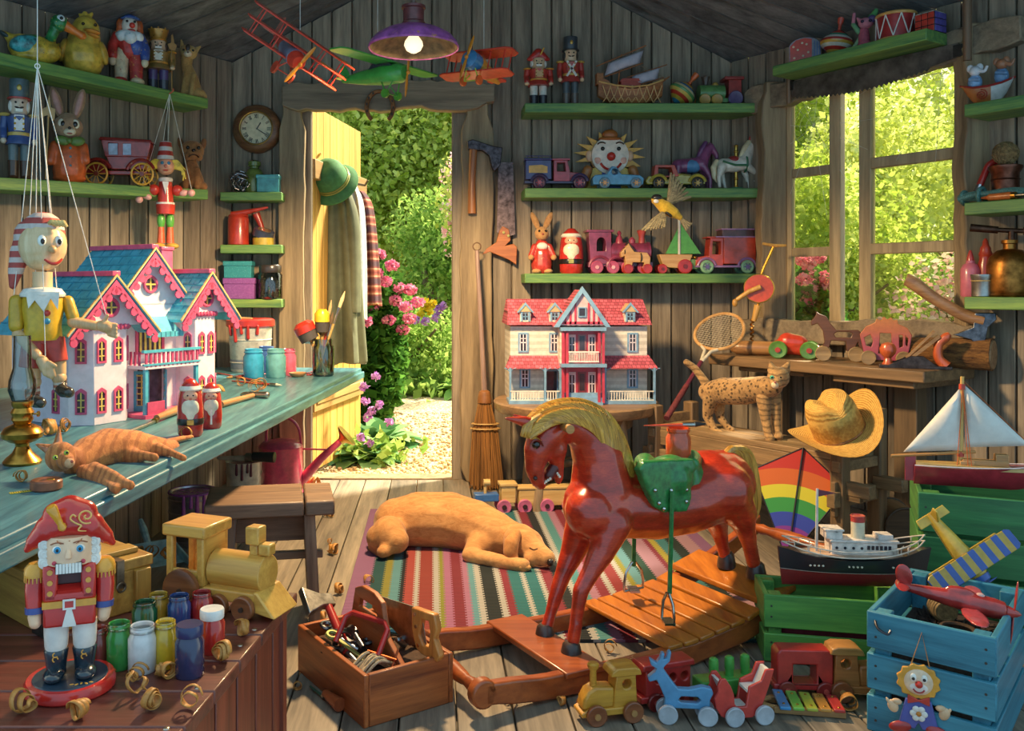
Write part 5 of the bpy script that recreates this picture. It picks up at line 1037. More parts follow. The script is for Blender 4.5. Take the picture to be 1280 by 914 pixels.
# ---- things under the workbench
def floorY(py): return CAMH*F/(py-PY)
p = flo(240,650); p.x = -.985; p.y = 3.62; g = thing('paint_can','silver paint can with purple paint running down its side, under the workbench','paint can',p,p.y/F)
P(g,'can',metal('b8b8c4',.3,.1),('l',(0,0,0),[(28,0),(29,1),(29,60),(30,62),(29,64),(26,64),(25,61),(1,61)],36),*[('o',(0,0,z),29.2,.8,'z',36,6) for z in (6,40,56)]); P(g,'paint',paint('8c4a9c',.2,.2,.5),('c',(0,0,61),(0,0,62.2),26,None,32),*[('k',(29.5*math.sin(a),-29.5*math.cos(a),62),(29.8*math.sin(a),-29.8*math.cos(a),62-l),2,2.8) for a,l in ((-.1,26),(.2,12),(.45,22),(.75,34),(1.0,16))],('o',(0,0,63),28.5,1.8,'z',36,6))
P(g,'handle',STL,('T',[(30,0,46),(33,-10,34),(28,-22,30)],1,6))
p = Vector(((305-PX)/F*4.25,4.25,0)); g = thing('paint_pot','white paint pot with dark drips beside the pink watering can','paint can',p,p.y/F); P(g,'pot',paint('d0ccb8',.35,.15),('l',(0,0,0),[(19,0),(20,1),(22,52),(23,54),(21,54),(20,51),(1,50)],30)); P(g,'paint',paint('5a2438',.3),('c',(0,0,50),(0,0,51.5),20,None,28),*[('k',(22*math.sin(a),-22*math.cos(a),53),(22*math.sin(a),-22*math.cos(a),53-l),1.4,1.8) for a,l in ((-.2,12),(.1,18),(.4,9),(.6,14))]); P(g,'handle',STL,('o',(0,-2,46),23,.9,'y',20,6,190,350))
rodthing('paintbrush','broad paintbrush with black bristles lying across the white paint pot','paintbrush',p+Vector((-.12,-.03,.212)),p+Vector((.16,-.07,.19)),[('handle',paint('b0a890',.4),0,.5,.008,.016),('ferrule',STL,.5,.62,.022,.022),('bristles',paint('2c2a24',.8),.62,1,.022,.026)])
p = Vector(((351-PX)/F*4.45,4.45,0)); g = thing('watering_can','pink enamel watering can under the far end of the workbench','watering can',p,p.y/F,(0,0,8)); PK = paint('d8506c',.3,.15,.4)
P(g,'tank',PK,('l',(0,0,0),[(26,0),(27,2),(27,58),(27.5,60),(26,62),(22,66),(8,69),(1,69)],32),('o',(0,0,3),27,1.2,'z',32,6)); P(g,'handle',PK,('T',[(-18,0,64),(-14,0,92),(6,0,96),(22,0,82),(26,0,52)],1.8,8)); P(g,'spout',PK,('t',[(24,0,14),(50,-4,44),(74,-8,66)],[7,5,4],12)); P(g,'brace',PK,('t',[(24,0,56),(62,-6,55)],1.2,6)); P(g,'rose',metal('c8a44c',.3),('m',MX((74,-8,66),(0,48,-8)),[('l',(0,0,0),[(4,0),(7,4),(15,9),(16,11),(1,13)],22)]))
p = Vector(((192-PX)/F*3.3,3.3,0)); g = thing('dustpan','pale blue enamel dustpan with wood shavings on the floor under the workbench','dustpan',p,p.y/F,(18,0,35)); P(g,'pan',paint('9ccad2',.3,.2),('h',((-40,-22,0),(40,-22,0),(34,26,0),(-34,26,0),(-40,-22,2),(40,-22,2),(34,26,2),(-34,26,2))),('b',(0,26,9),(68,3,18)),('b',(-37,2,7),(3,48,12),(0,0,-7)),('b',(37,2,7),(3,48,12),(0,0,7)),bev=.002); P(g,'handle',paint('9ccad2',.3,.2),('t',[(0,26,14),(0,50,22),(0,66,26)],[4,5,3.5],8))
for i in range(3): shaving(p+Vector((-.04+.05*i,-.02,.03)),.026,40+i,'curled wood shaving lying in the blue dustpan','shavings in the dustpan')
# ---- stool
o = Vector(((338-PX)/F*2.78,2.78,0)); g = thing('stool','low worn wooden stool with slotted leg boards, before the workbench','stool',o,2.78/F,(0,0,10)); ST = wood('4c382e','9a7a60','x',1.6,.55,.35,.3,.1); STz = wood('4c382e','9a7a60','z',1.6,.55,.35,.3,.1)
P(g,'seat',ST,('h',((-77,-50,138),(40,-52,138),(40,52,138),(-77,50,138),(-77,-50,156),(40,-52,156),(40,52,156),(-77,50,156))),('h',((42,-52,138),(77,-50,138),(77,50,138),(42,52,138),(42,-52,156),(77,-50,156),(77,50,156),(42,52,156))),bev=.006)
for sx in (-1,1): P(g,'leg',STz,('m',MX((sx*54,0,0),(0,-sx*3,0)),[('p',[(-42,0),(-18,0),(-10,60),(10,60),(18,0),(42,0),(40,138),(-40,138)],-7,7,'x',([(-5,88),(5,88),(5,124),(-5,124)],))]),bev=.004)
P(g,'stretcher',ST,('b',(0,0,112),(104,10,30)),('b',(0,0,78),(130,8,10)),bev=.003)
for i,(a,b,s) in enumerate(((462,726,9),(405,772,11),(422,735,10),(420,686,10),(418,640,9),(395,604,12),(378,606,8),(600,650,8),(548,856,9),(763,806,11),(668,868,9),(640,872,12),(700,876,8),(372,858,8),(412,676,5))):
    p = flo(a,b+s*.8); shaving(p,s*.75*p.y/F,60+i,'curled wood shaving scattered on the floorboards','shavings on the floor')

# ---------------------------------------------------------------- back wall shelves right of the doorway
def R_(ox,oy,px,py,y=0): return (px-ox,y,oy-py)
def KR(ox,oy,pts): return ('K',[(a-ox,(q[3] if len(q) > 3 else 0),oy-b,q[2]) for q in pts for a,b in (q[:2],)])
ZA,ZB,ZC = 2.006,1.563,1.118
for z,lb in ((ZA,'uppermost long green shelf on the back wall, under the sailing ship'),(ZB,'middle long green shelf on the back wall, with the toy trucks and horses'),(ZC,'lowest long green shelf on the back wall, above the red-roofed doll\'s house')):
    a,b = on(656,z,4.58),on(949.5,z,4.58); plank('wall_shelf',lb,a,b,z,.197,.05,0,group='green plank shelves')
hat_col,hat_brim = 'b83028','8c2f2a'
g = bk('nutcracker','small red nutcracker with bicorne hat on the uppermost back shelf','nutcracker',673,ZA); soldier(g,76,'b03a30','d8d0c4','2c2830','c8903c','e0dcd4',wide=.36,hat='bicorne',lapel='c8a070')
hat_col,hat_brim = '3c4248','2c3034'
g = bk('nutcracker','red-coated toy soldier with tall grey cap and crossed white belts on the uppermost back shelf','nutcracker',713,ZA); c = soldier(g,90,'a83a32','4c5256','6a5a50','c8a050','3a3430',wide=.28,hat='shako',mouth=False)
P(c,'cross_belt',paint('d8d4cc',.4),('b',(0,-9.6,46),(2.6,3,22),(0,32,0)),('b',(0,-9.6,46),(2.6,3,22),(0,-32,0)))
# -- sailing ship
g = bk('model_ship','basketwork model sailing ship with pale sails on the uppermost back shelf','model ship',787,ZA,4.68); HUL = wood('6a3a20','c07840','x',3,.5,.3,.2,0,False)
bm = bmesh.new(); rg = []
for i in range(15):
    t = i/14; x = -40+80*t; w = 13*math.sin(math.pi*(.12+.76*t))**.7; z1 = 20+14*abs(2*t-1)**2.2+(4 if t < .2 else 0); z0 = 2+10*abs(2*t-1)**3
    rg.append([bm.verts.new((x,y*w,z0+(z1-z0)*k)) for y,k in ((-1,1),(-.95,.5),(-.5,.08),(0,0),(.5,.08),(.95,.5),(1,1))])
for a,b in zip(rg,rg[1:]):
    for k in range(6): bm.faces.new((a[k],a[k+1],b[k+1],b[k]))
    bm.faces.new((a[6],a[0],b[0],b[6]))
bm.faces.new(rg[0]); bm.faces.new(rg[-1]); h_ = finish(bm,'hull',HUL,g.sc); h_.parent = g.o; h_ = T(h_,g.sc)
P(h_,'lattice',paint('d0a060',.5),*[('t',[(-36+9*i,-12.5,24),(-32+9*i,-12,12),(-26+9*i,-7,4)],.7,5) for i in range(8)],*[('t',[(-26+9*i,-12.5,24),(-30+9*i,-12,12),(-35+9*i,-7,4)],.7,5) for i in range(8)],('t',[(-40,-8,30),(-20,-13,24),(0,-13.5,22),(20,-13,24),(40,-8,32)],1.2,6))
P(g,'deckhouse',paint('a84030',.45),('b',(0,0,26),(24,14,8)),('p',[(-14,30),(14,30),(10,34),(-10,34)],-8,8)); P(g,'stern',HUL,('b',(-38,0,34),(8,12,14)),('t',[(38,0,30),(50,0,38)],[2,.8],8))
for x,hh,lean in ((-16,66,6),(16,46,4)): P(g,'mast',HUL,('c',(x,0,14),(x+lean,0,hh),1.2,.8))
def sail(g,m_,x0,x1,z0,z1,sk,bel,name='sail'):
    bm = bmesh.new(); V = [[bm.verts.new((x0+(x1-x0)*u+sk*v*.3,-3-bel*math.sin(math.pi*u)*math.sin(math.pi*(.15+.7*v)),z0+(z1-z0)*v+sk*u)) for u in np.linspace(0,1,9)] for v in np.linspace(0,1,7)]
    for a,b in zip(V,V[1:]):
        for k in range(8): bm.faces.new((a[k],a[k+1],b[k+1],b[k]))
    o = finish(bm,name,m_,g.sc); s = o.modifiers.new('s','SOLIDIFY'); s.thickness = .003; o.parent = g.o
SAILM = matte('b8b4c0',var=.08); sail(g,SAILM,-32,12,38,54,16,8); sail(g,SAILM,0,34,24,38,10,7); 
P(g,'yard',HUL,('c',(-42,-3,50),(20,-3,76),.8),('c',(-34,-3,36),(16,-3,54),.7),('c',(-4,-3,36),(46,-3,52),.7),('c',(-6,-3,22),(42,-3,36),.7)); P(g,'rigging',paint('8a7458',.6),('t',[(-10,0,64),(44,0,36)],.35,4),('t',[(-10,0,64),(-40,0,38)],.35,4),('t',[(18,0,46),(-18,0,22)],.35,4))
# -- spinning tops
TOPC = ('3f86a0','d8b440','c8402c','e0c860','5a9a58','e8d8a0','3a70a0','d0a030','c8402c')
def sptop(name,label,loc,sc,rot,r,hh,cols,hc):
    g = thing(name,label,'spinning top',loc,sc,rot); st = [(i*hh/len(cols)*sc,c) for i,c in enumerate(cols)]+[(hh*sc,cols[-1])]
    P(g,'body',bands(st,'Z',rough=.25,coat=.5),('l',(0,0,0),[(1,0),(3,.03*hh),(r*.55,.2*hh),(r*.95,.42*hh),(r,.52*hh),(r*.9,.64*hh),(r*.55,.84*hh),(r*.3,.96*hh),(2.5,hh)],32)); P(g,'handle',paint(hc,.35),('c',(0,0,hh*.97),(0,0,hh*1.28),1.8,2.2),('l',(0,0,0),[(2,hh*1.2),(3.4,hh*1.28),(4.2,hh*1.5),(1,hh*1.54)],14)); return g
p = on(843,ZA,4.68); sptop('spinning_top','striped metal spinning top lying tilted beside the model ship',p+Vector((0,0,.022)),4.68/F,(0,38,0),18,30,TOPC,'c8602c')
# -- locomotive helper bits
def wheelp(g,name,mat,x,y,z,r,w=4,hub=None,spokes=0):
    q = P(g,name,mat,('m',MX((x,y,z),(90,0,0)),[('l',(0,0,0),[(r*.9,-w/2),(r,-w*.35),(r,w*.35),(r*.9,w/2),(r*.55,w*.36),(.5,w*.4)],22)]))
    if hub: P(q,'hub',hub,('c',(x,y-w*.75,z),(x,y+w*.75,z),r*.3,None,14))
    return q
g = bk('toy_train','little green and red locomotive at the right end of the uppermost back shelf','toy train',898,ZA,4.68); P(g,'boiler',paint('5f8c50',.35,.2),('c',(-25,0,17),(6,0,17),10,10,20),('b',(-5,0,7),(42,14,5))); P(g,'cab',paint('9c3a34',.35,.2),('b',(18,0,18),(16,18,28)),('b',(17,0,34),(24,21,4)),bev=.003); P(g,'chimney',paint('4a4038',.4),('l',(-16,0,25),[(3.5,0),(3,5),(6,12),(4,13)],14)); P(g,'dome',paint('b08a44',.35),('s',(-4,0,27),(4,4,4)))
for y in (-10,10):
    for x,r in ((-20,7),(-5,7),(18,9)): wheelp(g,'wheel',paint('b0883c' if x < 0 else '5a4a70',.35),x,y,r,r)
# ---- middle shelf
def truckwheel(g,xs,ys,r,tyre,hub,sp=0):
    for x in xs:
        for y in ys:
            q = P(g,'wheel',paint(tyre,.4),('o',(x,y,r),r*.74,r*.26,'y',22,8),('c',(x,y-.6,r),(x,y+.6,r),r*.62)); P(q,'hub',paint(hub,.3),('c',(x,y-2.2,r),(x,y+2.2,r),r*.3),*[('c',(x,y-1.3,r),(x+math.cos(t)*r*.6,y-1.3,r+math.sin(t)*r*.6),.6,.6,5) for t in np.linspace(0,6.28,7)[:-1]])
g = bk('toy_truck','blue and red vintage delivery truck at the left end of the middle back shelf','toy truck',696,ZB,4.67)
P(g,'cargo_box',paint('3c3a70',.3,.15,.4),('b',(-24,0,24),(32,20,24)),('b',(-24,0,37),(34,22,2)),bev=.003); P(g,'side_panel',paint('d0a048',.4),('p',[(-36,20),(-13,20),(-13,28),(-20,30),(-36,29)],-10.8,-10)); P(g,'roof_rack',paint('4a4670',.4),*[('c',(x,y,38),(x,y,41),.6) for x in (-38,-24,-10) for y in (-10,10)],('c',(-40,-10,41),(-8,-10,41),.6),('c',(-40,10,41),(-8,10,41),.6))
P(g,'cab',paint('a83a48',.3,.15,.4),('p',[(-5,10),(15,10),(15,22),(12,36),(-5,36)],-9,9,'y',([(-1,22),(10,22),(9,33),(-1,33)],)),('b',(4,0,37),(22,20,2.5)),bev=.002); P(g,'bonnet',paint('a83a48',.3,.15,.4),('h',((14,-7,10),(33,-6,10),(33,6,10),(14,7,10),(14,-7,22),(33,-6,20),(33,6,20),(14,7,22))),bev=.004); P(g,'chassis',paint('38345c',.4),('b',(-3,0,9),(76,16,3))); P(g,'fender',paint('38345c',.35),*[('o',(x,y,8),10,2,'y',12,6,10,170) for x in (-23,27) for y in (-11,11)]); truckwheel(g,(-23,27),(-11,11),8,'4a2c48','a84858')
# clown face toy
g = bk('clown_toy','flat wooden clown with spiky yellow hair standing behind the blue toy car','toy',762,ZB,4.73)
hp = []; 
for i in range(22):
    a = math.radians(-30+240*i/21); q = (27 if i % 2 else 45); hp.append((q*math.cos(a)*1.0,46+q*math.sin(a)*.66))
P(g,'hair',paint('dca032',.45,.15),('p',[(-20,30)]+hp[::-1]+[(20,30)],0,3)); P(g,'shoulders',paint('d8b040',.45),('p',[(-30,0),(30,0),(30,18),(22,28),(8,33),(-8,33),(-22,28),(-30,18)],-3,3),bev=.003); P(g,'shirt',paint('3f4890',.45),('p',[(-14,0),(14,0),(10,24),(-10,24)],-4.5,-2)); P(g,'arm',paint('b0703c',.45),('k',(-34,0,8),(-28,-4,26),7,6),('k',(34,0,8),(28,-4,26),7,6))
f = P(g,'face',paint('ecd8c4',.4),('m',MX((0,-1,44),(90,0,0)),[('l',(0,0,0),[(23,-3),(24,0),(23,4),(17,6),(1,7)],32)])); P(f,'nose',paint('c83428',.25),('s',(0,-10,42),5.5)); P(f,'mouth',paint('c83428',.35),('o',(0,-7.5,40),14,1.6,'y',16,6,205,335)); P(f,'cheek',paint('e8a890',.5),('s',(-15,-6,38),(5,1.5,5)),('s',(15,-6,38),(5,1.5,5)))
fig_eyes(f,(-10,10),-7.5,52,2.6); P(f,'eyebrow',paint('4a2c1c',.5),('o',(-11,-7,53),7,.9,'y',10,5,50,140),('o',(11,-7,53),7,.9,'y',10,5,40,130)); P(f,'ear',paint('e0b08c',.5),('s',(-25,0,44),(5,3,7)),('s',(25,0,44),(5,3,7))); P(f,'hat',paint('a8602c',.5),('s',(0,-2,70),(10,6,7)),('s',(0,-2,65),(15,7,3)))
g = bk('toy_car','pale blue wooden toy car in front of the clown on the middle back shelf','toy car',771,ZB,4.64); P(g,'body',paint('5a9ac0',.35,.15),('p',[(-31,5),(31,5),(32,13),(26,17),(4,18),(-2,27),(-8,28),(-14,18),(-29,17),(-32,12)],-9,9,'y',(circ(-4,21,4,12),)),bev=.005); truckwheel(g,(-17,22),(-10,10),7,'6a8ca0','d8a060')
g = bk('toy_car','olive-yellow vintage convertible with red windscreen on the middle back shelf','toy car',843,ZB,4.66); OL = paint('b0a040',.25,.15,.5); P(g,'body',OL,('p',[(-36,6),(36,6),(37,13),(30,16),(4,18),(-2,12),(-22,12),(-24,17),(-34,16),(-38,10)],-8,8),bev=.004); P(g,'bonnet',OL,('h',((2,-6,10),(32,-5,10),(32,5,10),(2,6,10),(2,-6,20),(32,-4,17),(32,4,17),(2,6,20))),bev=.004); P(g,'hood_frame',paint('b8452c',.35),('p',[(-28,14),(4,16),(-2,30),(-26,30)],-8,8,'y',([(-22,16),(-3,17),(-6,27),(-22,27)],)),bev=.002); P(g,'fender',OL,*[('o',(x,y,7),10,2,'y',12,6,10,170) for x in (-22,26) for y in (-9,9)]); truckwheel(g,(-22,26),(-9.5,9.5),7.5,'38342c','d0a040')
def toyhorse(g,mat,mane,fur_y=0,ox=0,oy=0,pts=None,manepts=None,tailpts=None,legs=None,rm=.004):
    b = P(g,'body',mat,*[KR(ox,oy,q) for q in pts],*[KR(ox,oy,q) for q in legs],rm=rm,sm=4); P(g,'mane',mane,*[KR(ox,oy,q) for q in manepts],rm=rm*.8,sm=3); P(g,'tail',mane,*[KR(ox,oy,q) for q in tailpts],rm=rm*.8,sm=3); return b
g = bk('toy_horse','purple toy horse with blue blanket standing behind the convertible','toy horse',868,ZB,4.72)
toyhorse(g,paint('8a4a70',.3,.2,.4),paint('6c3a68',.4),0,868,236,[[(848,205,9),(862,204,9),(876,202,9.5)],[(878,198,8),(884,186,6),(888,181,5),(895,190,3.2),(896,194,2.6)],[(886,180,2),(887,175,.8)]],[[(882,176,3),(877,184,3.5),(873,194,3)]],[[(842,204,3),(838,212,3),(838,222,1.6)]],[[(846,206,5,y),(845,220,3,y),(844,234,2.4,y)] for y in (-5,5)]+[[(878,206,5,y),(886,220,3,y),(886,234,2.4,y)] for y in (-5,5)])
P(g,'blanket',paint('5a8cb8',.5),('s',(-4,0,31),(13,11,9),(0,0,0)))
g = bk('carousel_horse','white carousel horse with red saddle on a gold pole, on the middle back shelf','toy horse',920,ZB,4.68)
hb = toyhorse(g,paint('dcd4c4',.25,.15,.5),paint('e0d0a8',.4),0,920,236,[[(904,205,9),(918,205,9),(930,202,9.5)],[(932,198,8),(937,188,6),(940,181,5),(947,186,3.4),(950,190,2.4)],[(939,178,2),(938,172,.8)]],[[(936,176,3),(931,183,3.5),(926,194,3)]],[[(896,200,3),(892,208,4),(893,220,3),(896,226,1)]],[[(901,208,6,y),(897 if y < 0 else 905,220,3,y),(898 if y < 0 else 908,232,2.2,y)] for y in (-5,5)]+[[(933,207,5,-5),(944,216,3,-5),(942,226,2.2,-5)],[(931,208,5,5),(936,222,3,5),(938,233,2.2,5)]])
P(hb,'saddle',paint('a83a38',.4),('s',(-3,0,36),(9,8,7))); P(hb,'harness',paint('3f7a58',.4),('o',(11,0,33),10,1.3,'x',18,6),('t',[(-19,-8,35),(-4,-9.6,30),(12,-9.5,30)],1.5,6),('o',(25,0,49),4,1,'x',14,5)); P(hb,'plume',paint('b8382c',.4),('s',(19,0,64),(3,2,5)))
P(g,'pole',metal('c8a050',.3),('c',(0,0,0),(0,0,56),2.2),*[('s',(0,0,z),(3,3,2)) for z in (4,14,48,55)]); P(g,'base',paint('3f7a58',.4),('c',(0,0,0),(0,0,3),9,8))
# ---- lowest shelf
g = bk('rabbit_figure','rabbit figure in red dress and white bib on the lowest back shelf','toy',677,ZC,4.66)
P(g,'dress',paint('b8382e',.4,.2,wear='d06a50'),('K',[(0,0,10,13),(0,0,24,12),(0,0,36,8)]),('K',[(-9,-3,34,4),(-14,-6,22,3.6)]),('K',[(9,-3,34,4),(14,-6,22,3.6)]),rm=.0035); P(g,'bib',paint('e6d8cc',.5,.1,wear='c85a48'),('s',(0,-7,34),(7,4,5)))
RF = fur('9a6a3e','d0a068',40); h = P(g,'head',RF,('s',(0,-2,50),(9,9,9)),('s',(0,-7,47),(6,5,5)),rm=.003); fig_eyes(h,(-4,4),-9.5,53,1.5); P(h,'nose',paint('a04a40',.4),('s',(0,-12,49),1.4))
for sx in (-1,1): P(h,'ear',RF,('s',(sx*8,0,66),(4,2.5,12),(0,sx*24,0))); P(g,'foot',RF,('s',(sx*7,-6,3),(6,9,3.4))); P(g,'hand',RF,('s',(sx*14,-8,20),3.6))
p = on(714,ZC,4.66); nestman('nesting_doll','bearded red-coated wooden doll on the lowest back shelf beside the rabbit',714,0,30,57,False,sur=p)
g = bk('toy_train','big plum-pink locomotive on the lowest back shelf','toy train',774,ZC,4.70); PL = paint('8c3a58',.3,.2,.4)
P(g,'cab',PL,('p',[(-38,12),(-12,12),(-12,52),(-40,52)],-11,11,'y',([(-30,28)]+circ(-24.5,38,5.5,10,7,180,0)+[(-19,28)],)),('b',(-26,0,53),(34,25,3)),bev=.002); P(g,'boiler',PL,('c',(-12,0,27),(34,0,27),12,12,24),('c',(34,0,27),(37,0,27),13,13,24),('b',(0,0,12),(80,16,5))); P(g,'chimney',paint('c04a44',.35),('l',(28,0,38),[(4,0),(3.5,8),(6,16),(4,17)],16)); P(g,'steam_dome',paint('a84058',.35),('l',(0,0,38),[(5,0),(4,6),(2,10),(3,13),(1,16)],14),('l',(16,0,38),[(4,0),(4,5),(1,8)],14)); P(g,'fender',PL,*[('o',(x,y,8),r,2.2,'y',12,6,0,180) for x,r in ((-26,13),(-4,13)) for y in (-11,11)])
for y in (-11,11):
    for x,r in ((-30,8),(-10,8),(8,8),(28,8)): wheelp(g,'wheel',paint('b04a6a',.35),x,y,r,r,hub=paint('e0a0a8',.4))
g = bk('pull_toy','small wooden horse on red wheels before the plum locomotive','pull toy',796,ZC,4.625); WH2 = wood('b07a3c','e0b478','x',3,.4,.1,0,.2,False)
P(g,'body',WH2,('p',[(-16,4),(-15,14),(-16,22),(-20,20),(-21,26),(-14,34),(-11,38),(-9,34),(-4,27),(12,26),(16,20),(15,4),(9,4),(8,14),(-6,14),(-8,4)],-5,5),bev=.003); P(g,'mane',paint('3a2c24',.6),('p',[(-14,36),(-11,40),(-5,32),(-2,26),(-5,26),(-9,33)],-3,5.6)); P(g,'bridle',paint('3a2c24',.5),('o',(-16,0,27),5.4,.7,'x',14,5),('o',(4,0,20),7,.8,'x',14,5))
for x in (-12,12):
    for y in (-6,6): wheelp(g,'wheel',paint('a82c28',.3),x,y,6,6,3)
g = bk('pull_toy','toy sailboat on red wheels with green sail on the lowest back shelf','pull toy',846,ZC,4.66); P(g,'hull',WH2,('p',[(-24,24),(18,24),(12,6),(-18,8)],-7,7),bev=.004); P(g,'mast',paint('d8d4c8',.4),('c',(3,0,22),(3,0,72),1.8)); P(g,'sail',paint('5aa848',.5),('p',[(5,62),(30,25),(5,25)],-.8,.8),('p',[(1,56),(1,25),(-14,25)],-.8,.8)); P(g,'rear_hull',paint('7a9a50',.4),('p',[(16,18),(34,18),(30,6),(14,6)],-5,5))
for x in (-18,10):
    for y in (-8,8): wheelp(g,'wheel',paint('b02a24',.3),x-2,y,9 if x > 0 else 6,9 if x > 0 else 6,3,hub=paint('7a1c1a',.4))
g = bk('toy_truck','red vintage delivery van with mint-green wheels on the lowest back shelf','toy truck',904,ZC,4.66); RV = paint('c0432c',.3,.15,.4)
P(g,'van_body',RV,('b',(17,0,29),(40,22,34)),bev=.003); P(g,'roof',paint('5c3a38',.4,.2),('b',(15,0,50),(40,22,9)),bev=.003); P(g,'roof_trim',paint('a878a0',.4),('b',(12,0,45.5),(50,24,1.6)),('b',(15,0,55),(42,24,1.6))); P(g,'cab',RV,('p',[(-22,10),(-3,10),(-3,44),(-19,44)],-10,10,'y',([(-17,24),(-6,24),(-6,40),(-16,40)],)),('b',(-12,0,45),(22,22,2)),bev=.002); P(g,'bonnet',RV,('h',((-36,-6,10),(-20,-8,10),(-20,8,10),(-36,6,10),(-36,-5,20),(-20,-7,23),(-20,7,23),(-36,5,20))),bev=.003); P(g,'running_board',paint('a070a0',.4),('b',(0,0,9),(74,22,2.4)),*[('o',(x,y,8),11,1.6,'y',12,6,10,170) for x in (-24,26) for y in (-11,11)]); truckwheel(g,(-24,26),(-12,12),8.5,'8ab890','6a5a90'); P(g,'lamp',BR_,('s',(-37,-6,20),2.4),('s',(-37,6,20),2.4))
# ---- great tit in flight before the shelves
Y = 4.2; o = at(833,262,Y); g = thing('bird','small yellow-breasted bird in flight with spread wings, before the back shelves','bird',o,Y/F)
b = P(g,'body',fur('b08420','e0b83a',60),KR(833,262,[(822,252,6),(832,260,9),(842,266,7),(850,272,3.5)]),KR(833,262,[(822,251,6.5),(819,250,5.5)]),rm=.0025,sm=4); P(b,'cap',paint('1c1c20',.5),('s',R_(833,262,821,248),(7.2,6.8,5.2))); P(b,'cheek',paint('e8e4dc',.6),('s',R_(833,262,819,252,-5.2),(3.6,1.6,2.6))); P(b,'beak',paint('2a2624',.4),('c',R_(833,262,814,251),R_(833,262,808,251),1.8,.3)); P(b,'eye',paint('080808',.1),('s',R_(833,262,817,249,-5.8),1)); P(b,'breast_stripe',paint('24221e',.6),('s',R_(833,262,834,268,-5),(6,3,2),(0,38,0)))
FE = wood('3c342c','b8a880','x',4,.7,.2,.5,0)
def wing(root,tips,y0,y1,w):
    pr = []
    for a,b2 in tips: pr.append(('T',[R_(833,262,*root,y0),R_(833,262,(root[0]+a)/2+1,(root[1]+b2)/2-1,(y0+y1)/2),R_(833,262,a,b2,y1)],[w,w*1.2,w*.5],6))
    return pr
P(g,'wing',FE,*wing((836,254),[(843+3.6*i,214+2.0*i**1.4) for i in range(8)],2,16,2.5)); P(g,'wing',FE,*wing((828,266),[(798+3.4*i,289-.4*i+(i % 2)) for i in range(9)],-3,-20,2.4)); P(g,'tail',FE,*[('T',[R_(833,262,848,270),R_(833,262,856+1.4*i,278+1.6*(3-i)),R_(833,262,858+2.2*i,288-2.6*i)],[1.5,2,1.4],6) for i in range(4)])
# ---- round table and the red-roofed doll's house
TZ = CAMH-(500-PY)/F*4.3; o = Vector(((719-PX)/F*4.3,4.3,0)); g = thing('round_table','round wooden side table carrying the red-roofed doll\'s house','table',o,4.3/F); th = TZ*F/4.3
WT_ = wood('5c4430','b08a62','x',1.2,.5,.3,.2,.2); P(g,'tabletop',WT_,('l',(0,0,0),[(98,th-13),(101,th-10),(102,th-2),(100,th),(1,th)],48)); P(g,'apron',WT_,('l',(0,0,0),[(70,th-30),(72,th-13),(68,th-13),(66,th-30)],32))
for i in range(4):
    a = math.radians(45+90*i); P(g,'leg',wood('6c5640','bfa27c','z',1.2,.5,.3,.2,.1),('t',[(62*math.cos(a),62*math.sin(a),th-13),(78*math.cos(a),78*math.sin(a),0)],[9,7],10))
P(g,'stretcher',WT_,('c',(-52,-52,50),(52,52,50),5),('c',(-52,52,50),(52,-52,50),5))
o = Vector(((720-PX)/F*4.33,4.33,TZ)); g = thing('dolls_house','white doll\'s house with red shingle roofs and blue trim, on the round table','doll\'s house',o,4.33/F)
def shingles(col):
    m,n,l,b = newmat('shingles'); t = n.new('ShaderNodeTexCoord'); k = n.new('ShaderNodeTexBrick'); mp = n.new('ShaderNodeMapping'); mp.inputs['Rotation'].default_value = (math.pi/2,0,0); l.new(t.outputs['Object'],mp.inputs[0]); l.new(mp.outputs[0],k.inputs[0]); c = lin(col)
    k.inputs['Scale'].default_value = 1; k.inputs['Brick Width'].default_value = .02; k.inputs['Row Height'].default_value = .014; k.inputs['Mortar Size'].default_value = .0012; k.inputs['Color1'].default_value = (*c,1); k.inputs['Color2'].default_value = (*[min(1,x*1.6+.03) for x in c],1); k.inputs['Mortar'].default_value = (*[x*.35 for x in c],1); l.new(k.outputs['Color'],b.inputs['Base Color']); b.inputs['Roughness'].default_value = .7; bumpn(n,l,b,k.outputs['Fac'],-.5,.003); return m
SHG = shingles('a8485a'); LBL = paint('7aa0c0',.45); SID = bands([(i*.016,('f4eee2','e0d8cc')[i % 2]) for i in range(40)],'Z',rough=.6,coat=0,const=True); RDD = paint('b83a50',.4); GL = paint('3a3440',.15,.2)
P(g,'wall',SID,('b',(0,20,46),(168,80,92)),bev=.001)
P(g,'wall',SID,('b',(0,-12,58),(52,60,66)),bev=.001)
P(g,'roof',SHG,('h',((-88,-28,94),(88,-28,94),(88,60,94),(-88,60,94),(-85,8,125),(85,8,125),(85,28,125),(-85,28,125))))
P(g,'porch_roof',SHG,('h',((-90,-44,42),(-20,-44,42),(-20,-20,42),(-90,-20,42),(-84,-20,56),(-22,-20,56),(-22,-18,57),(-84,-18,57)))); P(g,'porch_roof',SHG,('h',((24,-44,42),(92,-44,42),(92,-20,42),(24,-20,42),(26,-20,56),(86,-20,56),(86,-18,57),(26,-18,57))))
P(g,'porch_floor',LBL,('b',(0,-30,2),(176,36,4))); P(g,'step',LBL,('b',(0,-50,1.5),(46,12,3)),('b',(0,-48,5),(46,8,7)),('b',(0,-46,9),(46,5,9)))
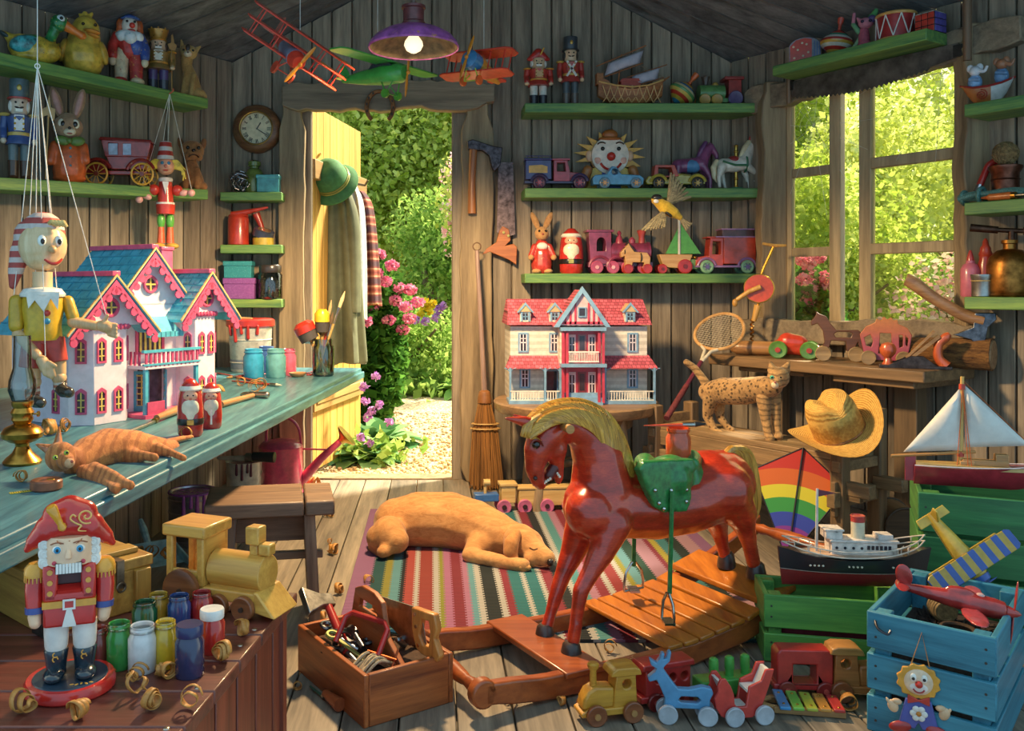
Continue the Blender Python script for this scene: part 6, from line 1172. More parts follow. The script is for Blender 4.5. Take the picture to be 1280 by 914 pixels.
q = P(g,'gable',paint('d8b0b4',.45),('p',[(-30,94),(30,94),(0,136)],-44,0)); P(q,'bargeboard',LBL,('p',[(-34,92),(-28,92),(0,133),(28,92),(34,92),(0,141)],-48,-43)); P(q,'timber',RDD,*[('b',(x,-44.4,94+.5*(38-abs(x)*1.25)),(2.2,1.4,36-abs(x)*1.25)) for x in (-20,-14,-8,8,14,20)],('b',(0,-44.4,97),(54,1.4,3))); P(q,'window',LBL,('p',[(-5,104),(5,104),(5,116),(-5,116)],-46,-44,'y',([(-3.6,105.4),(3.6,105.4),(3.6,114.6),(-3.6,114.6)],))); P(q,'pane',GL,('b',(0,-44.3,110),(7,.8,9)))
P(q,'roof',SHG,('h',((-34,-44,92),(0,-44,137),(0,10,137),(-34,10,92),(-31,-44,92),(0,-44,133),(0,10,133),(-31,10,92))),('h',((0,-44,137),(34,-44,92),(34,10,92),(0,10,137),(0,-44,133),(31,-44,92),(31,10,92),(0,10,133))))
def fwin(x,z,w,hh,y,nm='window'):
    q = P(g,nm,LBL,('p',[(x-w/2-2,z-2),(x+w/2+2,z-2),(x+w/2+2,z+hh+2),(x-w/2-2,z+hh+2)],y-1.6,y,'y',([(x-w/2,z),(x+w/2,z),(x+w/2,z+hh),(x-w/2,z+hh)],))); P(q,'pane',GL,('b',(x,y-.2,z+hh/2),(w,.8,hh))); P(q,'sash',WHT,('b',(x,y-.9,z+hh/2),(1,.8,hh)),('b',(x,y-.9,z+hh/2),(w,.8,1.3)),('b',(x,y-.9,z+hh*.75),(w,.8,.7)),('b',(x-w/2+.6,y-.9,z+hh/2),(1,.8,hh)),('b',(x+w/2-.6,y-.9,z+hh/2),(1,.8,hh)))
for x in (-68,-30,66): fwin(x,62,9,20,-20)
fwin(-66,18,9,20,-20); fwin(66,18,9,20,-20)
q = P(g,'side_door',GL,('b',(-34,-20.4,20),(14,1.4,34))); P(q,'frame',LBL,('p',[(-43,3),(-25,3),(-25,39),(-43,39)],-22,-20,'y',([(-41,3.1),(-27,3.1),(-27,37),(-41,37)],)))
for x in (-66,-30,62):                                 # dormers
    q = P(g,'dormer',SID,('b',(x,-12,104),(13,26,13))); P(q,'roof',paint('c0a47c',.6),('p',[(x-9,110),(x+9,110),(x,120)],-27,8)); P(q,'bargeboard',LBL,('p',[(x-10.5,109),(x-8,109),(x,118),(x+8,109),(x+10.5,109),(x,121.5)],-28,-26.5)); P(q,'pane',GL,('b',(x,-25.2,104),(6,.8,8))); P(q,'frame',LBL,('b',(x,-25.4,104),(1,1,9)),('b',(x,-25.4,104),(7,1,1)),('b',(x-4.5,-25.4,104),(2,1.4,11)),('b',(x+4.5,-25.4,104),(2,1.4,11)))
for z in (4,48): P(g,'red_front',RDD,('b',(0,-42.5,z+20),(46,1,40)))
for z in (4,54):
    hgt = 40 if z < 10 else 34
    for x in (-12,12): q = P(g,'window',paint('e0b8bc',.4),('b',(x,-43.2,z+hgt*.5),(9,1,hgt*.7))); P(q,'pane',GL,('b',(x,-43.8,z+hgt*.5),(5.4,.6,hgt*.52))); P(q,'sash',WHT,('b',(x,-44.1,z+hgt*.5),(5.4,.5,1)),('b',(x,-44.1,z+hgt*.5),(.8,.5,hgt*.5)))
    q = P(g,'door',paint('7a2c34',.35) if z < 10 else paint('8a5a60',.35),('b',(0,-43.6,z+hgt*.45),(10,1.2,hgt*.8))); P(q,'pane',GL,('b',(0,-44.3,z+hgt*.55),(6,.5,hgt*.5)))
for x in (-24,-19,19,24): P(g,'column',RDD,('b',(x,-52,44),(3,3,84)))
P(g,'balcony',LBL,('b',(0,-50,47),(54,18,4)),('b',(0,-48,90),(54,16,4)))
P(g,'balcony_rail',paint('e8e0dc',.45),('b',(0,-56,63),(36,1.6,1.6)),('b',(0,-56,51.5),(36,1.6,1.4)),*[('b',(-17+2*i,-56,57),(.8,.8,11)) for i in range(18)])
for x in (-86,-44,-26,28,87): P(g,'porch_post',LBL,('b',(x,-43,22),(2.6,2.6,42)),*[('o',(x+sx*7,-43,36),6.5,.7,'y',8,5,90 if sx > 0 else 0,180 if sx > 0 else 90) for sx in (-1,1)])
for x0,x1 in ((-86,-46),(-43,-27),(30,86)): P(g,'porch_rail',paint('e4dcd0',.45),('b',((x0+x1)/2,-45,15),(x1-x0,1.6,1.4)),('b',((x0+x1)/2,-45,4.5),(x1-x0,1.4,1.2)),*[('b',(x0+2+3.2*i,-45,9.6),(1.2,.8,11)) for i in range(int((x1-x0-2)/3.2))])

# ---------------------------------------------------------------- window wall: shelves, window bench, plank bench
RRZ = math.degrees(math.atan2(-.847,.531))
def Rpx(px,n,z=0):
    k = (px-PX)/F; u = (k*(BKY+RN.y*n)-BR-RN.x*n)/(RD.x-k*RD.y); return RP(u,n,z)
TS = 2.128
plank('wall_shelf','green shelf high over the window, with drum and spinning top',RP(.425,.22,0),RP(1.173,.22,0),TS,.215,.05,RRZ,group='green plank shelves')
R1,R2,R3 = 1.785,1.387,1.007
for z,lb in ((R1,'top green shelf right of the window, with the elephant boat'),(R2,'middle green shelf right of the window, with rope and magnet'),(R3,'bottom green shelf right of the window, with bottles and copper blowtorch')):
    plank('wall_shelf',lb,RP(1.313,.2,0),RP(2.1,.2,0),z,.195,.05,RRZ,group='green plank shelves')
def rf(name,label,cat,px,z,n=.1,turn=None,group=None):
    p = Rpx(px,n,z); return thing(name,label,cat,p,p.y/F,(0,0,RRZ) if turn is None else face(px,turn),group)
g = rf('drum_tin','round-topped tin, red with dots and blue stripes, on the high window shelf','toy',1006,TS,turn=0)
P(g,'body',paint('8a8c98',.35,.2,.3,0,30,'5a6a90'),('p',[(-18,0),(18,0),(18,24)]+circ(0,22,18,12,11,10,170)+[(-18,24)],-7,10),bev=.003); P(g,'front',paint('c8402c',.3,.12,.4),('p',[(-17,1),(8,1),(8,30),(0,32),(-10,30),(-17,23)],-8.2,-7)); P(g,'dot',paint('e8d8b8',.4),*[('s',(x,-8.4,z),(1.4,.6,1.4)) for x,z in ((-12,8),(-8,18),(-2,10),(2,24),(-3,26),(4,14),(-13,22))]); P(g,'stripe',paint('4a68a0',.4),*[('b',(11+3*i,-7.6,14),(1.2,1.2,27-2*i)) for i in range(3)])
p = Rpx(1043,.1,TS); sptop('spinning_top','large striped humming top with red handle on the high window shelf',p+Vector((0,0,.004)),p.y/F,(0,10,0),20,34,('d8d0b8','d8b048','c8382c','e0d8c8','d8a840','c03a30','e0dcd0','4a9a7a','c83c30','c83c30'),'c8503c')
g = rf('jester_toy','small pink and green cloth jester cat beside the drum on the high shelf','toy',1080,TS,turn=0)
P(g,'body',matte('b85a6c',sc=60),('K',[(0,0,14,7),(0,0,24,6)]),('K',[(4,-3,8,4),(14,-5,3,3)]),('K',[(-3,-3,8,4),(-2,-6,2,3.5)]),rm=.0025); h = P(g,'head',matte('c07888',sc=60),('s',(2,-2,34),(9,7,7)),('K',[(-5,-2,38,3),(-8,-2,42,1)]),rm=.0025); fig_eyes(h,(-2,7),-8.5,35,2,'2c2440'); P(h,'mask',paint('5a4878',.5),('s',(9,-4,38),(5,4,5))); P(h,'hat',matte('5a9a5c',sc=60),('T',[(8,0,40),(13,0,48),(15,0,57)],[5,3,.8],10)); P(g,'arm',matte('6a9a70',sc=60),('K',[(-6,-1,24,3),(-12,-2,34,2.6)])); P(g,'hand',matte('c07888',sc=60),('K',[(-12,-2,36,2.2),(-11,-2,47,2)])); P(g,'tail',matte('8aa880',sc=60),('T',[(-4,3,18),(-10,0,8),(-16,-2,1)],[3,2.4,2],8))
g = rf('toy_drum','red toy drum with white zigzag cords on the high window shelf','drum',1120,TS,n=.11); P(g,'shell',paint('a02c2c',.3,.15,.3),('c',(0,0,2),(0,0,32),22,22,36)); P(g,'hoop',paint('d0a058',.35),('o',(0,0,33),22,2,'z',36,8),('o',(0,0,2),22,2,'z',36,8)); P(g,'drumhead',paint('d8ccb4',.6),('c',(0,0,32),(0,0,33.5),21,21,36)); P(g,'cord',paint('dcd8d0',.5),*[('t',[(23*math.cos(a),23*math.sin(a),4 if i % 2 else 31),(23*math.cos(a+.393),23*math.sin(a+.393),31 if i % 2 else 4)],.8,5) for i,a in enumerate(np.linspace(0,6.283,17)[:-1])])
g = rf('puzzle_cube','colour puzzle cube with red front at the right end of the high window shelf','puzzle cube',1163,TS,n=.10,turn=-30); P(g,'core',paint('1c1a20',.35),('b',(0,0,13),(25,25,25)),bev=.002)
P(g,'front_tile',paint('c84032',.3),*[('b',(-8.2+8.2*i,-12.8,4.8+8.2*j),(7.2,1,7.2)) for i in range(3) for j in range(3)],bev=.001); P(g,'side_tile',paint('5a50a0',.3),*[('b',(12.8,-8.2+8.2*i,4.8+8.2*j),(1,7.2,7.2)) for i in range(3) for j in range(3)],bev=.001); P(g,'top_tile',paint('d8d0c0',.3),*[('b',(-8.2+8.2*i,-8.2+8.2*j,25.8),(7.2,7.2,1)) for i in range(3) for j in range(3)],bev=.001)
# two-man saw hung over the lintel
a = RP(.43,.078,0); g = thing('crosscut_saw','long two-man crosscut saw hung under the high window shelf','saw',(a.x,a.y,2.05),1.0,(0,0,RRZ)); L_ = .80
tp = [(0,.018),(L_,.024),(L_,-.035),(L_-.12,-.055)]; nt = 60; xs = np.linspace(L_-.12,.01,nt); low = lambda x: -.055-.035*math.sin(math.pi*max(0,min(1,(x/(L_-.1)))))
P(g,'blade',metal('77706c',.55,.35,12),('p',tp+[(x,low(x)-(.012 if i % 2 else 0)) for i,x in enumerate(xs)]+[(0,-.055)],-.0015,.0015)); P(g,'handle',wood('5a4434','947458','z',1,.5),('c',(-.015,0,-.09),(-.015,0,.10),.012),('c',(L_+.035,0,-.06),(L_+.035,0,.20),.017)); P(g,'bracket',metal('4a4644',.5),('b',(-.005,0,0),(.03,.012,.05)),('b',(L_+.01,0,-.01),(.06,.012,.05)))
# ---- right shelves
g = rf('toy_boat','painted toy boat with two blue elephant figures on the top right shelf','toy boat',1234,R1,turn=0); bm = bmesh.new(); rg = []
for i in range(13):
    t = i/12; x = -28+56*t; w = 12*math.sin(math.pi*(.1+.8*t))**.8; z1 = 20+7*abs(2*t-1)**2+5*t; z0 = 1+12*abs(2*t-1)**3
    rg.append([bm.verts.new((x*(.72+.28*k),y*w,z0+(z1-z0)*k)) for y,k in ((-1,1),(-.92,.5),(-.4,.03),(.4,.03),(.92,.5),(1,1))])
for q0,q1 in zip(rg,rg[1:]):
    for k in range(6): bm.faces.new((q0[k],q0[(k+1) % 6],q1[(k+1) % 6],q1[k]))
bm.faces.new(rg[0]); bm.faces.new(rg[-1]); h_ = finish(bm,'hull',bands([(-.2,'c8702c'),(.0,'c8702c'),(.012,'d8d4d0'),(.2,'d8d4d0')],'X',rough=.35),g.sc); h_.parent = g.o; h_ = T(h_,g.sc)
P(h_,'gunwale',paint('9c2c28',.35),('t',[(-29,-2,27),(-15,-11,22),(0,-12.5,22),(15,-11,25),(29,-2,32)],1.5,6)); P(h_,'spiral',paint('a83a24',.4),('t',[(-6+(.5+.55*t)*math.cos(t*1.3),-12.2,12+(.5+.55*t)*math.sin(t*1.3)) for t in np.linspace(0,11,40)],.7,5))
for x,c_,hc,z0 in ((-13,'7aa0c8','d8d8dc',22),(15,'6a94c0','a87050',27)):
    q = P(g,'elephant',paint(c_,.35,.25,.3,0,30,'e4e4e8'),('s',(x,0,z0+8),(8,7,11))); P(q,'head',paint(hc,.4),('s',(x,-3,z0+22),6.5),('T',[(x+4,-6,z0+22),(x+10,-8,z0+20),(x+13,-8,z0+26)],[3,2,1.6],8)); P(q,'ear',paint(hc,.4),('s',(x-5,-1,z0+26),(4,2,5)),('s',(x+5,0,z0+27),(4,2,5))); P(q,'arm',paint(c_,.4),('k',(x-5,-5,z0+12),(x+4,-9,z0+10),2.4))
g = rf('copper_pot','dark copper spool pot at the back of the middle right shelf','pot',1257,R2,n=.09,turn=0); P(g,'body',metal('7a4e40',.35,.25),('l',(0,0,0),[(17,0),(19,3),(15,8),(15,36),(19,42),(19,45),(16,46),(1,46)],30),*[('o',(0,0,z),15.4,1,'z',30,6) for z in (14,28)])
p = Rpx(1257,.09,R2); s_ = p.y/F; g = thing('twine_ball','ball of brown twine on the copper pot','twine',p+Vector((0,0,46*s_)),s_); TWN = paint('8c7048',.85,.3,0,0,80); rq = random.Random(5); pr = [('s',(0,0,15),14)]
for i in range(26):
    u = Vector((rq.gauss(0,1),rq.gauss(0,1),rq.gauss(0,1))).normalized(); f1,f2 = _frame(u); pr.append(('t',[Vector((0,0,15))+(f1*math.cos(t)+f2*math.sin(t))*14.4 for t in np.linspace(0,6.28,19)],.8,4))
P(g,'wound_twine',TWN,*pr)
g = rf('horseshoe_magnet','red horseshoe magnet with steel tips leaning on the middle right shelf','magnet',1231,R2,n=.1,turn=0); mg = [(13*math.cos(t),44+13*math.sin(t)) for t in np.linspace(0,math.pi,14)]
P(g,'magnet',paint('b8322a',.3,.12,.4),('m',MX((0,0,0),(-10,20,0)),[('t',[(13,0,20),(13,0,34)]+[(x,0,z) for x,z in mg]+[(-13,0,34),(-13,0,20)],4.2,10)])); P(g,'tip',metal('c8c8cc',.25),('m',MX((0,0,0),(-10,20,0)),[('c',(x,0,3),(x,0,21),4.2) for x in (-13,13)]))
g = rf('rope_coil','coil of speckled blue-green rope lying on the middle right shelf','rope',1240,R2,n=.135); pr = []
for k in range(8): pr.append(('T',[(-34+rq.uniform(-3,3),-8+2*k,6+2*(k % 3)),(-18,-6+1.7*k,9+rq.uniform(-3,3)),(0,-5+1.5*k,9+rq.uniform(-3,3)),(22,-6+1.7*k,10+rq.uniform(-3,3)),(40,-8+2*k,7+2*(k % 3))],3.6,7))
P(g,'rope',paint('4f7f7a',.7,.4,0,0,260,'c8a86a'),*pr,('o',(-33,0,8),8,2.6,'x',16,7),('o',(-12,0,9),10,2.6,'x',18,7))
p = Rpx(1234,.18,R2); s_ = p.y/F; g = thing('screwdriver','screwdriver with orange handle lying in front of the rope on the middle right shelf','screwdriver',p+Vector((0,0,5*s_)),s_,(0,0,RRZ)); P(g,'handle',paint('c86a30',.3,.12,.4),('k',(4,0,0),(26,0,0),4.5,5)); P(g,'collar',BR_,('c',(26,0,0),(33,0,0),4.5)); P(g,'shaft',STL,('c',(33,0,0),(62,0,0),1.8)); P(g,'tip',paint('a85020',.4),('c',(-7,0,0),(4,0,0),1,3.6))
def bottle(g,mat,prof,capm,cap): P(g,'bottle',mat,('l',(0,0,0),prof,24)); P(g,'cap',capm,('l',(0,0,0),cap,18))
g = rf('glue_bottle','pink plastic bottle with pointed red cap on the bottom right shelf','bottle',1213,R3,n=.12,turn=0); bottle(g,paint('c86a7c',.35,.1,.3),[(10,0),(11,2),(11,34),(8,40),(5,42),(5,45),(1,45)],paint('b83a34',.3),[(4.5,44),(4,48),(2,56),(1,58)])
g = rf('glue_bottle','dark red bottle with ribbed cap behind the small tin on the bottom right shelf','bottle',1232,R3,n=.09,turn=0); bottle(g,paint('a03424',.3,.1,.3),[(8,0),(9,2),(9,40),(7,46),(7,50),(1,50)],paint('a83a26',.3),[(7,50),(8,53),(6,58),(6,61),(4,64),(3,70),(1,73)])
g = rf('tin_can','small silver tin in front of the red bottle on the bottom right shelf','tin',1228,R3,n=.155,turn=0); P(g,'tin',metal('a8a8a4',.35),('l',(0,0,0),[(11,0),(12,1),(12,22),(13,24),(13,28),(1,28)],28)); P(g,'band',paint('c8a868',.4),('o',(0,0,20),12.2,.7,'z',28,6))
g = rf('blowtorch','old copper blowtorch at the right end of the bottom right shelf','blowtorch',1262,R3,n=.10,turn=0); P(g,'tank',metal('9c6a34',.4,.35,25),('l',(0,0,0),[(24,0),(26,2),(24,5),(25,8),(25,40),(22,50),(14,58),(7,60),(7,66),(9,67),(9,71),(1,72)],32)); P(g,'burner',metal('5c4438',.5,.3),('c',(-42,-4,88),(-12,-2,84),5,4.5),('c',(-12,-2,84),(14,0,82),3,3),('c',(2,0,66),(2,0,84),4)); P(g,'valve',metal('6a4a3a',.5),('c',(14,0,82),(20,0,82),5))
# ---- window bench
o = RP(0,0,0); g = thing('window_bench','thick wooden work shelf built under the window','workbench',o,1.0,(0,0,RRZ)); WB = wood('54402c','a58058','x',1.1,.55,.4,.3,.1); WBz = wood('4c3c2c','8c7050','z',1.1,.6,.4,.3)
BT = .711; P(g,'worktop',WB,('b',(.72,-.20,BT-.025),(1.08,.39,.05)),bev=.006); P(g,'support_rail',WB,('b',(1.02,-.19,BT-.065),(.36,.34,.03)),('b',(.5,-.19,BT-.065),(.36,.3,.02)),bev=.004)
P(g,'leg',WBz,('b',(1.06,-.14,(BT-.08)/2),(.10,.08,BT-.08)),bev=.004); P(g,'leg',WBz,('b',(.36,-.08,(BT-.06)/2),(.08,.06,BT-.06)),bev=.004)
def wb(name,label,cat,px,n,turn=None): 
    p = Rpx(px,n,BT); return thing(name,label,cat,p,p.y/F,(0,0,RRZ+20) if turn is None else face(px,turn))
g = wb('wooden_club','smooth turned wooden club lying at the left end of the window bench','tool',948,.25,0); P(g,'club',wood('8a5a34','c8955e','x',2,.4,.2,0,.2,False),('m',MX((-34,0,9),(0,90,0)),[('l',(0,0,0),[(1,0),(5,2),(8,8),(9,20),(8.5,60),(8,70),(1,71)],20)]))
Yd = Rpx(940,.25).y; o = at(940,430,Yd); o.z = BT+17*Yd/F; g = thing('hand_drill','old hand-crank drill with red gear wheel standing on the wooden club','drill',o,Yd/F,face(940))
TW = wood('a87028','e0b060','z',2,.45,.2,0,.2,False); P(g,'bit',metal('b07a3c',.4),('t',[(0+1.6*math.cos(t*2),1.6*math.sin(t*2),t*1.9) for t in np.linspace(0,14,60)],1.2,5)); P(g,'chuck',TW,('t',[(2,0,25),(7,0,45)],[3,4.5],12)); P(g,'frame',metal('c08c3c',.4),('t',[(7,0,45),(12,0,62),(8,0,74),(14,0,92),(22,0,110),(26,0,120)],1.7,7)); q = P(g,'gear_wheel',paint('c84a28',.35,.15),('c',(8,-5,66),(8,-2,66),17,17,30)); P(q,'rim',metal('c8903c',.35),('o',(8,-3.5,66),17,1.3,'y',30,6))
P(g,'crank',TW,('t',[(10,-8,68),(-4,-9,62),(-18,-8,52)],[3.2,3,2.6],10),('s',(-20,-9,48),(3.4,3.4,5))); P(g,'handle',TW,('t',[(12,0,122),(26,0,119),(40,0,119)],[1.6,2.2,1.4],8))
g = wb('toy_car','carved red wooden toy car with green wheels on the window bench','toy car',993,.26,-4); RW = paint('c8402a',.35,.15,.4); P(g,'body',RW,('K',[(-18,0,14,9),(14,0,12,9),(24,0,10,8)]),('K',[(-8,0,20,12),(6,0,19,10)]),rm=.005,sm=3)
for x in (-18,18):
    for y in (-13,13): wheelp(g,'wheel',paint('5a8a3c',.4),x,y,11,11,7,hub=paint('a8382c',.4))
DKW = wood('4a2c18','74482c','x',2,.4,.2,0,.1,False); WHW = wood('7a6244','b09468','x',3,.5,.2,0,.1,False)
g = wb('pull_toy','flat dark brown horse on wooden wheels on the window bench','pull toy',1048,.24,0)
hs_ = [(-21,12),(-16,24),(-18,38),(-24,47),(-31,44),(-32,49),(-26,57),(-25,62),(-22,59),(-14,56),(-8,46),(-2,39),(22,40),(27,36),(29,24),(28,10),(24,12),(22,24),(16,12),(9,12),(8,25),(-8,26),(-12,12)]
P(g,'body',DKW,('p',hs_,-4,4,'y',([(-3,30),(14,30),(16,35),(12,37),(-1,37),(-5,34)],)),bev=.003); P(g,'axle',WHW,('b',(-14,0,11),(14,8,5)),('b',(16,0,11),(16,8,5)))
for x in (-17,20):
    for y in (-8,8): wheelp(g,'wheel',WHW,x,y,9.5,9.5,4.5)
cm = bands([(-.1,'b84a6c'),(.0,'c0506e'),(.10,'c65a60'),(.145,'cf7040'),(.2,'d8843c')],'Z',rough=.4,const=False)
g = wb('pull_toy','flat pink and orange pumpkin coach on wheels on the window bench','pull toy',1107,.25,0)
co = [(-20,6),(-24,12),(-27,28),(-29,38),(-22,48),(-12,53),(-10,58),(-5,56),(-2,61),(2,57),(6,60),(9,56),(13,57),(14,52),(24,47),(29,38),(27,24),(24,10),(18,6)]
P(g,'coach',cm,('p',co,-3.5,3.5,'y',([(-24,34),(-17,38),(-14,30),(-16,22),(-22,24)],[(-6,40),(6,40),(8,14),(-8,14)],[(15,38),(19,38),(19,24),(15,22)],[(22,37),(25,34),(24,24),(22,26)])),bev=.0025)
for x in (-19,20):
    for y in (-7,7): wheelp(g,'wheel',WHW,x,y,9,9,4.5)
g = wb('hand_plane','hand plane with orange wooden knob and handle on the window bench','plane',1148,.29,4); KN = wood('9a3c1c','d8683a','z',2,.3,.15,0,.5,False); P(g,'sole',metal('5a4c48',.45,.3),('h',((-44,-9,0),(36,-9,0),(36,9,0),(-44,9,0),(-44,-9,4),(36,-9,4),(36,9,4),(-44,9,4))),('p',[(-36,3),(-8,16),(6,15),(20,4)],-9,-7.5),('p',[(-36,3),(-8,16),(6,15),(20,4)],7.5,9),bev=.0015); P(g,'knob',KN,('l',(-34,0,4),[(7,0),(5,4),(4,8),(9,14),(10,20),(7,26),(1,28)],20)); P(g,'rear_handle',KN,('T',[(30,0,4),(22,0,14),(22,0,30),(30,0,40),(34,0,44)],[7,5.5,5,5.5,3],12))
P(g,'blade',wood('6a4a30','b08858','x',2,.5),('b',(4,0,24),(50,11,4),(0,-42,0)),('b',(2,0,30),(46,8,2.5),(0,-48,0)))
g = wb('log','split log with rough bark lying against the sill on the window bench','log',1185,.12,None); o_l = g.o; BK = newmat('bark'); v,_ = coords(BK[1],BK[2],(3,12,12)); f = noise(BK[1],BK[2],v,5,6,.75); BK[2].new(ramp(BK[1],BK[2],f,[(.35,lin('4a2c1a')),(.65,lin('a8743c'))]),BK[3].inputs[0]); BK[3].inputs['Roughness'].default_value = .9; bumpn(BK[1],BK[2],BK[3],f,1.0,.02)
o_l.rotation_euler = (0,0,math.radians(RRZ+14)); P(g,'bark',BK[0],('c',(-62,0,18),(48,0,18),17,20,24)); P(g,'cut_end',wood('6a4a30','b08860','x',3,.7),('c',(48,0,18),(49.5,0,18),18,17.5,24))
p = Rpx(1228,.10,BT); o = at(1228,415,p.y); g = thing('axe','long-handled axe with its blade sunk in the log on the window bench','axe',o,p.y/F,face(1228)); P(g,'handle',wood('7a4e30','c09468','x',2,.4,.2,0,.2,False),('T',[(2,0,14),(-18,0,20),(-50,-4,40),(-76,-8,62),(-84,-9,66)],[8,8,7.5,9,8],14)); P(g,'head',metal('6a6c74',.4,.35),('p',[(-8,24),(14,24),(15,16),(6,6),(3,-12),(-2,-25),(-12,-10),(-32,-4),(-26,-2),(-10,6)],-6,6),bev=.003)
# ---- plank bench with frame ends, before the window wall
o = RP(0,0,0); g = thing('plank_bench','rustic plank bench with wedged frame ends, standing before the window wall','bench',o,1.0,(0,0,RRZ)); PB = wood('5c4832','b08f66','x',1.3,.55,.4,.25); PBz = wood('584632','9c7c58','z',1.3,.55,.4,.25)
U0,U1,N0,N1,PZ = .27,1.20,.62,.86,.413
P(g,'seat_plank',PB,('b',((U0+U1)/2,-.80,PZ-.0125),(U1-U0,.11,.025)),('b',((U0+U1)/2,-.682,PZ-.0125),(U1-U0,.11,.025)),bev=.003); P(g,'side_rail',PB,('b',((U0+U1)/2,-.845,PZ-.06),(U1-U0-.04,.025,.07)),('b',((U0+U1)/2,-.85,PZ-.14),(U1-U0+.16,.025,.05)),bev=.003)
for u,hh in ((U0,.50),(U1,.575)):
    for n in (N0,N1): P(g,'post',PBz,('b',(u,-n,hh/2),(.055,.05,hh)),bev=.006)
    P(g,'rung',PB,('b',(u,-(N0+N1)/2,hh-.07),(.03,N1-N0,.05)),('b',(u,-(N0+N1)/2,PZ-.16),(.035,N1-N0+.12,.06)),('b',(u,-(N0+N1)/2,PZ-.04),(.035,N1-N0+.06,.04)),bev=.004)
    for n in (N0-.035,N1+.035): P(g,'wedge',PBz,('b',(u,-n,PZ-.16),(.018,.022,.13)),bev=.003)
P(g,'tenon',PB,('b',(U1+.06,-.845,PZ-.12),(.12,.04,.05)),('b',(U1+.06,-.635,PZ-.12),(.12,.04,.05)),bev=.004)
# racket leaning at the bench's far end
b0 = Vector(((842-PX)/F*4.02,4.02,.50)); t0 = at(900,414,4.36); d = (t0-b0); g = thing('tennis_racket','old wooden tennis racket leaning behind the plank bench against the window bench','racket',b0,1.0,(0,0,0)); q = d.to_track_quat('Z','Y'); L_ = d.length; W = lambda *p: ('m',q.to_matrix().to_4x4() @ Matrix.Rotation(math.radians(12),4,'Z'),list(p))
P(g,'grip',paint('6a2a30',.7,.25,0,0,60),W(('c',(0,0,0-.08),(0,0,.15),.014,.013))); P(g,'shaft',bands([(0,'d8cdb8'),(.006,'7a2c44')],'X',rough=.35),W(('c',(0,0,.15),(0,0,.33),.011,.010)))
P(g,'frame',wood('b87838','e0b880','z',2,.35,.1,0,.3,False),W(('m',MX((0,0,L_),(0,0,0)),[('t',[(.112*math.sin(a)*(1-.08*math.cos(a)),0,.142*math.cos(a)) for a in np.linspace(0,2*math.pi,41)],.0085,8)])),label='oval wooden frame')
P(g,'throat',paint('d8ccb4',.4),W(('t',[(-.05,0,L_-.125),(-.015,0,L_-.16),(0,0,.32)],.008,8),('t',[(.05,0,L_-.125),(.015,0,L_-.16),(0,0,.32)],.008,8)))
P(g,'strings',paint('c8b898',.5),*[W(('c',(x,0,L_-.14*math.sqrt(max(0,1-(x/.11)**2))),(x,0,L_+.14*math.sqrt(max(0,1-(x/.11)**2))),.0009,None,4)) for x in np.linspace(-.10,.10,15)],*[W(('c',(-.11*math.sqrt(max(0,1-(z/.14)**2)),0,L_+z),(.11*math.sqrt(max(0,1-(z/.14)**2)),0,L_+z),.0009,None,4)) for z in np.linspace(-.13,.13,18)])
# spotted cat standing on the bench
o = Rpx(930,.75,PZ); g = thing('cat','spotted tabby cat standing on the plank bench, looking over','cat',o)
SP_ = fur('7a5c38','c89c64',60,spot=('34220f',58)); SP2 = fur('7a5c38','c89c64',60,stripe=('2e1e12',14,'Z'))
def yy(px): return Rpx(px,.75).y
P(g,'body',SP_,WK(o,[(886,490,yy(886),13),(905,489,yy(905),17),(930,489,yy(930),17),(955,486,yy(955),16),(966,482,yy(966)-.02,12.5),(971,474,yy(970)-.03,9)]),
  WK(o,[(888,500,yy(888)-.03,10),(884,520,yy(884)-.03,6),(893,538,yy(893)-.03,4.5),(901,543,yy(897)-.06,5)]),WK(o,[(898,502,yy(898)+.04,9),(900,522,yy(900)+.03,5),(909,534,yy(905)+.03,4),(916,539,yy(908),4.5)]),
  rm=.0045,sm=4)
P(g,'foreleg',SP2,WK(o,[(954,498,yy(954)-.03,9),(957,525,yy(957)-.03,6),(961,546,yy(961)-.04,5),(963,549,yy(963)-.06,5.5)]),WK(o,[(968,494,yy(966)+.02,8),(970,522,yy(970)+.02,5.5),(972,542,yy(970),4.6),(974,546,yy(972)-.02,5)]),rm=.004,sm=3)
P(g,'tail',SP2,WK(o,[(884,482,yy(884),6),(876,470,yy(884)+.02,5),(868,460,yy(884)+.03,4.6),(858,453,yy(884)+.03,4)]),rm=.0035,sm=3)
h = P(g,'head',SP2,WK(o,[(973,472,yy(972)-.06,13.5)]),WK(o,[(970,479,yy(972)-.095,7.5)]),WK(o,[(966,463,yy(972)-.05,6.5),(963,453,yy(972)-.05,1.8)]),WK(o,[(981,463,yy(972)-.05,6.5),(986,453,yy(972)-.05,1.8)]),rm=.0026,sm=3)
P(h,'muzzle',fur('c8a880','e8d4b0',60),WK(o,[(969,481,yy(972)-.105,5)])); P(h,'nose',paint('b8685c',.4),WK(o,[(969,478,yy(972)-.124,1.6)]))
for a in (965,976): P(h,'eye',paint('4ac8a8',.08),WK(o,[(a,472,yy(972)-.092,2.6)])); P(h,'pupil',paint('0c1410',.1),WK(o,[(a,472,yy(972)-.1,1.3)]))
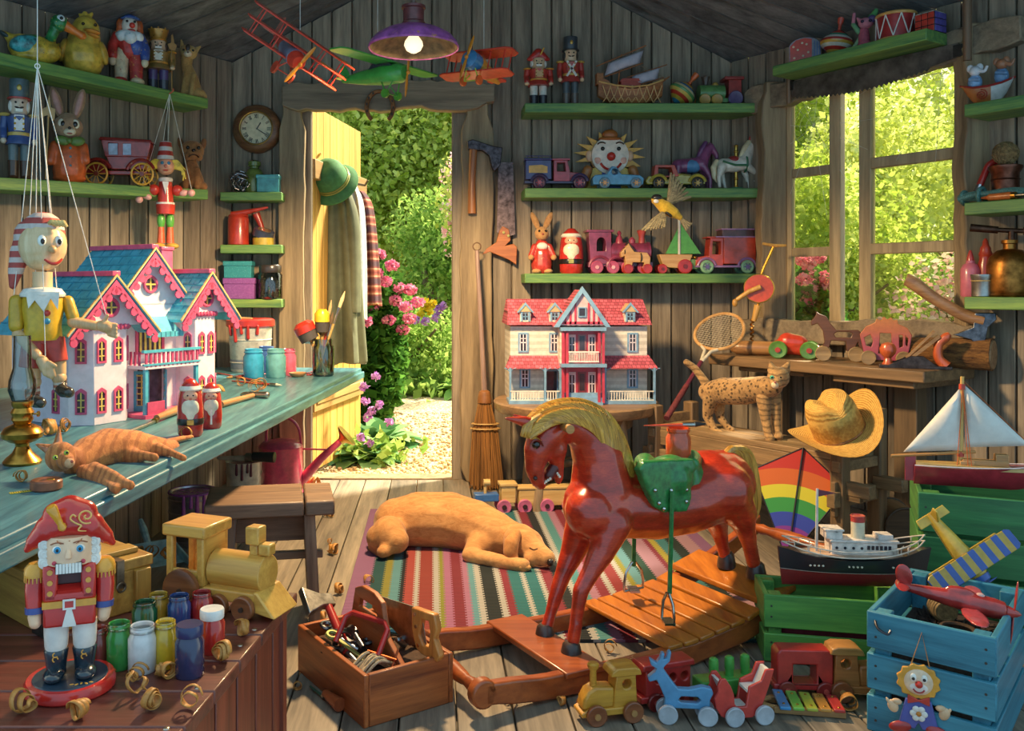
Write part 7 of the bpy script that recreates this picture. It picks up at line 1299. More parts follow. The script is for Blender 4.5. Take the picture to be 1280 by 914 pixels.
# straw hat hung on the bench's near post
Yh = Rpx(1075,.74).y; o = at(1050,540,3.29); g = thing('straw_hat','wide-brimmed straw hat tipped over the near frame end of the plank bench','hat',o,3.29/F*1.1,(14,-30,0))
ST_ = newmat('woven_straw'); v,_ = coords(ST_[1],ST_[2],(1,1,1)); w_ = ST_[1].new('ShaderNodeTexWave'); w_.wave_type = 'RINGS'; w_.rings_direction = 'Z'; w_.inputs['Scale'].default_value = 55; w_.inputs['Distortion'].default_value = 2; ST_[2].new(v,w_.inputs['Vector']); f = noise(ST_[1],ST_[2],v,90,4); fz = math_(ST_[1],ST_[2],'ADD',math_(ST_[1],ST_[2],'MULTIPLY',w_.outputs['Fac'],.4),math_(ST_[1],ST_[2],'MULTIPLY',f,.6)); ST_[2].new(ramp(ST_[1],ST_[2],fz,[(.25,lin('a8752e')),(.7,lin('e2b45c'))]),ST_[3].inputs[0]); ST_[3].inputs['Roughness'].default_value = .8; bumpn(ST_[1],ST_[2],ST_[3],fz,.5,.003)
bm = bmesh.new(); g_lathe(bm,(0,0,0),[(28,0),(28,14),(27,32),(23,44),(13,48),(1,45)],36)
for v_ in bm.verts:
    if v_.co.z > 34: v_.co.z -= 9*math.exp(-(v_.co.x/7)**2)
cro = finish(bm,'crown',ST_[0],g.sc); cro.parent = g.o
bm = bmesh.new(); g_lathe(bm,(0,0,0),[(26,-1),(34,-1),(44,0),(50,2),(51,3.5),(44,2.5),(34,1.5),(26,2)],48)
for v_ in bm.verts:
    r_ = math.hypot(v_.co.x,v_.co.y)
    if r_ > 28: a = math.atan2(v_.co.y,v_.co.x); v_.co.z += (r_-28)/23*(24*math.cos(a)**2-9*math.sin(a)**2)
br = finish(bm,'brim',ST_[0],g.sc); br.parent = g.o; P(g,'band',paint('8c5a28',.7,.3),('o',(0,0,3),27.6,1.5,'z',40,6)); P(g,'feather_knot',paint('b06a30',.7),('s',(27,0,6),(3,5,5)),('s',(29,4,10),(2,4,4)))
# rainbow kite leaning on the bench
b0 = at(984,702,3.32); b0.z = .012; b0.x = (984-PX)/F*3.32; t0 = at(1004,560,3.40); d = t0-b0; L_ = d.length; ex = (at(1053,606,3.33)-at(947,586,3.44)); ez = d.normalized(); ex = (ex-ez*ex.dot(ez)).normalized(); ey = ez.cross(ex)
Rm = Matrix((ex,ey,ez)).transposed(); g = thing('kite','rainbow diamond kite leaning against the front of the plank bench','kite',b0); g.o.rotation_euler = Rm.to_euler(); zc = L_*.72; hw = .168
km,n,l,b = newmat('rainbow_cloth'); t = n.new('ShaderNodeTexCoord'); vm = n.new('ShaderNodeVectorMath'); vm.operation = 'LENGTH'; l.new(t.outputs['Object'],vm.inputs[0]); r = n.new('ShaderNodeMapRange'); r.inputs[1].default_value = 0; r.inputs[2].default_value = L_; l.new(vm.outputs['Value'],r.inputs[0]); rr_ = n.new('ShaderNodeValToRGB'); rr_.color_ramp.interpolation = 'CONSTANT'; e = rr_.color_ramp.elements
sts = [(0,'8a3a98'),(.30,'3a4ab0'),(.42,'3f9a48'),(.545,'dcd038'),(.66,'d86a2c'),(.80,'c8382c')]
while len(e) < len(sts): e.new(.5)
for i,(p_,c_) in enumerate(sts): e[i].position = p_; e[i].color = (*lin(c_),1)
l.new(r.outputs[0],rr_.inputs[0]); l.new(rr_.outputs[0],b.inputs['Base Color']); b.inputs['Roughness'].default_value = .6
P(g,'sail',km,('p',[(0,0),(hw,zc),(0,L_),(-hw,zc)],-.0012,.0012)); P(g,'spar',paint('2a2428',.5),('c',(0,-.005,0),(0,-.005,L_),.0035),('t',[(-hw,.004,zc),(0,.006,zc+.002),(hw,.004,zc)],.003)); P(g,'edging',paint('23202a',.6),*[('c',a_,b_,.0028) for a_,b_ in (((0,0,0),(hw,0,zc)),((hw,0,zc),(0,0,L_)),((0,0,L_),(-hw,0,zc)),((-hw,0,zc),(0,0,0)))])
# dark domed box behind the steamship
o = flo(1122,690); g = thing('domed_box','small dark wooden box with arched top on the floor by the window wall','box',o,o.y/F,face(1122,20)); DB = wood('3a2c20','74583c','x',1.4,.55); P(g,'front_panel',DB,('p',[(-24,0),(24,0),(24,38)]+circ(0,38,24,12,24,5,175)+[(-24,38)],-28,-24)); P(g,'lid',wood('54402c','a08058','y',1.4,.5),('p',[(-22,0),(22,0),(22,38)]+circ(0,38,22.5,12,22.5,5,175)+[(-22,38)],-24,26)); P(g,'rim',DB,*[('o',(0,y,38),23,1.5,'y',14,6,0,180) for y in (-28,26)])

# ---------------------------------------------------------------- rug, puppy, rocking horse
st = [(-.288,'b277a8'),(-.221,'1d5c5e'),(-.174,'a8a040'),(-.148,'6fb0bc'),(-.117,'14181c'),(-.096,'c85048'),(-.065,'dcd8d0'),(-.048,'b04238'),(.0024,'dcd8d0'),(.0215,'a8a83c'),(.039,'cc80ac'),(.065,'9c2c40'),(.108,'d08ab0'),(.1256,'7abcc8'),(.147,'e0dcd4'),(.169,'1c2a2c'),(.221,'e0dcd4'),(.243,'a83044'),(.268,'2f8a90'),(.312,'e0dcd4'),(.33,'2f8a90'),(.375,'e0dcd4'),(.39,'a83044'),(.43,'20282c'),(.47,'e0dcd4'),(.49,'63b0b4'),(.53,'d898b8'),(.56,'a83044'),
      (.60,'e0dcd4'),(.62,'b83c40'),(.67,'e0dcd4'),(.69,'b8b03c'),(.71,'7abcc8'),(.75,'1f5444'),(.80,'d8a0b8'),(.86,'a83850'),(.88,'d8c84c'),(.91,'4a9aa0'),(.95,'20342c'),(1.0,'dba6b4'),(1.06,'b277a8'),(1.12,'b277a8')]
RUG = bands([(a,'%02x%02x%02x' % tuple(int(int(c[i:i+2],16)*.76) for i in (0,2,4))) for a,c in st],'X',rough=.95,coat=0,weave=32,saw=.011)
g = thing('rug','striped woven rug of many colours on the floorboards','rug',(0,3.35,0)); P(g,'weave',RUG,('b',(.416,0,.005),(1.408,1.53,.01)),bev=.002)
# golden puppy asleep
o = flo(570,700); g = thing('puppy','golden retriever puppy asleep on the striped rug','dog',o); GOL = fur('a0642f','d8a062',34,stretch=(.5,1.3,1.3))
P(g,'body',GOL,WK(o,[(496,653,3.55,30),(525,649,3.55,34),(560,650,3.55,35),(592,658,3.5,33),(618,668,3.46,29),(638,674,3.42,23)]),WK(o,[(486,668,3.42,23),(474,672,3.42,17)]),WK(o,[(496,676,3.38,16),(484,688,3.36,8),(478,690,3.34,8)]),
  WK(o,[(478,660,3.52,12),(467,672,3.5,9),(466,684,3.46,6.5),(474,691,3.40,5.5)]),WK(o,[(600,682,3.40,18),(586,694,3.33,9.5),(612,699,3.28,9.5),(638,705,3.24,9),(654,707,3.22,9.5)]),rm=.007,sm=7)
h = P(g,'head',GOL,WK(o,[(650,677,3.36,22),(660,681,3.33,20),(672,691,3.28,14),(683,698,3.245,11.5)]),WK(o,[(666,698,3.27,12)]),rm=.005,sm=6)
P(h,'ear',fur('9c5c2c','cc8c4c',34),WK(o,[(645,668,3.30,7),(639,680,3.27,10),(638,690,3.26,9.5),(643,699,3.25,6)]),rm=.005,sm=7); P(h,'nose',paint('241814',.35),WK(o,[(688,703,3.21,4.6)])); P(h,'closed_eye',paint('5a3218',.6),WT(o,[(662,685,3.205),(667,687.5,3.205),(672,686,3.207)],[.003,.002],6)); P(h,'mouth',paint('6a3a1c',.7),WT(o,[(687,707,3.21),(678,709,3.195),(668,708,3.19)],[.0025,.0015],6))
P(g,'toe',GOL,*[WK(o,[(651+3.2*i,709+abs(i-1)*.4,3.205,3.4)]) for i in range(4)])
# ---- rocking horse: B is the foot of the near rail at the front, s runs along it, q across it to the far rail
HB = Vector((.363,2.258)); HA = Vector((.892,.452)); HQ = Vector((-.452,.892))
def hpt(s,q,z): v = HB+HA*s+HQ*q; return Vector((v.x,v.y,z))
def HPx(px,py,q):
    k = (px-PX)/F; s = (k*(HB.y+HQ.y*q)-HB.x-HQ.x*q)/(HA.x-k*HA.y); v = HB+HA*s+HQ*q; return Vector((v.x,v.y,CAMH-(py-PY)/F*v.y))
o = hpt(.4,.15,0); g = thing('rocking_horse','red lacquered wooden rocking horse with golden mane on curved rockers','rocking horse',o)
def HK(pts): return ('K',[(*(HPx(a,b,q)-o),r*HPx(a,b,q).y/F) for a,b,q,r in pts])
HR = newmat('red_lacquer'); v,_ = coords(HR[1],HR[2],(3,3,10)); f = noise(HR[1],HR[2],v,3,6,.65); f2 = noise(HR[1],HR[2],v,26,4,.7)
HR[2].new(ramp(HR[1],HR[2],math_(HR[1],HR[2],'ADD',math_(HR[1],HR[2],'MULTIPLY',f,.65),math_(HR[1],HR[2],'MULTIPLY',f2,.35)),[(.34,lin('8c2814')),(.5,lin('b8321c')),(.66,lin('d84a26'))]),HR[3].inputs[0]); HR[3].inputs['Roughness'].default_value = .28; HR[3].inputs['Coat Weight'].default_value = .6; HR[3].inputs['Coat Roughness'].default_value = .1; bumpn(HR[1],HR[2],HR[3],f2,.08,.003); HR = HR[0]
M = .148
P(g,'body',HR,HK([(744,632,M,42),(775,632,M,41),(815,632,M,42),(855,624,M,43),(888,608,M,46),(902,604,M,42)]),HK([(738,640,M-.03,33)]),
  HK([(752,612,M,40),(748,575,M,33),(735,545,M,26),(712,528,M,21),(694,528,M,18)]),
  HK([(694,530,M,20),(682,543,M,22),(672,562,M,18),(668,585,M,12.5),(672,600,M,10),(676,606,M,7.5)]),HK([(692,560,M,18),(696,578,M,10),(699,594,M,6.5),(698,601,M,5.5)]),
  HK([(765,655,M-.065,25),(752,690,M-.068,17),(738,716,M-.068,12),(726,738,M-.068,10.5),(721,770,M-.068,8.5),(717,800,M-.068,9)]),
  HK([(730,655,M+.055,24),(716,690,M+.067,16),(704,718,M+.067,11),(696,740,M+.067,9.5),(688,768,M+.067,7.5),(683,786,M+.067,8.5)]),
  HK([(905,612,M-.05,36),(924,640,M-.06,22),(932,662,M-.064,13),(937,682,M-.064,9.5),(942,704,M-.064,9)]),
  HK([(878,620,M+.04,32),(893,645,M+.06,18),(899,665,M+.067,11),(903,682,M+.067,8),(906,694,M+.067,8)]),
  rm=.007,sm=6)
for a,b,q,r in ((714,813,M-.068,12),(681,791,M+.067,11),(945,713,M-.064,11),(908,700,M+.067,10)):
    c = HPx(a,b,q)-o; s_ = HPx(a,b,q).y/F; P(g,'hoof',paint('3c2c28',.4,.3),('l',tuple(c),[(r*1.15*s_,-9*s_),(r*1.1*s_,-2*s_),(r*.9*s_,8*s_),(r*.6*s_,11*s_)],20))
for dq,tip in ((-.03,(632,523)),(.03,(642,519))):
    P(g,'ear',HR,HK([(672,532,M+dq,8),(655,527,M+dq,7),(tip[0],tip[1],M+dq,1.6)]),rm=.003,sm=3)
e = P(g,'eye',paint('1c1410',.08,.1,.6),HK([(670,556,M-.042,5.5)])); P(e,'eyelid',paint('7a2414',.3),('T',[tuple(HPx(a,b,M-.049)-o) for a,b in ((663,556),(668,550.5),(675,552),(679,558))],[.002,.0045,.002],6))
P(g,'nostril',paint('3a120c',.4),HK([(669,598,M-.024,3)])); P(g,'mouth_lining',paint('5a1c18',.4),HK([(686,594,M,7.5),(692,585,M,8)])); P(g,'tooth',paint('e8dcc8',.3),*[HK([(680+2.6*i,604-1.8*i,M-.012-.004*i,1.9)]) for i in range(4)],*[HK([(699.5-1.5*i,596-2.2*i,M-.014,1.7)]) for i in range(3)])
GM = wood('8c4c10','f2b94e','z',1.6,.3,.3,.55,.4)
crest = cr([(652,545),(660,522),(680,506),(708,499),(735,502),(760,517),(779,545),(790,578),(794,602)],8); N_ = len(crest); pr = []
for i in [j*.75 for j in range(int(N_/.75))]:
    f_ = i-int(i); i = int(i); a = tuple(crest[i][k]*(1-f_)+crest[min(N_-1,i+1)][k]*f_ for k in (0,1)); tl = i/N_
    for j,(q0,inw,adv) in enumerate(((M,.0,6),(M-.022,.30,10),(M-.045,.62,13))):
        b2 = crest[min(N_-1,i+adv)]; cx,cy = 722-12*(1-tl)+30*tl,560+30*tl
        st_ = (a[0]+(cx-a[0])*inw*.28,a[1]+(cy-a[1])*inw*.28); en = (b2[0]+(cx-b2[0])*(inw*.46+.19),b2[1]+(cy-b2[1])*(inw*.46+.15)+8*tl)
        mid = ((st_[0]+en[0])/2+(a[0]-cx)*.035,(st_[1]+en[1])/2+(a[1]-cy)*.05)
        pr.append(('T',[tuple(HPx(*st_,q0)-o),tuple(HPx(*mid,q0-.008)-o),tuple(HPx(*en,q0-.012)-o)],[.0055+.003*(j == 1),.0085,.002],7))
for i in range(7): pr.append(('T',[tuple(HPx(676-2*i,520+1.5*i,M-.03)-o),tuple(HPx(658+1*i,532+2*i,M-.04)-o),tuple(HPx(652+4*i,546+1*i,M-.04)-o)],[.009,.009,.003],7))
P(g,'mane',GM,*pr,label='carved golden mane')
tl_ = []
for i in range(12):
    dx,dq = (i % 4-1.5)*5,(i//4-1)*.014; tl_.append(('T',[tuple(HPx(a+dx*w,b,M+dq)-o) for a,b,w in ((908,570,.3),(918,562,.5),(929,568,.8),(936,595,1),(940,630,1),(937,655,.6))],[.010,.014,.015,.012,.004],8))
P(g,'tail',GM,*tl_,label='carved golden tail')
a,b = HPx(694,527,M-.06),HPx(694,527,M+.06); P(g,'handle',wood('8c5a2c','c8904c','x',2,.4),('c',tuple(HPx(686,524,M+.07)-o),tuple(HPx(713,537,M-.095)-o),.011,.012,16))
SAD = paint('2c7a3c',.35,.25,.4,0,60,bump=.3)
fl = [(800,588),(806,577),(868,574),(873,586),(863,598),(866,622),(860,640),(832,642),(820,635),(809,612)]
def flap(bm,q,th):
    A = [bm.verts.new(HPx(a,b,q)-o) for a,b in fl]; nv = Vector((HQ.x,HQ.y,0))*th; B = [bm.verts.new(v_.co+nv) for v_ in A]
    for i in range(len(A)): j = (i+1) % len(A); bm.faces.new((A[i],A[j],B[j],B[i]))
    bm.faces.new(A); bm.faces.new(B[::-1])
sd = P(g,'saddle',SAD,('raw',lambda bm: flap(bm,M-.108,.03)),HK([(806,582,M-.05,10),(806,580,M,14),(806,582,M+.05,10)]),HK([(835,602,M,33),(850,600,M,33)]),HK([(866,580,M-.05,9),(864,576,M,14),(866,580,M+.05,9)]),HK([(838,596,M-.06,28),(838,596,M+.06,28)]),rm=.0055,sm=4,label='green leather saddle')
P(sd,'stud',metal('d8d8d4',.15),*[HK([(a,b,M-.112,2.6)]) for a,b in ((824,629),(819,613),(839,613),(839,623),(858,599),(858,612),(858,627),(830,636))])
for q,p0,p1,c in ((M-.116,(840,614),(837,742),(835,762)),(M+.13,(793,660),(792,708),(792,722))):
    P(g,'stirrup_strap',SAD,('t',[HPx(*p0,q)-o,HPx(*p1,q)-o],.0065,6)); cc = HPx(*c,q)-o; k_ = HPx(*c,q).y/F
    ring = [cc+Vector((HA.x*x*k_,HA.y*x*k_,z*k_)) for x,z in ((-3,19),(-12,8),(-15,-6),(-15,-15),(15,-15),(15,-6),(12,8),(3,19))]
    if q < M: ring = [cc+Vector((HQ.x*x*k_*.75+.02*x*k_,HQ.y*x*k_*.75,z*k_*1.05)) for x,z in ((-3,19),(-12,8),(-15,-6),(-15,-15),(15,-15),(15,-6),(12,8),(3,19))]
    P(g,'stirrup',metal('c0bcb4',.2),('t',ring+[ring[0]],.0042,8),('b',tuple(cc+Vector((0,0,-15*k_))),(.03,.05,.006)))
# rockers, boards and slats
RK = wood('6e2c14','b8602c','x',1.0,.35,.2,.15,.4,False); RK2 = wood('8a4414','d8842c','y',1.0,.35,.2,.3,.4)
zpro = [(-.27,.06),(-.1,.038),(.15,.03),(.4,.034),(.6,.062),(.78,.12),(.92,.18),(1.03,.235)]
zf = lambda s: float(np.interp(s,[a for a,_ in zpro],[b for _,b in zpro]))
for q in (0,.35):
    bm = bmesh.new(); rg = []
    for s in np.linspace(-.27,1.03,34):
        z = zf(s); hh = .030*(1 if s > -.2 else .9); rg.append([bm.verts.new(hpt(s,q+dy,z+dz)-o) for dy,dz in ((-.016,-hh),(.016,-hh),(.016,hh),(-.016,hh))])
    _skin(bm,rg); c0 = hpt(-.27,q,.06)-o; g_cyl(bm,c0-Vector((HQ.x,HQ.y,0))*.016,c0+Vector((HQ.x,HQ.y,0))*.016,.036,None,20)
    r_ = finish(bm,'rocker',RK,1.0,bev=.006); r_.parent = g.o
def cross(s,z,name='crossbar'): return P(g,name,RK,('t',[hpt(s,.35*t,z)-o for t in np.linspace(0,1,15)],[.012,.014,.018,.014,.018,.02,.022,.022,.022,.02,.018,.014,.018,.014,.012],14))
cross(-.27,.06); cross(1.0,.225)
def hboard(name,s0,s1,q0,q1,z0,z1,th,mat): P(g,name,mat,('h',tuple(hpt(s,q,z+dz)-o for dz in (0,th) for s,q,z in ((s0,q0,z0),(s1,q0,z1),(s1,q1,z1),(s0,q1,z0)))),bev=.004)
hboard('hoof_board',-.04,.085,-.025,.375,.052,.052,.018,RK); hboard('hoof_board',.665,.785,-.025,.375,.118,.152,.018,RK2)
for i in range(6):
    s0 = .30+.058*i+(.006 if i > 4 else 0); hboard('slat',s0,s0+.051,-.02,.37,zf(s0)+.028,zf(s0+.05)+.028,.014,RK2)
# jar and brush standing on the saddle
p = HPx(848,573,M); g = thing('paint_jar','orange-red paint jar standing on the rocking horse\'s green saddle','paint jar',p,p.y/F); P(g,'pot',paint('c8502c',.2,.12,.6),('l',(0,0,0),[(14,-2),(15.5,0),(15.5,26),(13,31),(13,33),(14.5,34),(14.5,38),(12,38),(12,34),(1,34)],26)); 
rodthing('paintbrush','red-handled artist brush lying across the orange jar on the saddle','paintbrush',p+Vector((-44*p.y/F,-.01,39*p.y/F)),p+Vector((34*p.y/F,0,36*p.y/F)),[('handle',paint('c8482c',.3),0,.62,.0015,.006),('ferrule',STL,.62,.82,.0065,.0075),('bristles',paint('2c2018',.7),.82,1,.009,.003)])
# ---- sand-coloured train with pink wheels behind the puppy
o = flo(650,640); g = thing('toy_train','sand-coloured wooden train with pink wheels and a blue engine front, behind the puppy','toy train',o,o.y/F,(0,0,6)); SA_ = wood('b88c48','e6c484','x',2,.5,.15,.1,.1)
P(g,'engine_front',paint('3a6aa8',.4),('b',(-43,0,20),(30,16,9)),bev=.003); P(g,'boiler',SA_,('b',(-16,0,24),(18,17,22)),('b',(-16,0,36),(22,20,4)),bev=.003); P(g,'chimney',SA_,('c',(-44,0,24),(-44,0,36),2,2),('c',(-46,0,38),(-38,0,38),4,4)); P(g,'wagon',SA_,('b',(40,0,19),(86,17,20)),bev=.003); P(g,'wagon_top',SA_,('b',(40,0,31),(90,19,3)),bev=.002)
for x in (-22,4,32,60,82):
    q = wheelp(g,'wheel',paint('c8688c',.4),x,-10,9,9,4); P(q,'hub',paint('3a2428',.4),('c',(x,-13,9),(x,-10,9),3)); wheelp(g,'wheel',paint('c8688c',.4),x,10,9,9,4)
# ---- front row of toys on the floor
def fl_thing(name,label,cat,px,py,rz=0,group=None): p = flo(px,py); return thing(name,label,cat,p,p.y/F,(0,0,rz),group)
def loco(g,c1,c2,wc,hub,facing=-1,k=1.0):
    m = MX(sc=(facing*-1*k,k,k)); A = lambda *q: [('m',m,list(q))]
    P(g,'base',c1,*A(('p',[(-42,10),(36,10),(36,19),(-34,19),(-43,15)],-14,14)),bev=.003)
    P(g,'boiler',c1,*A(('p',[(-40,18),(2,18),(2,43),(-22,45),(-32,40),(-38,30)],-11,11)),bev=.006); P(g,'chimney',c2,*A(('l',(-22,0,42),[(4.5,0),(4,20),(7,24),(7.5,28),(5,30),(1,30)],18)))
    P(g,'cab',c1,*A(('p',[(0,18),(32,18),(30,58),(4,58)],-12,12,'y',(circ(18,46,6,14),))),bev=.003); P(g,'roof',c2,*A(('p',[(-4,57),(37,57),(35,64),(28,67),(5,67),(-2,63)],-15,15)),bev=.003)
    for x in (-24,24):
        for y in (-17,17): q = wheelp(g,'wheel',wc,x*facing*-1*k,y*k,13*k,13*k,6*k,hub=hub)
YW = wood('a86a20','e0a83c','x',2,.4,.15,0,.3,False); RW2 = paint('b02e2a',.35,.15,.3); WDK = wood('5a2c18','9c5a34','x',2,.4,.2,0,.2,False)
loco(fl_thing('toy_train','yellow wooden locomotive at the front of the floor toys, beneath the near rocker','toy train',762,898,12),YW,YW,WDK,paint('a87844',.5))
g = fl_thing('toy_train','red wooden railway carriage with round windows behind the blue reindeer','toy train',829,880,18); P(g,'base',RW2,('b',(0,0,14),(78,26,8)),bev=.003); P(g,'cabin',RW2,('p',[(-32,18),(32,18),(32,50),(-32,50)],-12,12,'y',(circ(-14,37,5.5,12),circ(6,37,5.5,12),circ(23,37,5.5,12))),bev=.003); P(g,'roof',RW2,('p',[(-38,49),(38,49),(36,57),(-36,57)],-14,14),bev=.004)
for x in (-20,22):
    for y in (-15,15): wheelp(g,'wheel',paint('7a2420',.35),x,y,11,11,5,hub=paint('a83c34',.4))
BLW = paint('5a94be',.4,.1,.25); PLW = paint('b0b4bc',.4)
g = fl_thing('pull_toy','flat blue wooden reindeer with antlers on grey wheels','pull toy',855,902,-6)
rd = [(-26,12),(-24,30),(-30,44),(-34,52),(-43,49),(-45,54),(-36,62),(-34,66),(-41,70),(-43,78),(-39,76),(-34,73),(-30,79),(-28,86),(-24,85),(-26,78),(-22,79),(-20,88),(-16,88),(-18,76),(-24,70),(-26,66),(-16,52),(-8,42),(6,42),(22,46),(33,44),(35,38),(31,30),(31,12),(24,9),(16,18),(-12,18),(-18,10)]
P(g,'body',BLW,('p',rd,-5,5,'y',([(-8,28),(-4,25),(16,25),(20,29),(16,33),(-4,33)],)),bev=.0025); P(g,'axle_block',BLW,('b',(-21,0,12),(14,10,8)),('b',(27,0,12),(14,10,8)),bev=.002)
for x in (-21,27):
    for y in (-10,10): wheelp(g,'wheel',PLW,x,y,12,12,5)
g = fl_thing('toy_train','green wooden wagon carrying three green pegs, behind the red sleigh','toy train',909,880,14); GW = paint('4a9a44',.35,.15,.35); P(g,'body',GW,('h',((-42,-13,16),(42,-13,16),(42,13,16),(-42,13,16),(-42,-13,36),(42,-13,36),(42,13,36),(-42,13,36))),bev=.004); 
for x in (-19,3,25): P(g,'peg',GW,('l',(x,0,34),[(5.5,0),(5,8),(6,10),(6,20),(5.5,24),(3,26),(1,26)],18),label='round green peg')
for x in (-24,24):
    for y in (-15,15): wheelp(g,'wheel',paint('3a7a38',.35),x,y,12,12,5)
SLR = paint('c84038',.35,.12,.35); g = fl_thing('toy_sleigh','red and white wooden sleigh on grey wheels beside the blue reindeer','toy sleigh',921,900,8)
sp_ = [(-27,12),(-33,22),(-35,34),(-30,42),(-31,50),(-27,58),(-21,58),(-14,48),(-10,38),(-9,26),(-6,22),(6,22),(10,46),(26,52),(32,66),(43,66),(38,50),(32,34),(24,14),(14,8),(-18,8)]
for y in (-13,10): P(g,'side_panel',SLR,('p',sp_,y,y+4),bev=.002)
P(g,'seat',paint('dcdcd8',.4),('h',((8,-10,38),(26,-10,38),(26,10,38),(8,10,38),(8,-10,42),(26,-10,42),(26,10,42),(8,10,42))),('h',((25,-10,40),(29,-10,40),(29,10,40),(25,10,40),(36,-10,64),(40,-10,64),(40,10,64),(36,10,64))),bev=.001); P(g,'floor_board',paint('dcdcd8',.4),('b',(-2,0,20),(22,20,3))); P(g,'dash_board',paint('dcdcd8',.4),('h',((-22,-10,40),(-18,-10,40),(-18,10,40),(-22,10,40),(-29,-10,54),(-25,-10,54),(-25,10,54),(-29,10,54))))
for x in (-11,28):
    for y in (-17,17): wheelp(g,'wheel',PLW,x,y,12,12,5)
g = fl_thing('xylophone','toy xylophone of five coloured bars lying before the red carriage','xylophone',1008,888,-10); P(g,'frame',wood('8a5a34','c89a64','x',2,.45),('b',(0,-14,5),(84,7,8)),('b',(0,14,5),(84,7,8)),('T',[(-40,-14,6),(-56,0,6),(-40,14,6)],3.5,8),bev=.002)
for i,c_ in enumerate(('3f8ac0','7ab84c','a8b040','b8843c','b83a38')):
    q = P(g,'bar',paint(c_,.3,.1,.4),('b',(-30+16*i,0,11),(13,50-2*i,4)),bev=.002); P(q,'screw',BR_,('s',(-30+16*i,-15,13),(1.8,1.8,1.2)),('s',(-30+16*i,15,13),(1.8,1.8,1.2)))
g = fl_thing('toy_train','plain red arched railway carriage standing before the green crate','toy train',1002,868,-4); P(g,'base',RW2,('b',(2,0,14),(80,26,7)),bev=.003); P(g,'arch',RW2,('p',[(-34,16),(34,16),(34,54),(30,60),(-30,60),(-34,54)],-13,13,'y',([(-14,18),(14,18),(14,42),(-14,42)],)),bev=.005)
for x in (-22,24):
    for y in (-15,15): wheelp(g,'wheel',paint('8a2a26',.35),x,y,11,11,5,hub=paint('b84a40',.4))
loco(fl_thing('toy_train','orange-brown wooden locomotive half hidden behind the blue crate','toy train',1072,872,-6),wood('8a4a20','c07a40','x',2,.4,.2,0,.2,False),wood('8a5a2c','c89050','x',2,.4,.2,0,.2,False),WDK,paint('a87844',.5),facing=1)
p = flo(1070,880); p = flo(1062,892); shaving(p,.022,90,'rolled wood shaving lying beside the toy xylophone',None)

# ---------------------------------------------------------------- crates, boats and planes on the right
def crate(name,label,o,rz,w,d,hh,mat,bands_,post=.035,th=.014,inner=None,floor=True,tilt=(0,0)):
    """slatted crate: bands_ = [(z0, z1)] of its slats; origin at the front left bottom corner, x along the front"""
    g = thing(name,label,'crate',o,1.0,(tilt[0],tilt[1],rz)); mat_y = mat[1]; mat = mat[0]
    for x,y in ((post*.5+th,post*.5+th),(w-post*.5-th,post*.5+th),(w-post*.5-th,d-post*.5-th),(post*.5+th,d-post*.5-th)): P(g,'corner_post',mat_y,('b',(x,y,hh/2),(post,post,hh-.004)),bev=.003)
    for z0,z1 in bands_:
        for y in (th/2,d-th/2): P(g,'slat',mat,('b',(w/2,y,(z0+z1)/2),(w,th,z1-z0)),bev=.003)
        for x in (th/2,w-th/2): P(g,'slat',mat_y,('b',(x,d/2,(z0+z1)/2),(th,d-2*th,z1-z0)),bev=.003)
    if floor: P(g,'bottom',mat,('b',(w/2,d/2,.012),(w-2*th,d-2*th,.014)))
    q = [('c',(x,-.001,(z0+z1)/2+dz),(x,.004,(z0+z1)/2+dz),.003,None,8) for z0,z1 in bands_ for x in (.02,w-.02) for dz in (-.015,.015)]
    P(g,'nail_head',metal('5a5a58',.5),*q); return g
GRC = (wood('2c6a34','6fb04c','x',1.4,.5,.3,.12,.1),wood('2c6a34','7ab850','y',1.4,.5,.3,.12,.1)); GDK = (wood('1e5030','3f8a50','x',1.4,.5,.3,.12,.1),wood('2a5c34','5a9a4c','y',1.4,.5,.3,.12,.1)); TEA = (wood('1c5c74','4c9cb4','x',1.4,.5,.3,.12,.1),wood('1c5870','4492ac','y',1.4,.5,.3,.12,.1))
# low green crate with the steamship
G0 = Vector((.924,2.45,0)); gz = -12; crate('crate','low bright green slatted crate carrying the steamship',G0,gz,.375,.18,.19,GRC,[(.098,.19),(.004,.082)])
p = flo(1040,790); ONE('red_blanket','folded red cloth inside the low green crate','cloth',(1.127,2.50,.019),matte('8a2c3c',sc=50),('b',(0,0,.065),(.28,.10,.05)),('b',(.01,0,.022),(.29,.11,.044)),rot=(0,0,-12),bev=.015)
# tall dark green crate with the sailing boat
crate('crate','tall dark green slatted crate at the right, under the sailing boat',Vector((1.436,2.60,0)),-25,.62,.36,.44,GDK,[(.325,.44),(.21,.312),(.095,.195),(.0,.08)],post=.045)
# blue crate in the right foreground
B0 = Vector((1.027,2.08,0)); brz = -41; Bx = Vector((math.cos(math.radians(brz)),math.sin(math.radians(brz)),0)); By = Vector((-Bx.y,Bx.x,0))
g = crate('crate','blue slatted crate in the right foreground holding the red plane',B0,brz,.262,.42,.281,TEA,[(.195,.281),(.098,.182),(.0,.084)])
P(g,'hook',metal('4a4a50',.4),('T',[(.02,-.004,.262),(.03,-.018,.25),(.05,-.02,.243),(.055,-.012,.25)],.003,7))
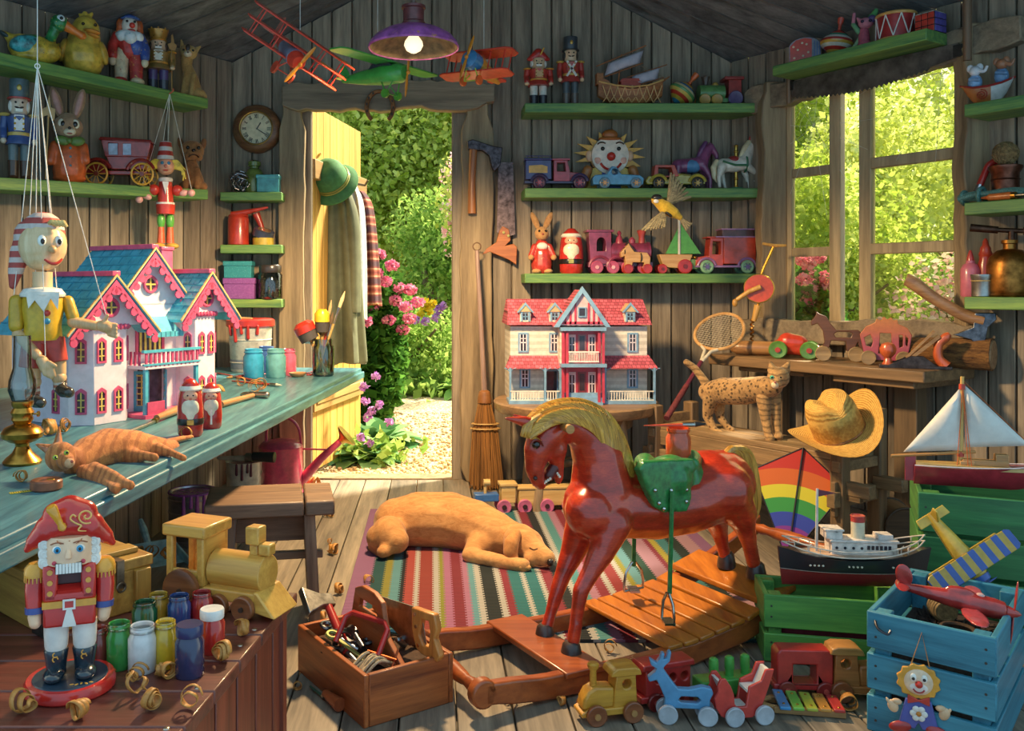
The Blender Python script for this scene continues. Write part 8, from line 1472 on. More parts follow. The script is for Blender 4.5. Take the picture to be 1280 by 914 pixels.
# steamship
o = Vector(((1066-PX)/F*2.50,2.50,.189)); g = thing('steamship','model steamship with black and red hull and white decks, sitting on the low green crate','model ship',o,2.50/F,(0,0,-5))
bm = bmesh.new(); rg = []
for i in range(25):
    t = i/24; x = -86+172*t; e = 2*t-1; w = 22*max(.05,(1-abs(e)**2.6))**.75; zt = 46+12*abs(e)**2.2+(-7+3*t); zk = 3+(12*max(0,e)**4)
    sec = [(-1,1),(-1,.62),(-.92,.38),(-.6,.12),(0,0),(.6,.12),(.92,.38),(1,.62),(1,1)]
    rg.append([bm.verts.new((x+(-5 if i == 0 else 0)*k+(7*k if i == 24 else 0),y*w*(.55+.45*k),zk+(zt-zk)*k)) for y,k in sec])
for a,b in zip(rg,rg[1:]):
    for k in range(8): bm.faces.new((a[k],a[k+1],b[k+1],b[k]))
    bm.faces.new((a[8],a[0],b[0],b[8]))
bm.faces.new(rg[0]); bm.faces.new(rg[-1])
h_ = finish(bm,'hull',bands([(-.01,'9c2c2a'),(.052,'9c2c2a'),(.0525,'c8b8a8'),(.0545,'26242a'),(.2,'26242a')],'Z',rough=.35,coat=.3),g.sc); h_.parent = g.o; h_ = T(h_,g.sc)
P(h_,'deck_rail',paint('d8c8b8',.4),*[('T',[(-86,0,57+dz),(-60,s*18,50+dz),(-20,s*21.5,44+dz),(30,s*21.5,46+dz),(66,s*15,54+dz),(86,0,62+dz)],.9,6) for s in (-1,1) for dz in (0,7)],*[('c',(x,s*w,z),(x,s*w,z+7),.6) for s in (-1,1) for x,w,z in ((-74,11,54),(-60,17,51),(-46,19.5,48),(46,19.5,50),(60,16.5,53),(74,10,57))])
P(h_,'porthole',paint('d8c8b0',.3),*[('c',(x,-21.6,33+.02*abs(x)),(x,-19,33),1.2,None,8) for x in (-58,-53,-48,-43,-12,-7,-2,3,40,45,50,55)])
WD = paint('d8ccc4',.4,.2,.1,0,40,'8a7a74'); P(g,'deck',paint('c0a088',.5),('p',[(-78,-6),(-40,-17),(30,-19),(62,-12),(80,0),(62,12),(30,19),(-40,17),(-78,6)],43,46,'z')); c = P(g,'cabin',WD,('b',(9,0,53),(78,26,16)),('b',(9,0,62.5),(82,30,3)),('b',(-26,0,69),(20,22,10)),('b',(-26,0,75),(23,25,2.5)),('b',(36,0,67),(18,18,6)),bev=.0015)
P(c,'window',paint('2a2a34',.2),*[('b',(14+5*i,-13.2,55),(3.4,.8,5)) for i in range(6)],*[('c',(x,-13.4,54),(x,-12,54),1.8,None,10) for x in (-24,-14,-4,6)]); 
f = P(g,'funnel',paint('d0c4a8',.4),('c',(6,0,63),(6,0,84),8,8,20)); P(f,'red_band',paint('b03a34',.4),('c',(6,0,84),(6,0,91),8.2,8.4,20),('o',(6,0,91),7.8,1,'z',20,6))
m_ = P(g,'mast',paint('d0c4bc',.45),('c',(-44,0,46),(-43,0,124),1.9,1.5)); P(m_,'pennant',paint('6a2030',.6),('p',[(-42,123),(-20,119),(-42,114)],-.5,.5))
P(g,'cannon',paint('4a4238',.5),('c',(-70,0,54),(-60,0,54),2)); P(g,'davit',WD,*[('T',[(x,-10,46),(x,-10,54),(x+3,-10,57)],.7,6) for x in (54,62,-56)])
p = flo(1112,700); g = thing('wicker_basket','small brown wicker mug behind the steamship','basket',Vector(((1112-PX)/F*2.86,2.86,0)),2.86/F); P(g,'basket',wood('5a3a20','a87a48','x',3,.7,.5),('l',(0,0,0),[(8,0),(11,6),(11,44),(9,47),(7,44),(6,6),(.5,4)],20),*[('o',(0,0,z),11.2,1,'z',20,5) for z in range(8,46,5)]); P(g,'handle',paint('5a3a24',.6),('o',(-14,0,30),9,1.6,'y',14,6,90,270))
# sailing boat
o = Vector(((1212-PX)/F*2.64,2.64,.44)); g = thing('sailing_boat','model sailing boat with white sails and red hull, on the tall dark green crate','model boat',o,2.64/F,(0,0,-20)); bm = bmesh.new(); rg = []
for i in range(21):
    t = i/20; x = -62+150*t; e = t; w = 17*max(.02,math.sin(math.pi*(.14+.86*t)))**.8 if t < .98 else .6; zt = 26+9*t*t; zk = 2+13*max(0,t-.72)**1.2*4
    rg.append([bm.verts.new((x,y*w*(.5+.5*k),zk+(zt-zk)*k)) for y,k in ((-1,1),(-1,.6),(-.75,.25),(0,0),(.75,.25),(1,.6),(1,1))])
for a,b in zip(rg,rg[1:]):
    for k in range(6): bm.faces.new((a[k],a[k+1],b[k+1],b[k]))
    bm.faces.new((a[6],a[0],b[0],b[6]))
bm.faces.new(rg[0]); bm.faces.new(rg[-1]); h_ = finish(bm,'hull',paint('a8323a',.3,.15,.4),g.sc); h_.parent = g.o; h_ = T(h_,g.sc)
P(h_,'rail',paint('d8ccd0',.4),*[('T',[(-62,s*8,27),(-30,s*14.5,28),(10,s*17.2,29.5),(50,s*14,32),(88,0,36)],.8,6) for s in (-1,1)]); P(h_,'rudder',paint('a8323a',.3),('b',(-66,0,22),(12,3,32)))
P(g,'deck',wood('a8803c','e0bc78','x',3,.4,.1,0,.2,False),('p',[(-60,-7),(-30,-13.5),(10,-16),(50,-12.5),(80,-2),(80,2),(50,12.5),(10,16),(-30,13.5),(-60,7)],26,30.5,'z')); P(g,'cabin',wood('9c6c3c','d0a068','x',3,.4,.1),('b',(16,0,34),(50,14,7)),('b',(34,0,41),(14,12,9)),('b',(-4,0,33),(16,16,5)),bev=.002)
P(g,'mast',wood('b8843c','e8c070','z',2,.4,.1),('c',(-10,0,28),(-8,0,140),2.6,2.2)); P(g,'boom',wood('9c602c','d09a58','x',2,.4,.1),('c',(-88,-2,36),(6,-2,47),2,1.8)); P(g,'binding',paint('b8402c',.5),('c',(-8.4,0,124),(-8.2,0,131),3.6),('c',(-10,0,40),(-10,0,46),4))
def trisail(a,b,c,bel,nm,lb):
    bm = bmesh.new(); A,B,D = Vector(a),Vector(b),Vector(c); n = 10; V = []
    for i in range(n+1):
        V.append([bm.verts.new(A+(B-A)*(i/n)*(1-j/max(1,i) if i else 0)+(D-A)*(i/n)*(j/max(1,i) if i else 0)+Vector((0,-bel*math.sin(math.pi*i/n)*math.sin(math.pi*(j/i if i else 0)),0))) for j in range(i+1)])
    for i in range(n):
        for j in range(i+1):
            bm.faces.new((V[i][j],V[i+1][j],V[i+1][j+1]))
            if j < i: bm.faces.new((V[i][j],V[i+1][j+1],V[i][j+1]))
    o_ = finish(bm,'sail',matte('dcd8d0',var=.05),g.sc); s = o_.modifiers.new('s','SOLIDIFY'); s.thickness = .002; o_.parent = g.o; o_['label'] = lb
trisail((-9,-1,128),(-74,-2,42),(-11,-2,48),7,'sail','large white mainsail'); trisail((-6,0,130),(-5,0,52),(64,0,58),6,'sail','white foresail')
P(g,'rigging',paint('c0602c',.5),('t',[(-8,-3,126),(-16,-12,30)],.5,4),('t',[(-8,-3,126),(-4,-12,30)],.5,4),('t',[(-8,-3,126),(0,-12,30)],.5,4),('t',[(-8,0,136),(86,0,36)],.4,4))
# yellow and blue biplane leaning between the crates
Yb = 2.34; o = at(1200,690,Yb); g = thing('toy_aeroplane','yellow biplane with blue wing stripes standing nose-down behind the red plane','toy aeroplane',o,Yb/F*.86,(62,-29,6)); YP = paint('d0a83c',.35,.15,.3); WS = bands([(i*.0186-.1674,('d0a83c','3a5cb0')[i % 2]) for i in range(19)],'X',rough=.35)
P(g,'fuselage',YP,('m',MX(rot=(-90,0,0)),[('l',(0,0,0),[(8,-44),(13,-36),(14,-6),(10,30),(6,62)],20)]),bev=0); P(g,'wing',WS,('p',[(-72,-30),(-66,-34),(66,-34),(72,-30),(72,-8),(66,-4),(-66,-4),(-72,-8)],14,17,'z'),bev=.002,label='blue-striped upper wing'); P(g,'wing',YP,('p',[(-68,-34),(68,-34),(70,-10),(66,-4),(-66,-4),(-70,-10)],-17,-14,'z'),bev=.002); P(g,'strut',paint('a82c34',.4),*[('b',(x,-19,0),(3,20,30)) for x in (-58,58)]); P(g,'tailplane',YP,('p',[(-26,50),(26,50),(24,64),(-24,64)],0,2.6,'z'),bev=.002); P(g,'fin',YP,('p',[(44,3),(62,3),(68,24),(60,26)],-1.4,1.4,'x'),bev=.002); P(g,'cowl',paint('3a58a0',.35),('m',MX(rot=(-90,0,0)),[('l',(0,0,0),[(6,-50),(12,-46),(13.5,-38)],18)])); P(g,'propeller',paint('3a58a0',.35),('s',(0,-51,0),(20,1.6,2.6)),('s',(0,-52,0),3.5))
# red fighter on the blue crate
c0 = B0+Bx*.15+By*.17; o = Vector((c0.x,c0.y,.298)); g = thing('toy_aeroplane','red single-wing plane with propeller resting on the blue crate','toy aeroplane',o,2.02/F,(7,-4,62)); RP_ = paint('a83430',.25,.2,.6); RP2 = paint('c0484a',.25,.2,.5)
P(g,'fuselage',RP_,('m',MX(rot=(-90,0,0)),[('l',(0,0,0),[(3,-60),(11,-56),(13,-44),(13.5,-20),(11,10),(7,40),(4,66)],22)]),('s',(0,-6,11),(7,18,7)),rm=.003,sm=3); P(g,'wing',RP2,('K',[(-8,-26,-6,4),(-60,-18,-3,2.6)]),('s',(-34,-22,-4),(36,15,3),(0,4,8)),('s',(34,-22,-4),(36,15,3),(0,-4,-8)),rm=.0035,sm=3); P(g,'tailplane',RP_,('s',(0,60,2),(24,9,2))); P(g,'fin',RP_,('s',(0,60,15),(2,10,15),(-18,0,0))); P(g,'spinner',RP_,('m',MX(rot=(-90,0,0)),[('l',(0,0,0),[(1,-74),(4,-70),(7,-62),(8,-58)],18)])); P(g,'propeller',RP_,('s',(3,-66,21),(5,1.6,20),(0,14,0)),('s',(-3,-66,-21),(5,1.6,20),(0,14,0))); P(g,'canopy',paint('d8a8a0',.1,.1,.6),('s',(0,-28,13),(4,5,3)))
p = B0+Bx*.10+By*.30; g = thing('twine_hank','hank of brown twine lying in the blue crate under the red plane','twine',(p.x,p.y,.20),2.1/F,(0,0,-10)); P(g,'twine',TWN,*[('o',(0,-12+3*i,14),12+(i % 2)*2,2.4,'y',16,6) for i in range(9)],('c',(0,-13,14),(0,13,14),11)); 
p = B0+Bx*.17+By*.10; g = thing('rope_coil','coil of dark brown cord lying in the blue crate by its right corner','rope',(p.x,p.y,.19),1.98/F,(0,0,30)); P(g,'cord',paint('4a3424',.8,.3,0,0,150),*[('o',(0,0,3+4.4*i),22-(i % 2)*3,2.8,'z',22,6) for i in range(8)])
p = B0+Bx*.13+By*.21; ONE('packing_straw','dark packing straw filling the blue crate','straw',(p.x,p.y,.012),paint('3a2c24',.9,.3,0,0,90),('b',(0,0,.09),(.22,.37,.18)),*[('t',[(random.uniform(-.1,.1),random.uniform(-.17,.17),.18),(random.uniform(-.1,.1),random.uniform(-.17,.17),.188)],.0025,5) for i in range(90)],rot=(0,0,brz),kind='stuff')
# flat clown hung on the front of the blue crate
q = B0+Bx*.112-By*.012; o = Vector((q.x,q.y,.036)); g = thing('clown_ornament','flat wooden clown in blue dungarees hanging on the front of the blue crate','toy',o,2.02/F,(0,0,brz+18)); OR2 = paint('d89a38',.4)
P(g,'hair',OR2,('p',[((22+(3 if i % 2 else 0))*math.cos(a),62+(20+(3 if i % 2 else 0))*math.sin(a)) for i,a in enumerate(np.linspace(0,2*math.pi,25)[:-1])],-3,1),bev=.002); f = P(g,'face',paint('e8c8a8',.4),('m',MX((0,-3,62)),[('s',(0,0,0),(16,3,16))])); P(f,'muzzle',paint('e8dcd4',.4),('s',(0,-5.4,56),(10,1.6,6))); P(f,'nose',paint('c03428',.2),('s',(0,-7.6,61),4.4)); P(f,'mouth',paint('b03a3a',.4),('o',(0,-7,57),6.5,1,'y',10,5,200,340)); P(f,'eye_white',paint('f0ece4',.3),('s',(-6,-5.6,68),(3.6,1.2,5)),('s',(6,-5.6,68),(3.6,1.2,5))); fig_eyes(f,(-6,6),-7,67,1.9)
P(g,'dungarees',paint('4f58a0',.4,.1,.2),('p',[(-14,40),(14,40),(22,6),(4,4),(0,12),(-4,4),(-22,6)],-4,1),bev=.002); P(g,'bow',paint('b8382c',.4),('p',[(-12,46),(0,41),(12,46),(12,35),(0,39),(-12,35)],-6,-3),bev=.001); fl_ = P(g,'flower',paint('e8e4dc',.4),*[('s',(6*math.cos(a),-5,24+6*math.sin(a)),(4,1.4,4)) for a in np.linspace(0,6.28,7)[:-1]]); P(fl_,'centre',paint('d8882c',.4),('s',(0,-6,24),(3,1.6,3)))
for sx in (-1,1): P(g,'hand',paint('e0b890',.4),('s',(sx*28,-3,28),(6,3,8),(0,sx*20,0)),('s',(sx*24,-3,34),(6,3,4)),('s',(sx*33,-3,33),(2,2,5),(0,sx*30,0))); P(g,'shoe',paint('a82c2a',.35,.1,.4),('s',(sx*20,-3,4),(13,4,7),(0,sx*12,0)))
P(g,'string',paint('a87848',.6),('t',[(-8,-1,82),(4,2,122),(12,-1,82)],.8,5))

# ---------------------------------------------------------------- toolbox on the floor
TBW = wood('6a2e14','c06a34','x',1.6,.45,.3,.2,.15); TBY = wood('6a2e14','c06a34','y',1.6,.45,.3,.2,.15)
A = flo(455,912); Bp = flo(372,838); Cp = flo(545,862)
xd = (Bp-A); xl = xd.length; xd.normalize(); yd = Vector((xd.y,-xd.x,0)); yl = (Cp-A).dot(yd)
if yl < 0: yd = -yd; yl = -yl
o = A; g = thing('toolbox','open wooden tool carrier full of hand tools on the floorboards','toolbox',o,1.0,(0,0,math.degrees(math.atan2(-xd.y,-xd.x)))); X = -xl; hT = .125; yl = .255
# local x runs from A back to B as negative values, y into the box
P(g,'side_panel',TBW,('b',(X/2,.007,hT/2),(xl,.014,hT)),bev=.003); P(g,'side_panel',TBW,('b',(X/2,yl-.007,hT/2),(xl,.014,hT)),bev=.003)
for x in (-.007,X+.007): P(g,'end_panel',TBY,('b',(x,yl/2,hT/2),(.014,yl-.028,hT)),bev=.003)
P(g,'bottom',TBW,('b',(X/2,yl/2,.006),(xl-.02,yl-.02,.012)))
xm = X*.5; P(g,'handle_board',TBW,('p',[(X+.014,.01),(-.014,.01),(-.014,.10),(X*.28,.155),(X*.34,.235),(X*.45,.25),(X*.62,.25),(X*.72,.235),(X*.78,.155),(X+.014,.10)],yl*.5-.008,yl*.5+.008,'y',([(X*.40,.19),(X*.42,.215),(X*.65,.215),(X*.67,.19)],)),bev=.003,label='central board with hand slot')
def inbox(fx,fy,z): v = Vector((X*fx,yl*fy,z)); return g.o.matrix_basis @ v if 0 else o+Vector((-xd.x*X*fx+yd.x*yl*fy,-xd.y*X*fx+yd.y*yl*fy,z))
STB = metal('9a9a9c',.35,.3); REDH = paint('b02c28',.3,.12,.4)
a,b = inbox(.50,.22,.10),inbox(.86,.25,.185); d = b-a; t = thing('hatchet','hatchet with red handle and steel head sticking out of the wooden tool carrier','axe',a,1.0); q = d.to_track_quat('Z','Y').to_matrix().to_4x4(); L_ = d.length
P(t,'handle',REDH,('m',q,[('c',(0,0,0),(0,0,L_),.013,.011)])); P(t,'head',metal('b8b4b0',.35,.3),('m',q @ Matrix.Rotation(math.radians(15),4,'Z'),[('p',[(-.02,L_-.01),(-.02,L_+.03),(.02,L_+.028),(.07,L_+.05),(.075,L_-.04),(.02,L_-.012)],-.011,.011)]),bev=.003)
a,b = inbox(.22,.62,.10),inbox(.02,.75,.18); t = thing('hand_saw','hand saw with pale wooden handle poking out of the tool carrier','saw',inbox(.20,.74,.175),1.0,(0,0,math.degrees(math.atan2(-xd.y,-xd.x))+14)); HW2 = wood('9c5420','dc9448','z',2,.4,.15,0,.3,False)
P(t,'blade',metal('a8a8aa',.3,.2),('p',[(-.16,.012),(-.02,-.05),(.04,-.03),(.02,.055),(-.16,.05)],-.0012,.0012)); P(t,'handle',HW2,('p',[(-.005,.055),(.075,.055),(.085,.02),(.075,-.005),(.095,-.045),(.085,-.06),(.03,-.055),(.01,-.045),(-.005,.0)],-.010,.010,'y',([(.03,.032),(.055,.034),(.06,.01),(.055,-.03),(.035,-.03),(.022,-.01)],)),bev=.004); P(t,'rivet',metal('c8c0b0',.2),*[('c',(x,-.012,z),(x,.012,z),.0045,None,10) for x,z in ((.008,.04),(.012,.01),(.02,-.035))])
t = thing('g_clamp','red steel G-clamp lying over the twine in the tool carrier','clamp',inbox(.36,.24,.15),1.0,(-38,8,-22)); P(t,'frame',REDH,('t',[(.06,0,-.02),(.06,0,.045),(.045,0,.06),(-.045,0,.06),(-.06,0,.045),(-.06,0,-.02)],.0075,8)); P(t,'screw',metal('a85030',.4),('c',(.03,0,-.018),(.11,0,-.018),.0045),('c',(.105,0,-.045),(.105,0,.008),.003))
t = thing('twine_hank','hank of pale twine in the near corner of the tool carrier','twine',inbox(.22,.26,.095),1.0,(0,0,40)); P(t,'twine',paint('b8a484',.85,.25,0,0,120),*[('T',[(-.05,-.03+.006*i,.0+.01*math.sin(i)),(0,-.03+.006*i,.03+.008*math.sin(i*1.7)),(.05,-.03+.006*i,.0+.01*math.cos(i))],.0038,6) for i in range(11)])
def spanner(lb,fx,fy,z,rz,L_,mt,tilt=12):
    t = thing('spanner',lb,'spanner',inbox(fx,fy,z),1.0,(0,tilt,rz)); P(t,'shaft',mt,('b',(0,0,0),(L_,.012,.006)),bev=.002); P(t,'jaw',mt,('o',(L_/2+.012,0,0),.014,.0055,'z',16,6,50,310),('o',(-L_/2-.012,0,0),.014,.0055,'z',20,6))
spanner('steel open-ended spanner at the left end of the tool carrier',.66,.26,.125,-38,.085,STB,14); spanner('blackened spanner beside the hatchet handle in the tool carrier',.56,.26,.11,12,.08,metal('5a5a5c',.45),-8); spanner('olive painted spanner nearest the red clamp in the tool carrier',.42,.18,.125,-40,.11,paint('8a8a4c',.4,.2,.2,.4),16)
for lb,fx,fy,z,rz,c_ in (('dark teal steel vice jaw tool behind the board in the tool carrier',.62,.72,.12,30,'2c5a60'),('blue-grey handled pliers behind the board in the tool carrier',.36,.74,.12,65,'4a7078')):
    t = thing('pliers',lb,'pliers',inbox(fx,fy,z),1.0,(0,20,rz)); mt = paint(c_,.3,.2,.3,.3); P(t,'handle',mt,('T',[(0,.006,0),(.04,.016,.005),(.085,.014,0)],.0085,8),('T',[(0,-.006,0),(.04,-.016,.005),(.085,-.014,0)],.0085,8)); P(t,'jaws',STB,('k',(0,0,0),(-.03,0,.004),.014,.008))
rq = random.Random(12)
for i in range(6): t = thing('bolt','loose steel bolt among the spanners in the tool carrier','bolt',inbox(rq.uniform(.45,.9),rq.uniform(.14,.36),.085+.012*i),1.0,(rq.uniform(0,40),70,rq.uniform(0,180)),'loose bolts in the tool carrier'); P(t,'shank',STB,('c',(0,0,-.03),(0,0,.025),.007)); P(t,'bolt_head',STB,('c',(0,0,.025),(0,0,.036),.013,.013,6))
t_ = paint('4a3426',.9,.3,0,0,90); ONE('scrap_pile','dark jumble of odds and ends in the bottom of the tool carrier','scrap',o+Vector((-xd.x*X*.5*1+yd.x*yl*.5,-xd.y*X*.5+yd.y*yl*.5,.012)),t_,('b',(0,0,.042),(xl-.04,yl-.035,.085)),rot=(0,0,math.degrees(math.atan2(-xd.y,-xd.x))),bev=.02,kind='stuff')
a,b = flo(388,862),flo(425,892); rodthing('screwdriver','screwdriver with turned wooden handle on the floor before the tool carrier','screwdriver',a+Vector((0,0,.004)),b+Vector((0,0,.004)),[('blade',paint('3a5a48',.4),0,.45,.003,.004),('ferrule',STL,.45,.52,.008,.008),('handle',wood('6a2c18','a85a34','x',2,.35),.52,1.0,.010,.017)])
# ---------------------------------------------------------------- foreground table, nutcracker, box, jars and train
TZ2 = .45
def tb(px,py,z=TZ2): Y = (CAMH-z)*F/(py-PY); return Vector(((px-PX)/F*Y,Y,z))
MAH = wood('3c1c18','84463a','x',1.3,.4,.35,.25,.2); MAHZ = wood('4a1e16','9c4a34','z',1.3,.45,.35,.25,.15)
E1,E2 = tb(372,740),tb(262,872); ed = (E1-E2).normalized(); en = Vector((-ed.y,ed.x,0))
g = thing('table','dark red plank table in the left foreground','table',(-.6,1.4,0)); o = Vector((-.6,1.4,0)); far = E1+ed*.0; near = E2-ed*.30; n_ = 7; Lt = (far-near).length
for i in range(n_):
    a,b = near+ed*(Lt*i/n_+.0015),near+ed*(Lt*(i+1)/n_-.0015)
    P(g,'top_board',MAH,('h',tuple(Vector((v.x,v.y,z))-o for z in (TZ2-.022,TZ2) for v in (a,b,b+Vector((-.9,0,0))*1.0,a+Vector((-.9,0,0))*1.0))),bev=.003)
bs = []
for i in range(8):
    a,b = near+ed*(Lt*i/8),near+ed*(Lt*(i+1)/8); ap,bp = a-Vector((ed.y,-ed.x,0))*.02,b-Vector((ed.y,-ed.x,0))*.02
    bs += [('m',MX(-o),list(board(Vector((ap.x,ap.y,0)),Vector((bp.x,bp.y,0)),.0,TZ2-.023,nrm=Vector((ed.y,-ed.x,0)),th=.016)))]
P(g,'side_panel',MAHZ,*bs,bev=.002)
bs = [('m',MX(-o),list(board(Vector((far.x-.02-.11*i,far.y-.02,0)),Vector((far.x-.02-.11*(i+1),far.y-.02,0)),0,TZ2-.023,nrm=Vector((0,1,0)),th=.016))) for i in range(7)]; P(g,'back_panel',MAHZ,*bs)
P(g,'nail',metal('b0a8a0',.3),*[('s',tuple(tb(a,b)-o),(.005,.005,.002)) for a,b in ((300,807),(318,787),(247,860),(335,763),(342,745),(208,911))])
GT = 'things on the foreground table'
# big nutcracker
p = tb(88,860); k = p.y/F*.915; g = thing('nutcracker','large red nutcracker soldier with bicorne hat on a round stand, in the left foreground','nutcracker',p,k,face(88,-4)); RDN = paint('c42a24',.25,.1,.6); SKN = paint('e8bc98',.35,.08,.2); WHN = paint('e6e0d8',.35,.1,.2); GOLD = paint('dc9a34',.3,.15,.3); BLK = paint('23303c',.2,.25,.6)
b = P(g,'stand',RDN,('l',(0,0,0),[(56,0),(59,3),(59,13),(56,17),(1,17)],44)); P(b,'stand_top',paint('26384a',.35,.2,.3),('c',(0,0,16),(0,0,18.5),49,48,44)); P(b,'ornament',GOLD,*[('s',(4+6*i,-34-2*(i % 2),18.5),(3,1.6,.8),(0,0,40*i)) for i in range(5)])
for sx in (-1,1):
    l = P(g,'leg',WHN,('l',(sx*18,2,0),[(12,52),(15,60),(16,78),(16,92)],22)); P(l,'boot',BLK,('l',(sx*18,2,0),[(13,18),(13,30),(14,40),(16,54),(15,56)],22),('s',(sx*20,-12,25),(14,20,9)),('b',(sx*19,6,20),(22,18,5))); P(l,'boot_ornament',GOLD,('o',(sx*18,-13,46),3.4,.9,'y',10,5,0,250),('o',(sx*18,-13.5,52),3,.8,'y',10,5,100,330))
c = P(g,'coat',RDN,('b',(0,0,109),(66,42,36)),('b',(-24,0,150),(19,42,48)),('b',(24,0,150),(19,42,48)),('b',(0,8,150),(40,26,48)),('b',(0,0,131),(66,42,12)),bev=.004)
P(c,'belt',GOLD,('b',(0,0,122),(67.5,43.5,9))); P(c,'buckle',paint('c8342c',.3),('b',(0,-22,122),(14,2.4,11))); P(c,'buckle_frame',WHN,('p',[(-8,115),(8,115),(8,129),(-8,129)],-24,-22.5,'y',([(-5.5,117.5),(5.5,117.5),(5.5,126.5),(-5.5,126.5)],))); P(c,'apron',WHN,('p',[(-3,116),(3,116),(9,92),(-9,92)],-23.4,-21.4)); P(c,'mouth_slot',paint('4a1414',.5),('b',(0,-5.6,152),(32,1.6,42))); P(c,'jaw',RDN,('b',(0,-14,140),(30,14,6),(20,0,0)))
P(c,'button',GOLD,*[('c',(sx*24,-22.6,z),(sx*24,-20.6,z),3.6,None,14) for sx in (-1,1) for z in (138,152,166)])
h = P(g,'head',SKN,('l',(0,0,0),[(26,172),(32,175),(33,186),(33,206),(30,212),(12,214)],32))
P(h,'teeth',WHN,*[('b',(-14+4*i,-31,173),(3.4,4,13)) for i in range(8)]); P(h,'tooth_gap',paint('2a2224',.5),('b',(0,-29.6,173),(33,3,13.6))); P(h,'nose',SKN,('p',[(-31,202),(-40,187),(-32,184)],-4,4,'x'),bev=.003)
for sx in (-1,1):
    q = P(h,'eye',WHN,('s',(sx*14,-29.5,198),(6.5,3,5.6))); P(q,'iris',paint('2a8ab4',.1,.1,.6),('s',(sx*14,-31.6,198),(4.4,1.6,4.6))); P(q,'pupil',paint('0c1014',.1),('s',(sx*14,-32.8,198),(2,1,2.2))); P(q,'eyebrow',paint('8a4a2c',.6),('t',[(x,-math.sqrt(33.6**2-x*x),204+.27*(math.sqrt(33.6**2-x*x)-24)+2*math.sin((abs(x)-6)/17*math.pi)) for x in np.linspace(sx*6,sx*23,8)],.8,5))
    P(h,'cheek',paint('c83a4c',.4),('s',(sx*18,-28.6,180),(3,1,3))); P(h,'curl',WHN,*[('m',MX((sx*30,-3,z)),[('l',(0,0,0),[(3,-14),(9,-9),(10,4),(9,12),(3,14)],18,(90,0,0))]) for z in (178,190,202)],*[('t',[(sx*31+(1+.62*t)*math.cos(t),-17.4,z+(1+.62*t)*math.sin(t)) for t in np.linspace(0,10,34)],.7,5) for z in (178,190,202)],label='white rolled curl hair')
P(h,'forelock',paint('b86a3c',.6),('o',(-6,-31,214),9,.8,'y',10,5,200,330),('o',(8,-31,214),9,.8,'y',10,5,210,340))
t = P(g,'hat',RDN,('K',[(-54,0,194,5),(-45,-2,205,11),(-27,-6,222,18),(0,-7,231,21),(27,-6,222,18),(45,-2,205,11),(54,0,194,5)]),('K',[(-18,-2,238,18),(0,-2,244,20),(18,-2,238,18)]),('s',(0,5,222),(38,26,14)),rm=.0022,sm=6,label='red bicorne hat'); P(t,'plume_peg',paint('d8962c',.25,.12,.5),('l',(-6,-30,224),[(3,0),(5.5,3),(5.5,7),(4,10),(5,20),(7.5,36),(6,39),(1,40)],18,(14,-24,0)))
P(t,'scrollwork',paint('e0b060',.35),('t',[(22+(1+1.0*u)*math.cos(u+2)*1.1,-29+.06*u,240+(1+1.0*u)*math.sin(u+2)) for u in np.linspace(0,9.5,36)],1.2,5),('T',[(16,-29,228),(8,-29,232),(2,-29.5,238),(5,-29,243),(9,-29,240)],1.2,5),('T',[(16,-29,228),(12,-30,222),(22,-29,220)],[1.4,.5],5))
for sx in (-1,1):
    a = P(g,'arm',RDN,('K',[(sx*43,0,160,13),(sx*45,-3,138,12.5),(sx*44,-8,116,11)]),rm=.0025,sm=4); P(a,'epaulette',GOLD,('l',(sx*43,0,0),[(15,158),(15.5,162),(14,170),(9,175),(1,176)],20),*[('c',(sx*43+14*math.cos(u),14*math.sin(u),159),(sx*43+14.6*math.cos(u),14.6*math.sin(u),151),1.4,.8,6) for u in np.linspace(0,6.28,19)[:-1]]); P(a,'cuff',paint('3a4a8c',.35),('c',(sx*44,-8,110),(sx*44,-7,118),12,12.6,18)); P(a,'hand',SKN,('K',[(sx*44,-9,106,9),(sx*43,-11,98,8)]))
# wooden chest
c1 = tb(40,838); c2 = tb(188,790); cx = (tb(190,792)-tb(52,842)); rz = math.degrees(math.atan2(cx.y,cx.x)); CHW = wood('7a5220','d0a048','x',1.2,.5,.3,.15,.1); CHY = wood('8a5c24','d8a850','y',1.2,.5,.3,.15,.1); CHZ = wood('8a5c24','c89440','z',1.2,.5,.3,.1,.1)
c0 = Vector((-.655,1.49,TZ2)); g = thing('wooden_chest','yellow wooden chest with iron latch behind the large nutcracker','chest',c0,1.0,(0,0,48.8)); g.sc = 1.0; P(g,'body',CHY,('b',(.10,.16,.039),(.20,.32,.078)),bev=.003); P(g,'lid',CHY,('b',(.10,.16,.088),(.206,.326,.020)),bev=.003); P(g,'lid_batten',CHW,('b',(.10,.045,.103),(.18,.035,.010)),('b',(.10,.27,.103),(.18,.035,.010)),bev=.002); P(g,'batten',CHZ,('b',(.178,-.006,.039),(.03,.012,.076)),bev=.002); P(g,'dovetail',paint('5a3a18',.6),*[('b',(-.001,.012,.012+.0125*i),(.003,.024,.006)) for i in range(7)])
P(g,'latch',metal('8a7a68',.45,.3),('b',(.135,-.004,.075),(.014,.005,.05)),('b',(.135,.012,.099),(.014,.035,.003)),('o',(.135,-.009,.053),.008,.0022,'y',14,6)); P(g,'corner_iron',metal('5a5450',.5,.3),('b',(-.002,.02,.026),(.005,.04,.05)),('b',(.014,-.002,.026),(.03,.005,.05)))
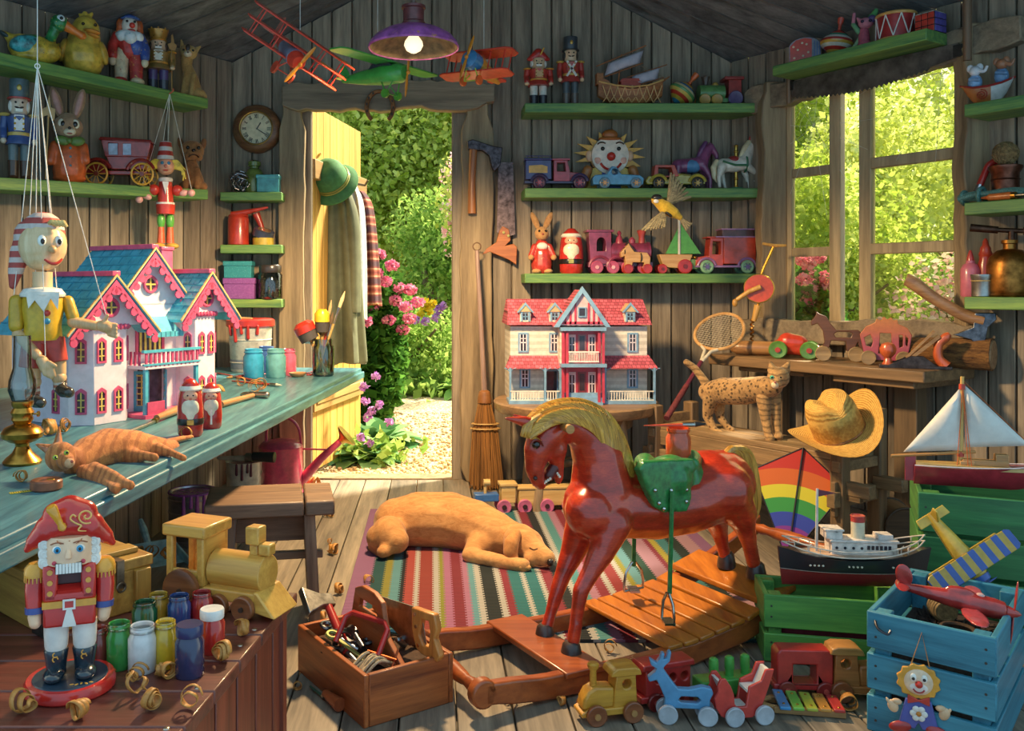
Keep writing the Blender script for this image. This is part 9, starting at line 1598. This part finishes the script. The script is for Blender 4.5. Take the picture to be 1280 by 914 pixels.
# paint jars
def pj(label,px,py,w,hh,col,lid=None): jar(label,tb(px,py),w,hh,col,glass=not lid,lid=lid,group='paint jars on the red table')
pj('jar of white paint in the front row on the red table',178,838,35,57,'dcdcdc'); pj('jar of leaf green paint at the left of the front row',149,834,31,56,'3f9a48'); pj('jar of bright yellow paint between the white and dark blue jars',207,833,29,57,'d8b02c'); pj('dark blue paint jar with its lid on, at the right of the front row',237,844,36,60,'2c3054','28305c'); pj('jar of dark green paint in the back row, behind the white jar',181,786,31,34,'1f5a34'); pj('jar of mustard paint at the back of the table',198,778,27,36,'b8902c'); pj('jar of deep blue paint beside the mustard jar in the back row',224,782,29,38,'24407c'); pj('jar of red paint behind the white-lidded one',252,776,28,36,'b02c2a'); pj('red paint jar with white lid near the wooden train',265,814,32,50,'b82c26','e4e0dc'); pj('jar of brown-red paint half hidden behind the large nutcracker',122,834,26,50,'8a3c34')
# natural wood locomotive
p = tb(284,760); k = p.y/F; g = thing('toy_train','large natural-wood locomotive standing on the foreground table beside the jars','toy train',p,k,(0,0,-22)); PW = wood('b07426','eab658','x',1.6,.42,.2,.1,.25); PW2 = wood('b07426','eab658','y',1.6,.42,.2,.1,.25); DKW2 = wood('5a2e16','9a5c34','x',2,.4,.2,0,.2,False)
P(g,'chassis',PW,('h',((-72,-26,18),(58,-26,18),(58,26,18),(-72,26,18),(-72,-26,32),(58,-26,32),(58,26,32),(-72,26,32))),('h',((58,-28,10),(86,-28,6),(86,28,6),(58,28,10),(54,-26,34),(60,-26,34),(60,26,34),(54,26,34))),bev=.003)
P(g,'boiler',PW,('c',(-16,0,50),(60,0,50),23,23,32),('b',(22,0,34),(72,34,10)),bev=.002); P(g,'cab',PW2,*[('b',(x,y,62),(10,9,62)) for x in (-68,-22) for y in (-22,22)],('b',(-45,22,44),(52,6,28)),('b',(-45,-22,40),(52,6,20)),('b',(-20,0,62),(6,46,60)),bev=.003); P(g,'roof',PW,('b',(-45,0,98),(64,60,15)),bev=.004); P(g,'chimney',PW2,('b',(42,0,78),(12,12,14)),('b',(42,0,96),(19,19,22)),bev=.003); P(g,'headlamp',PW2,('b',(58,0,80),(16,16,14)),bev=.003)
for x,r in ((-46,26),(8,14),(44,15)):
    for y in (-31,31): q = wheelp(g,'wheel',DKW2,x,y,r,r,9); P(q,'axle_pin',paint('3a2a20',.4),('c',(x,y-6,r),(x,y+6,r),3))
for i,(a,b,s) in enumerate(((22,890,15),(92,902,13),(160,868,15),(188,888,14),(176,842+6,11),(212,850,11),(240,882,14),(280,826,13),(300,796,11),(204,846,9))):
    p = tb(a,b); shaving(p,s*p.y/F,20+i,'curled wood shaving on the dark red foreground table','shavings on the foreground table')
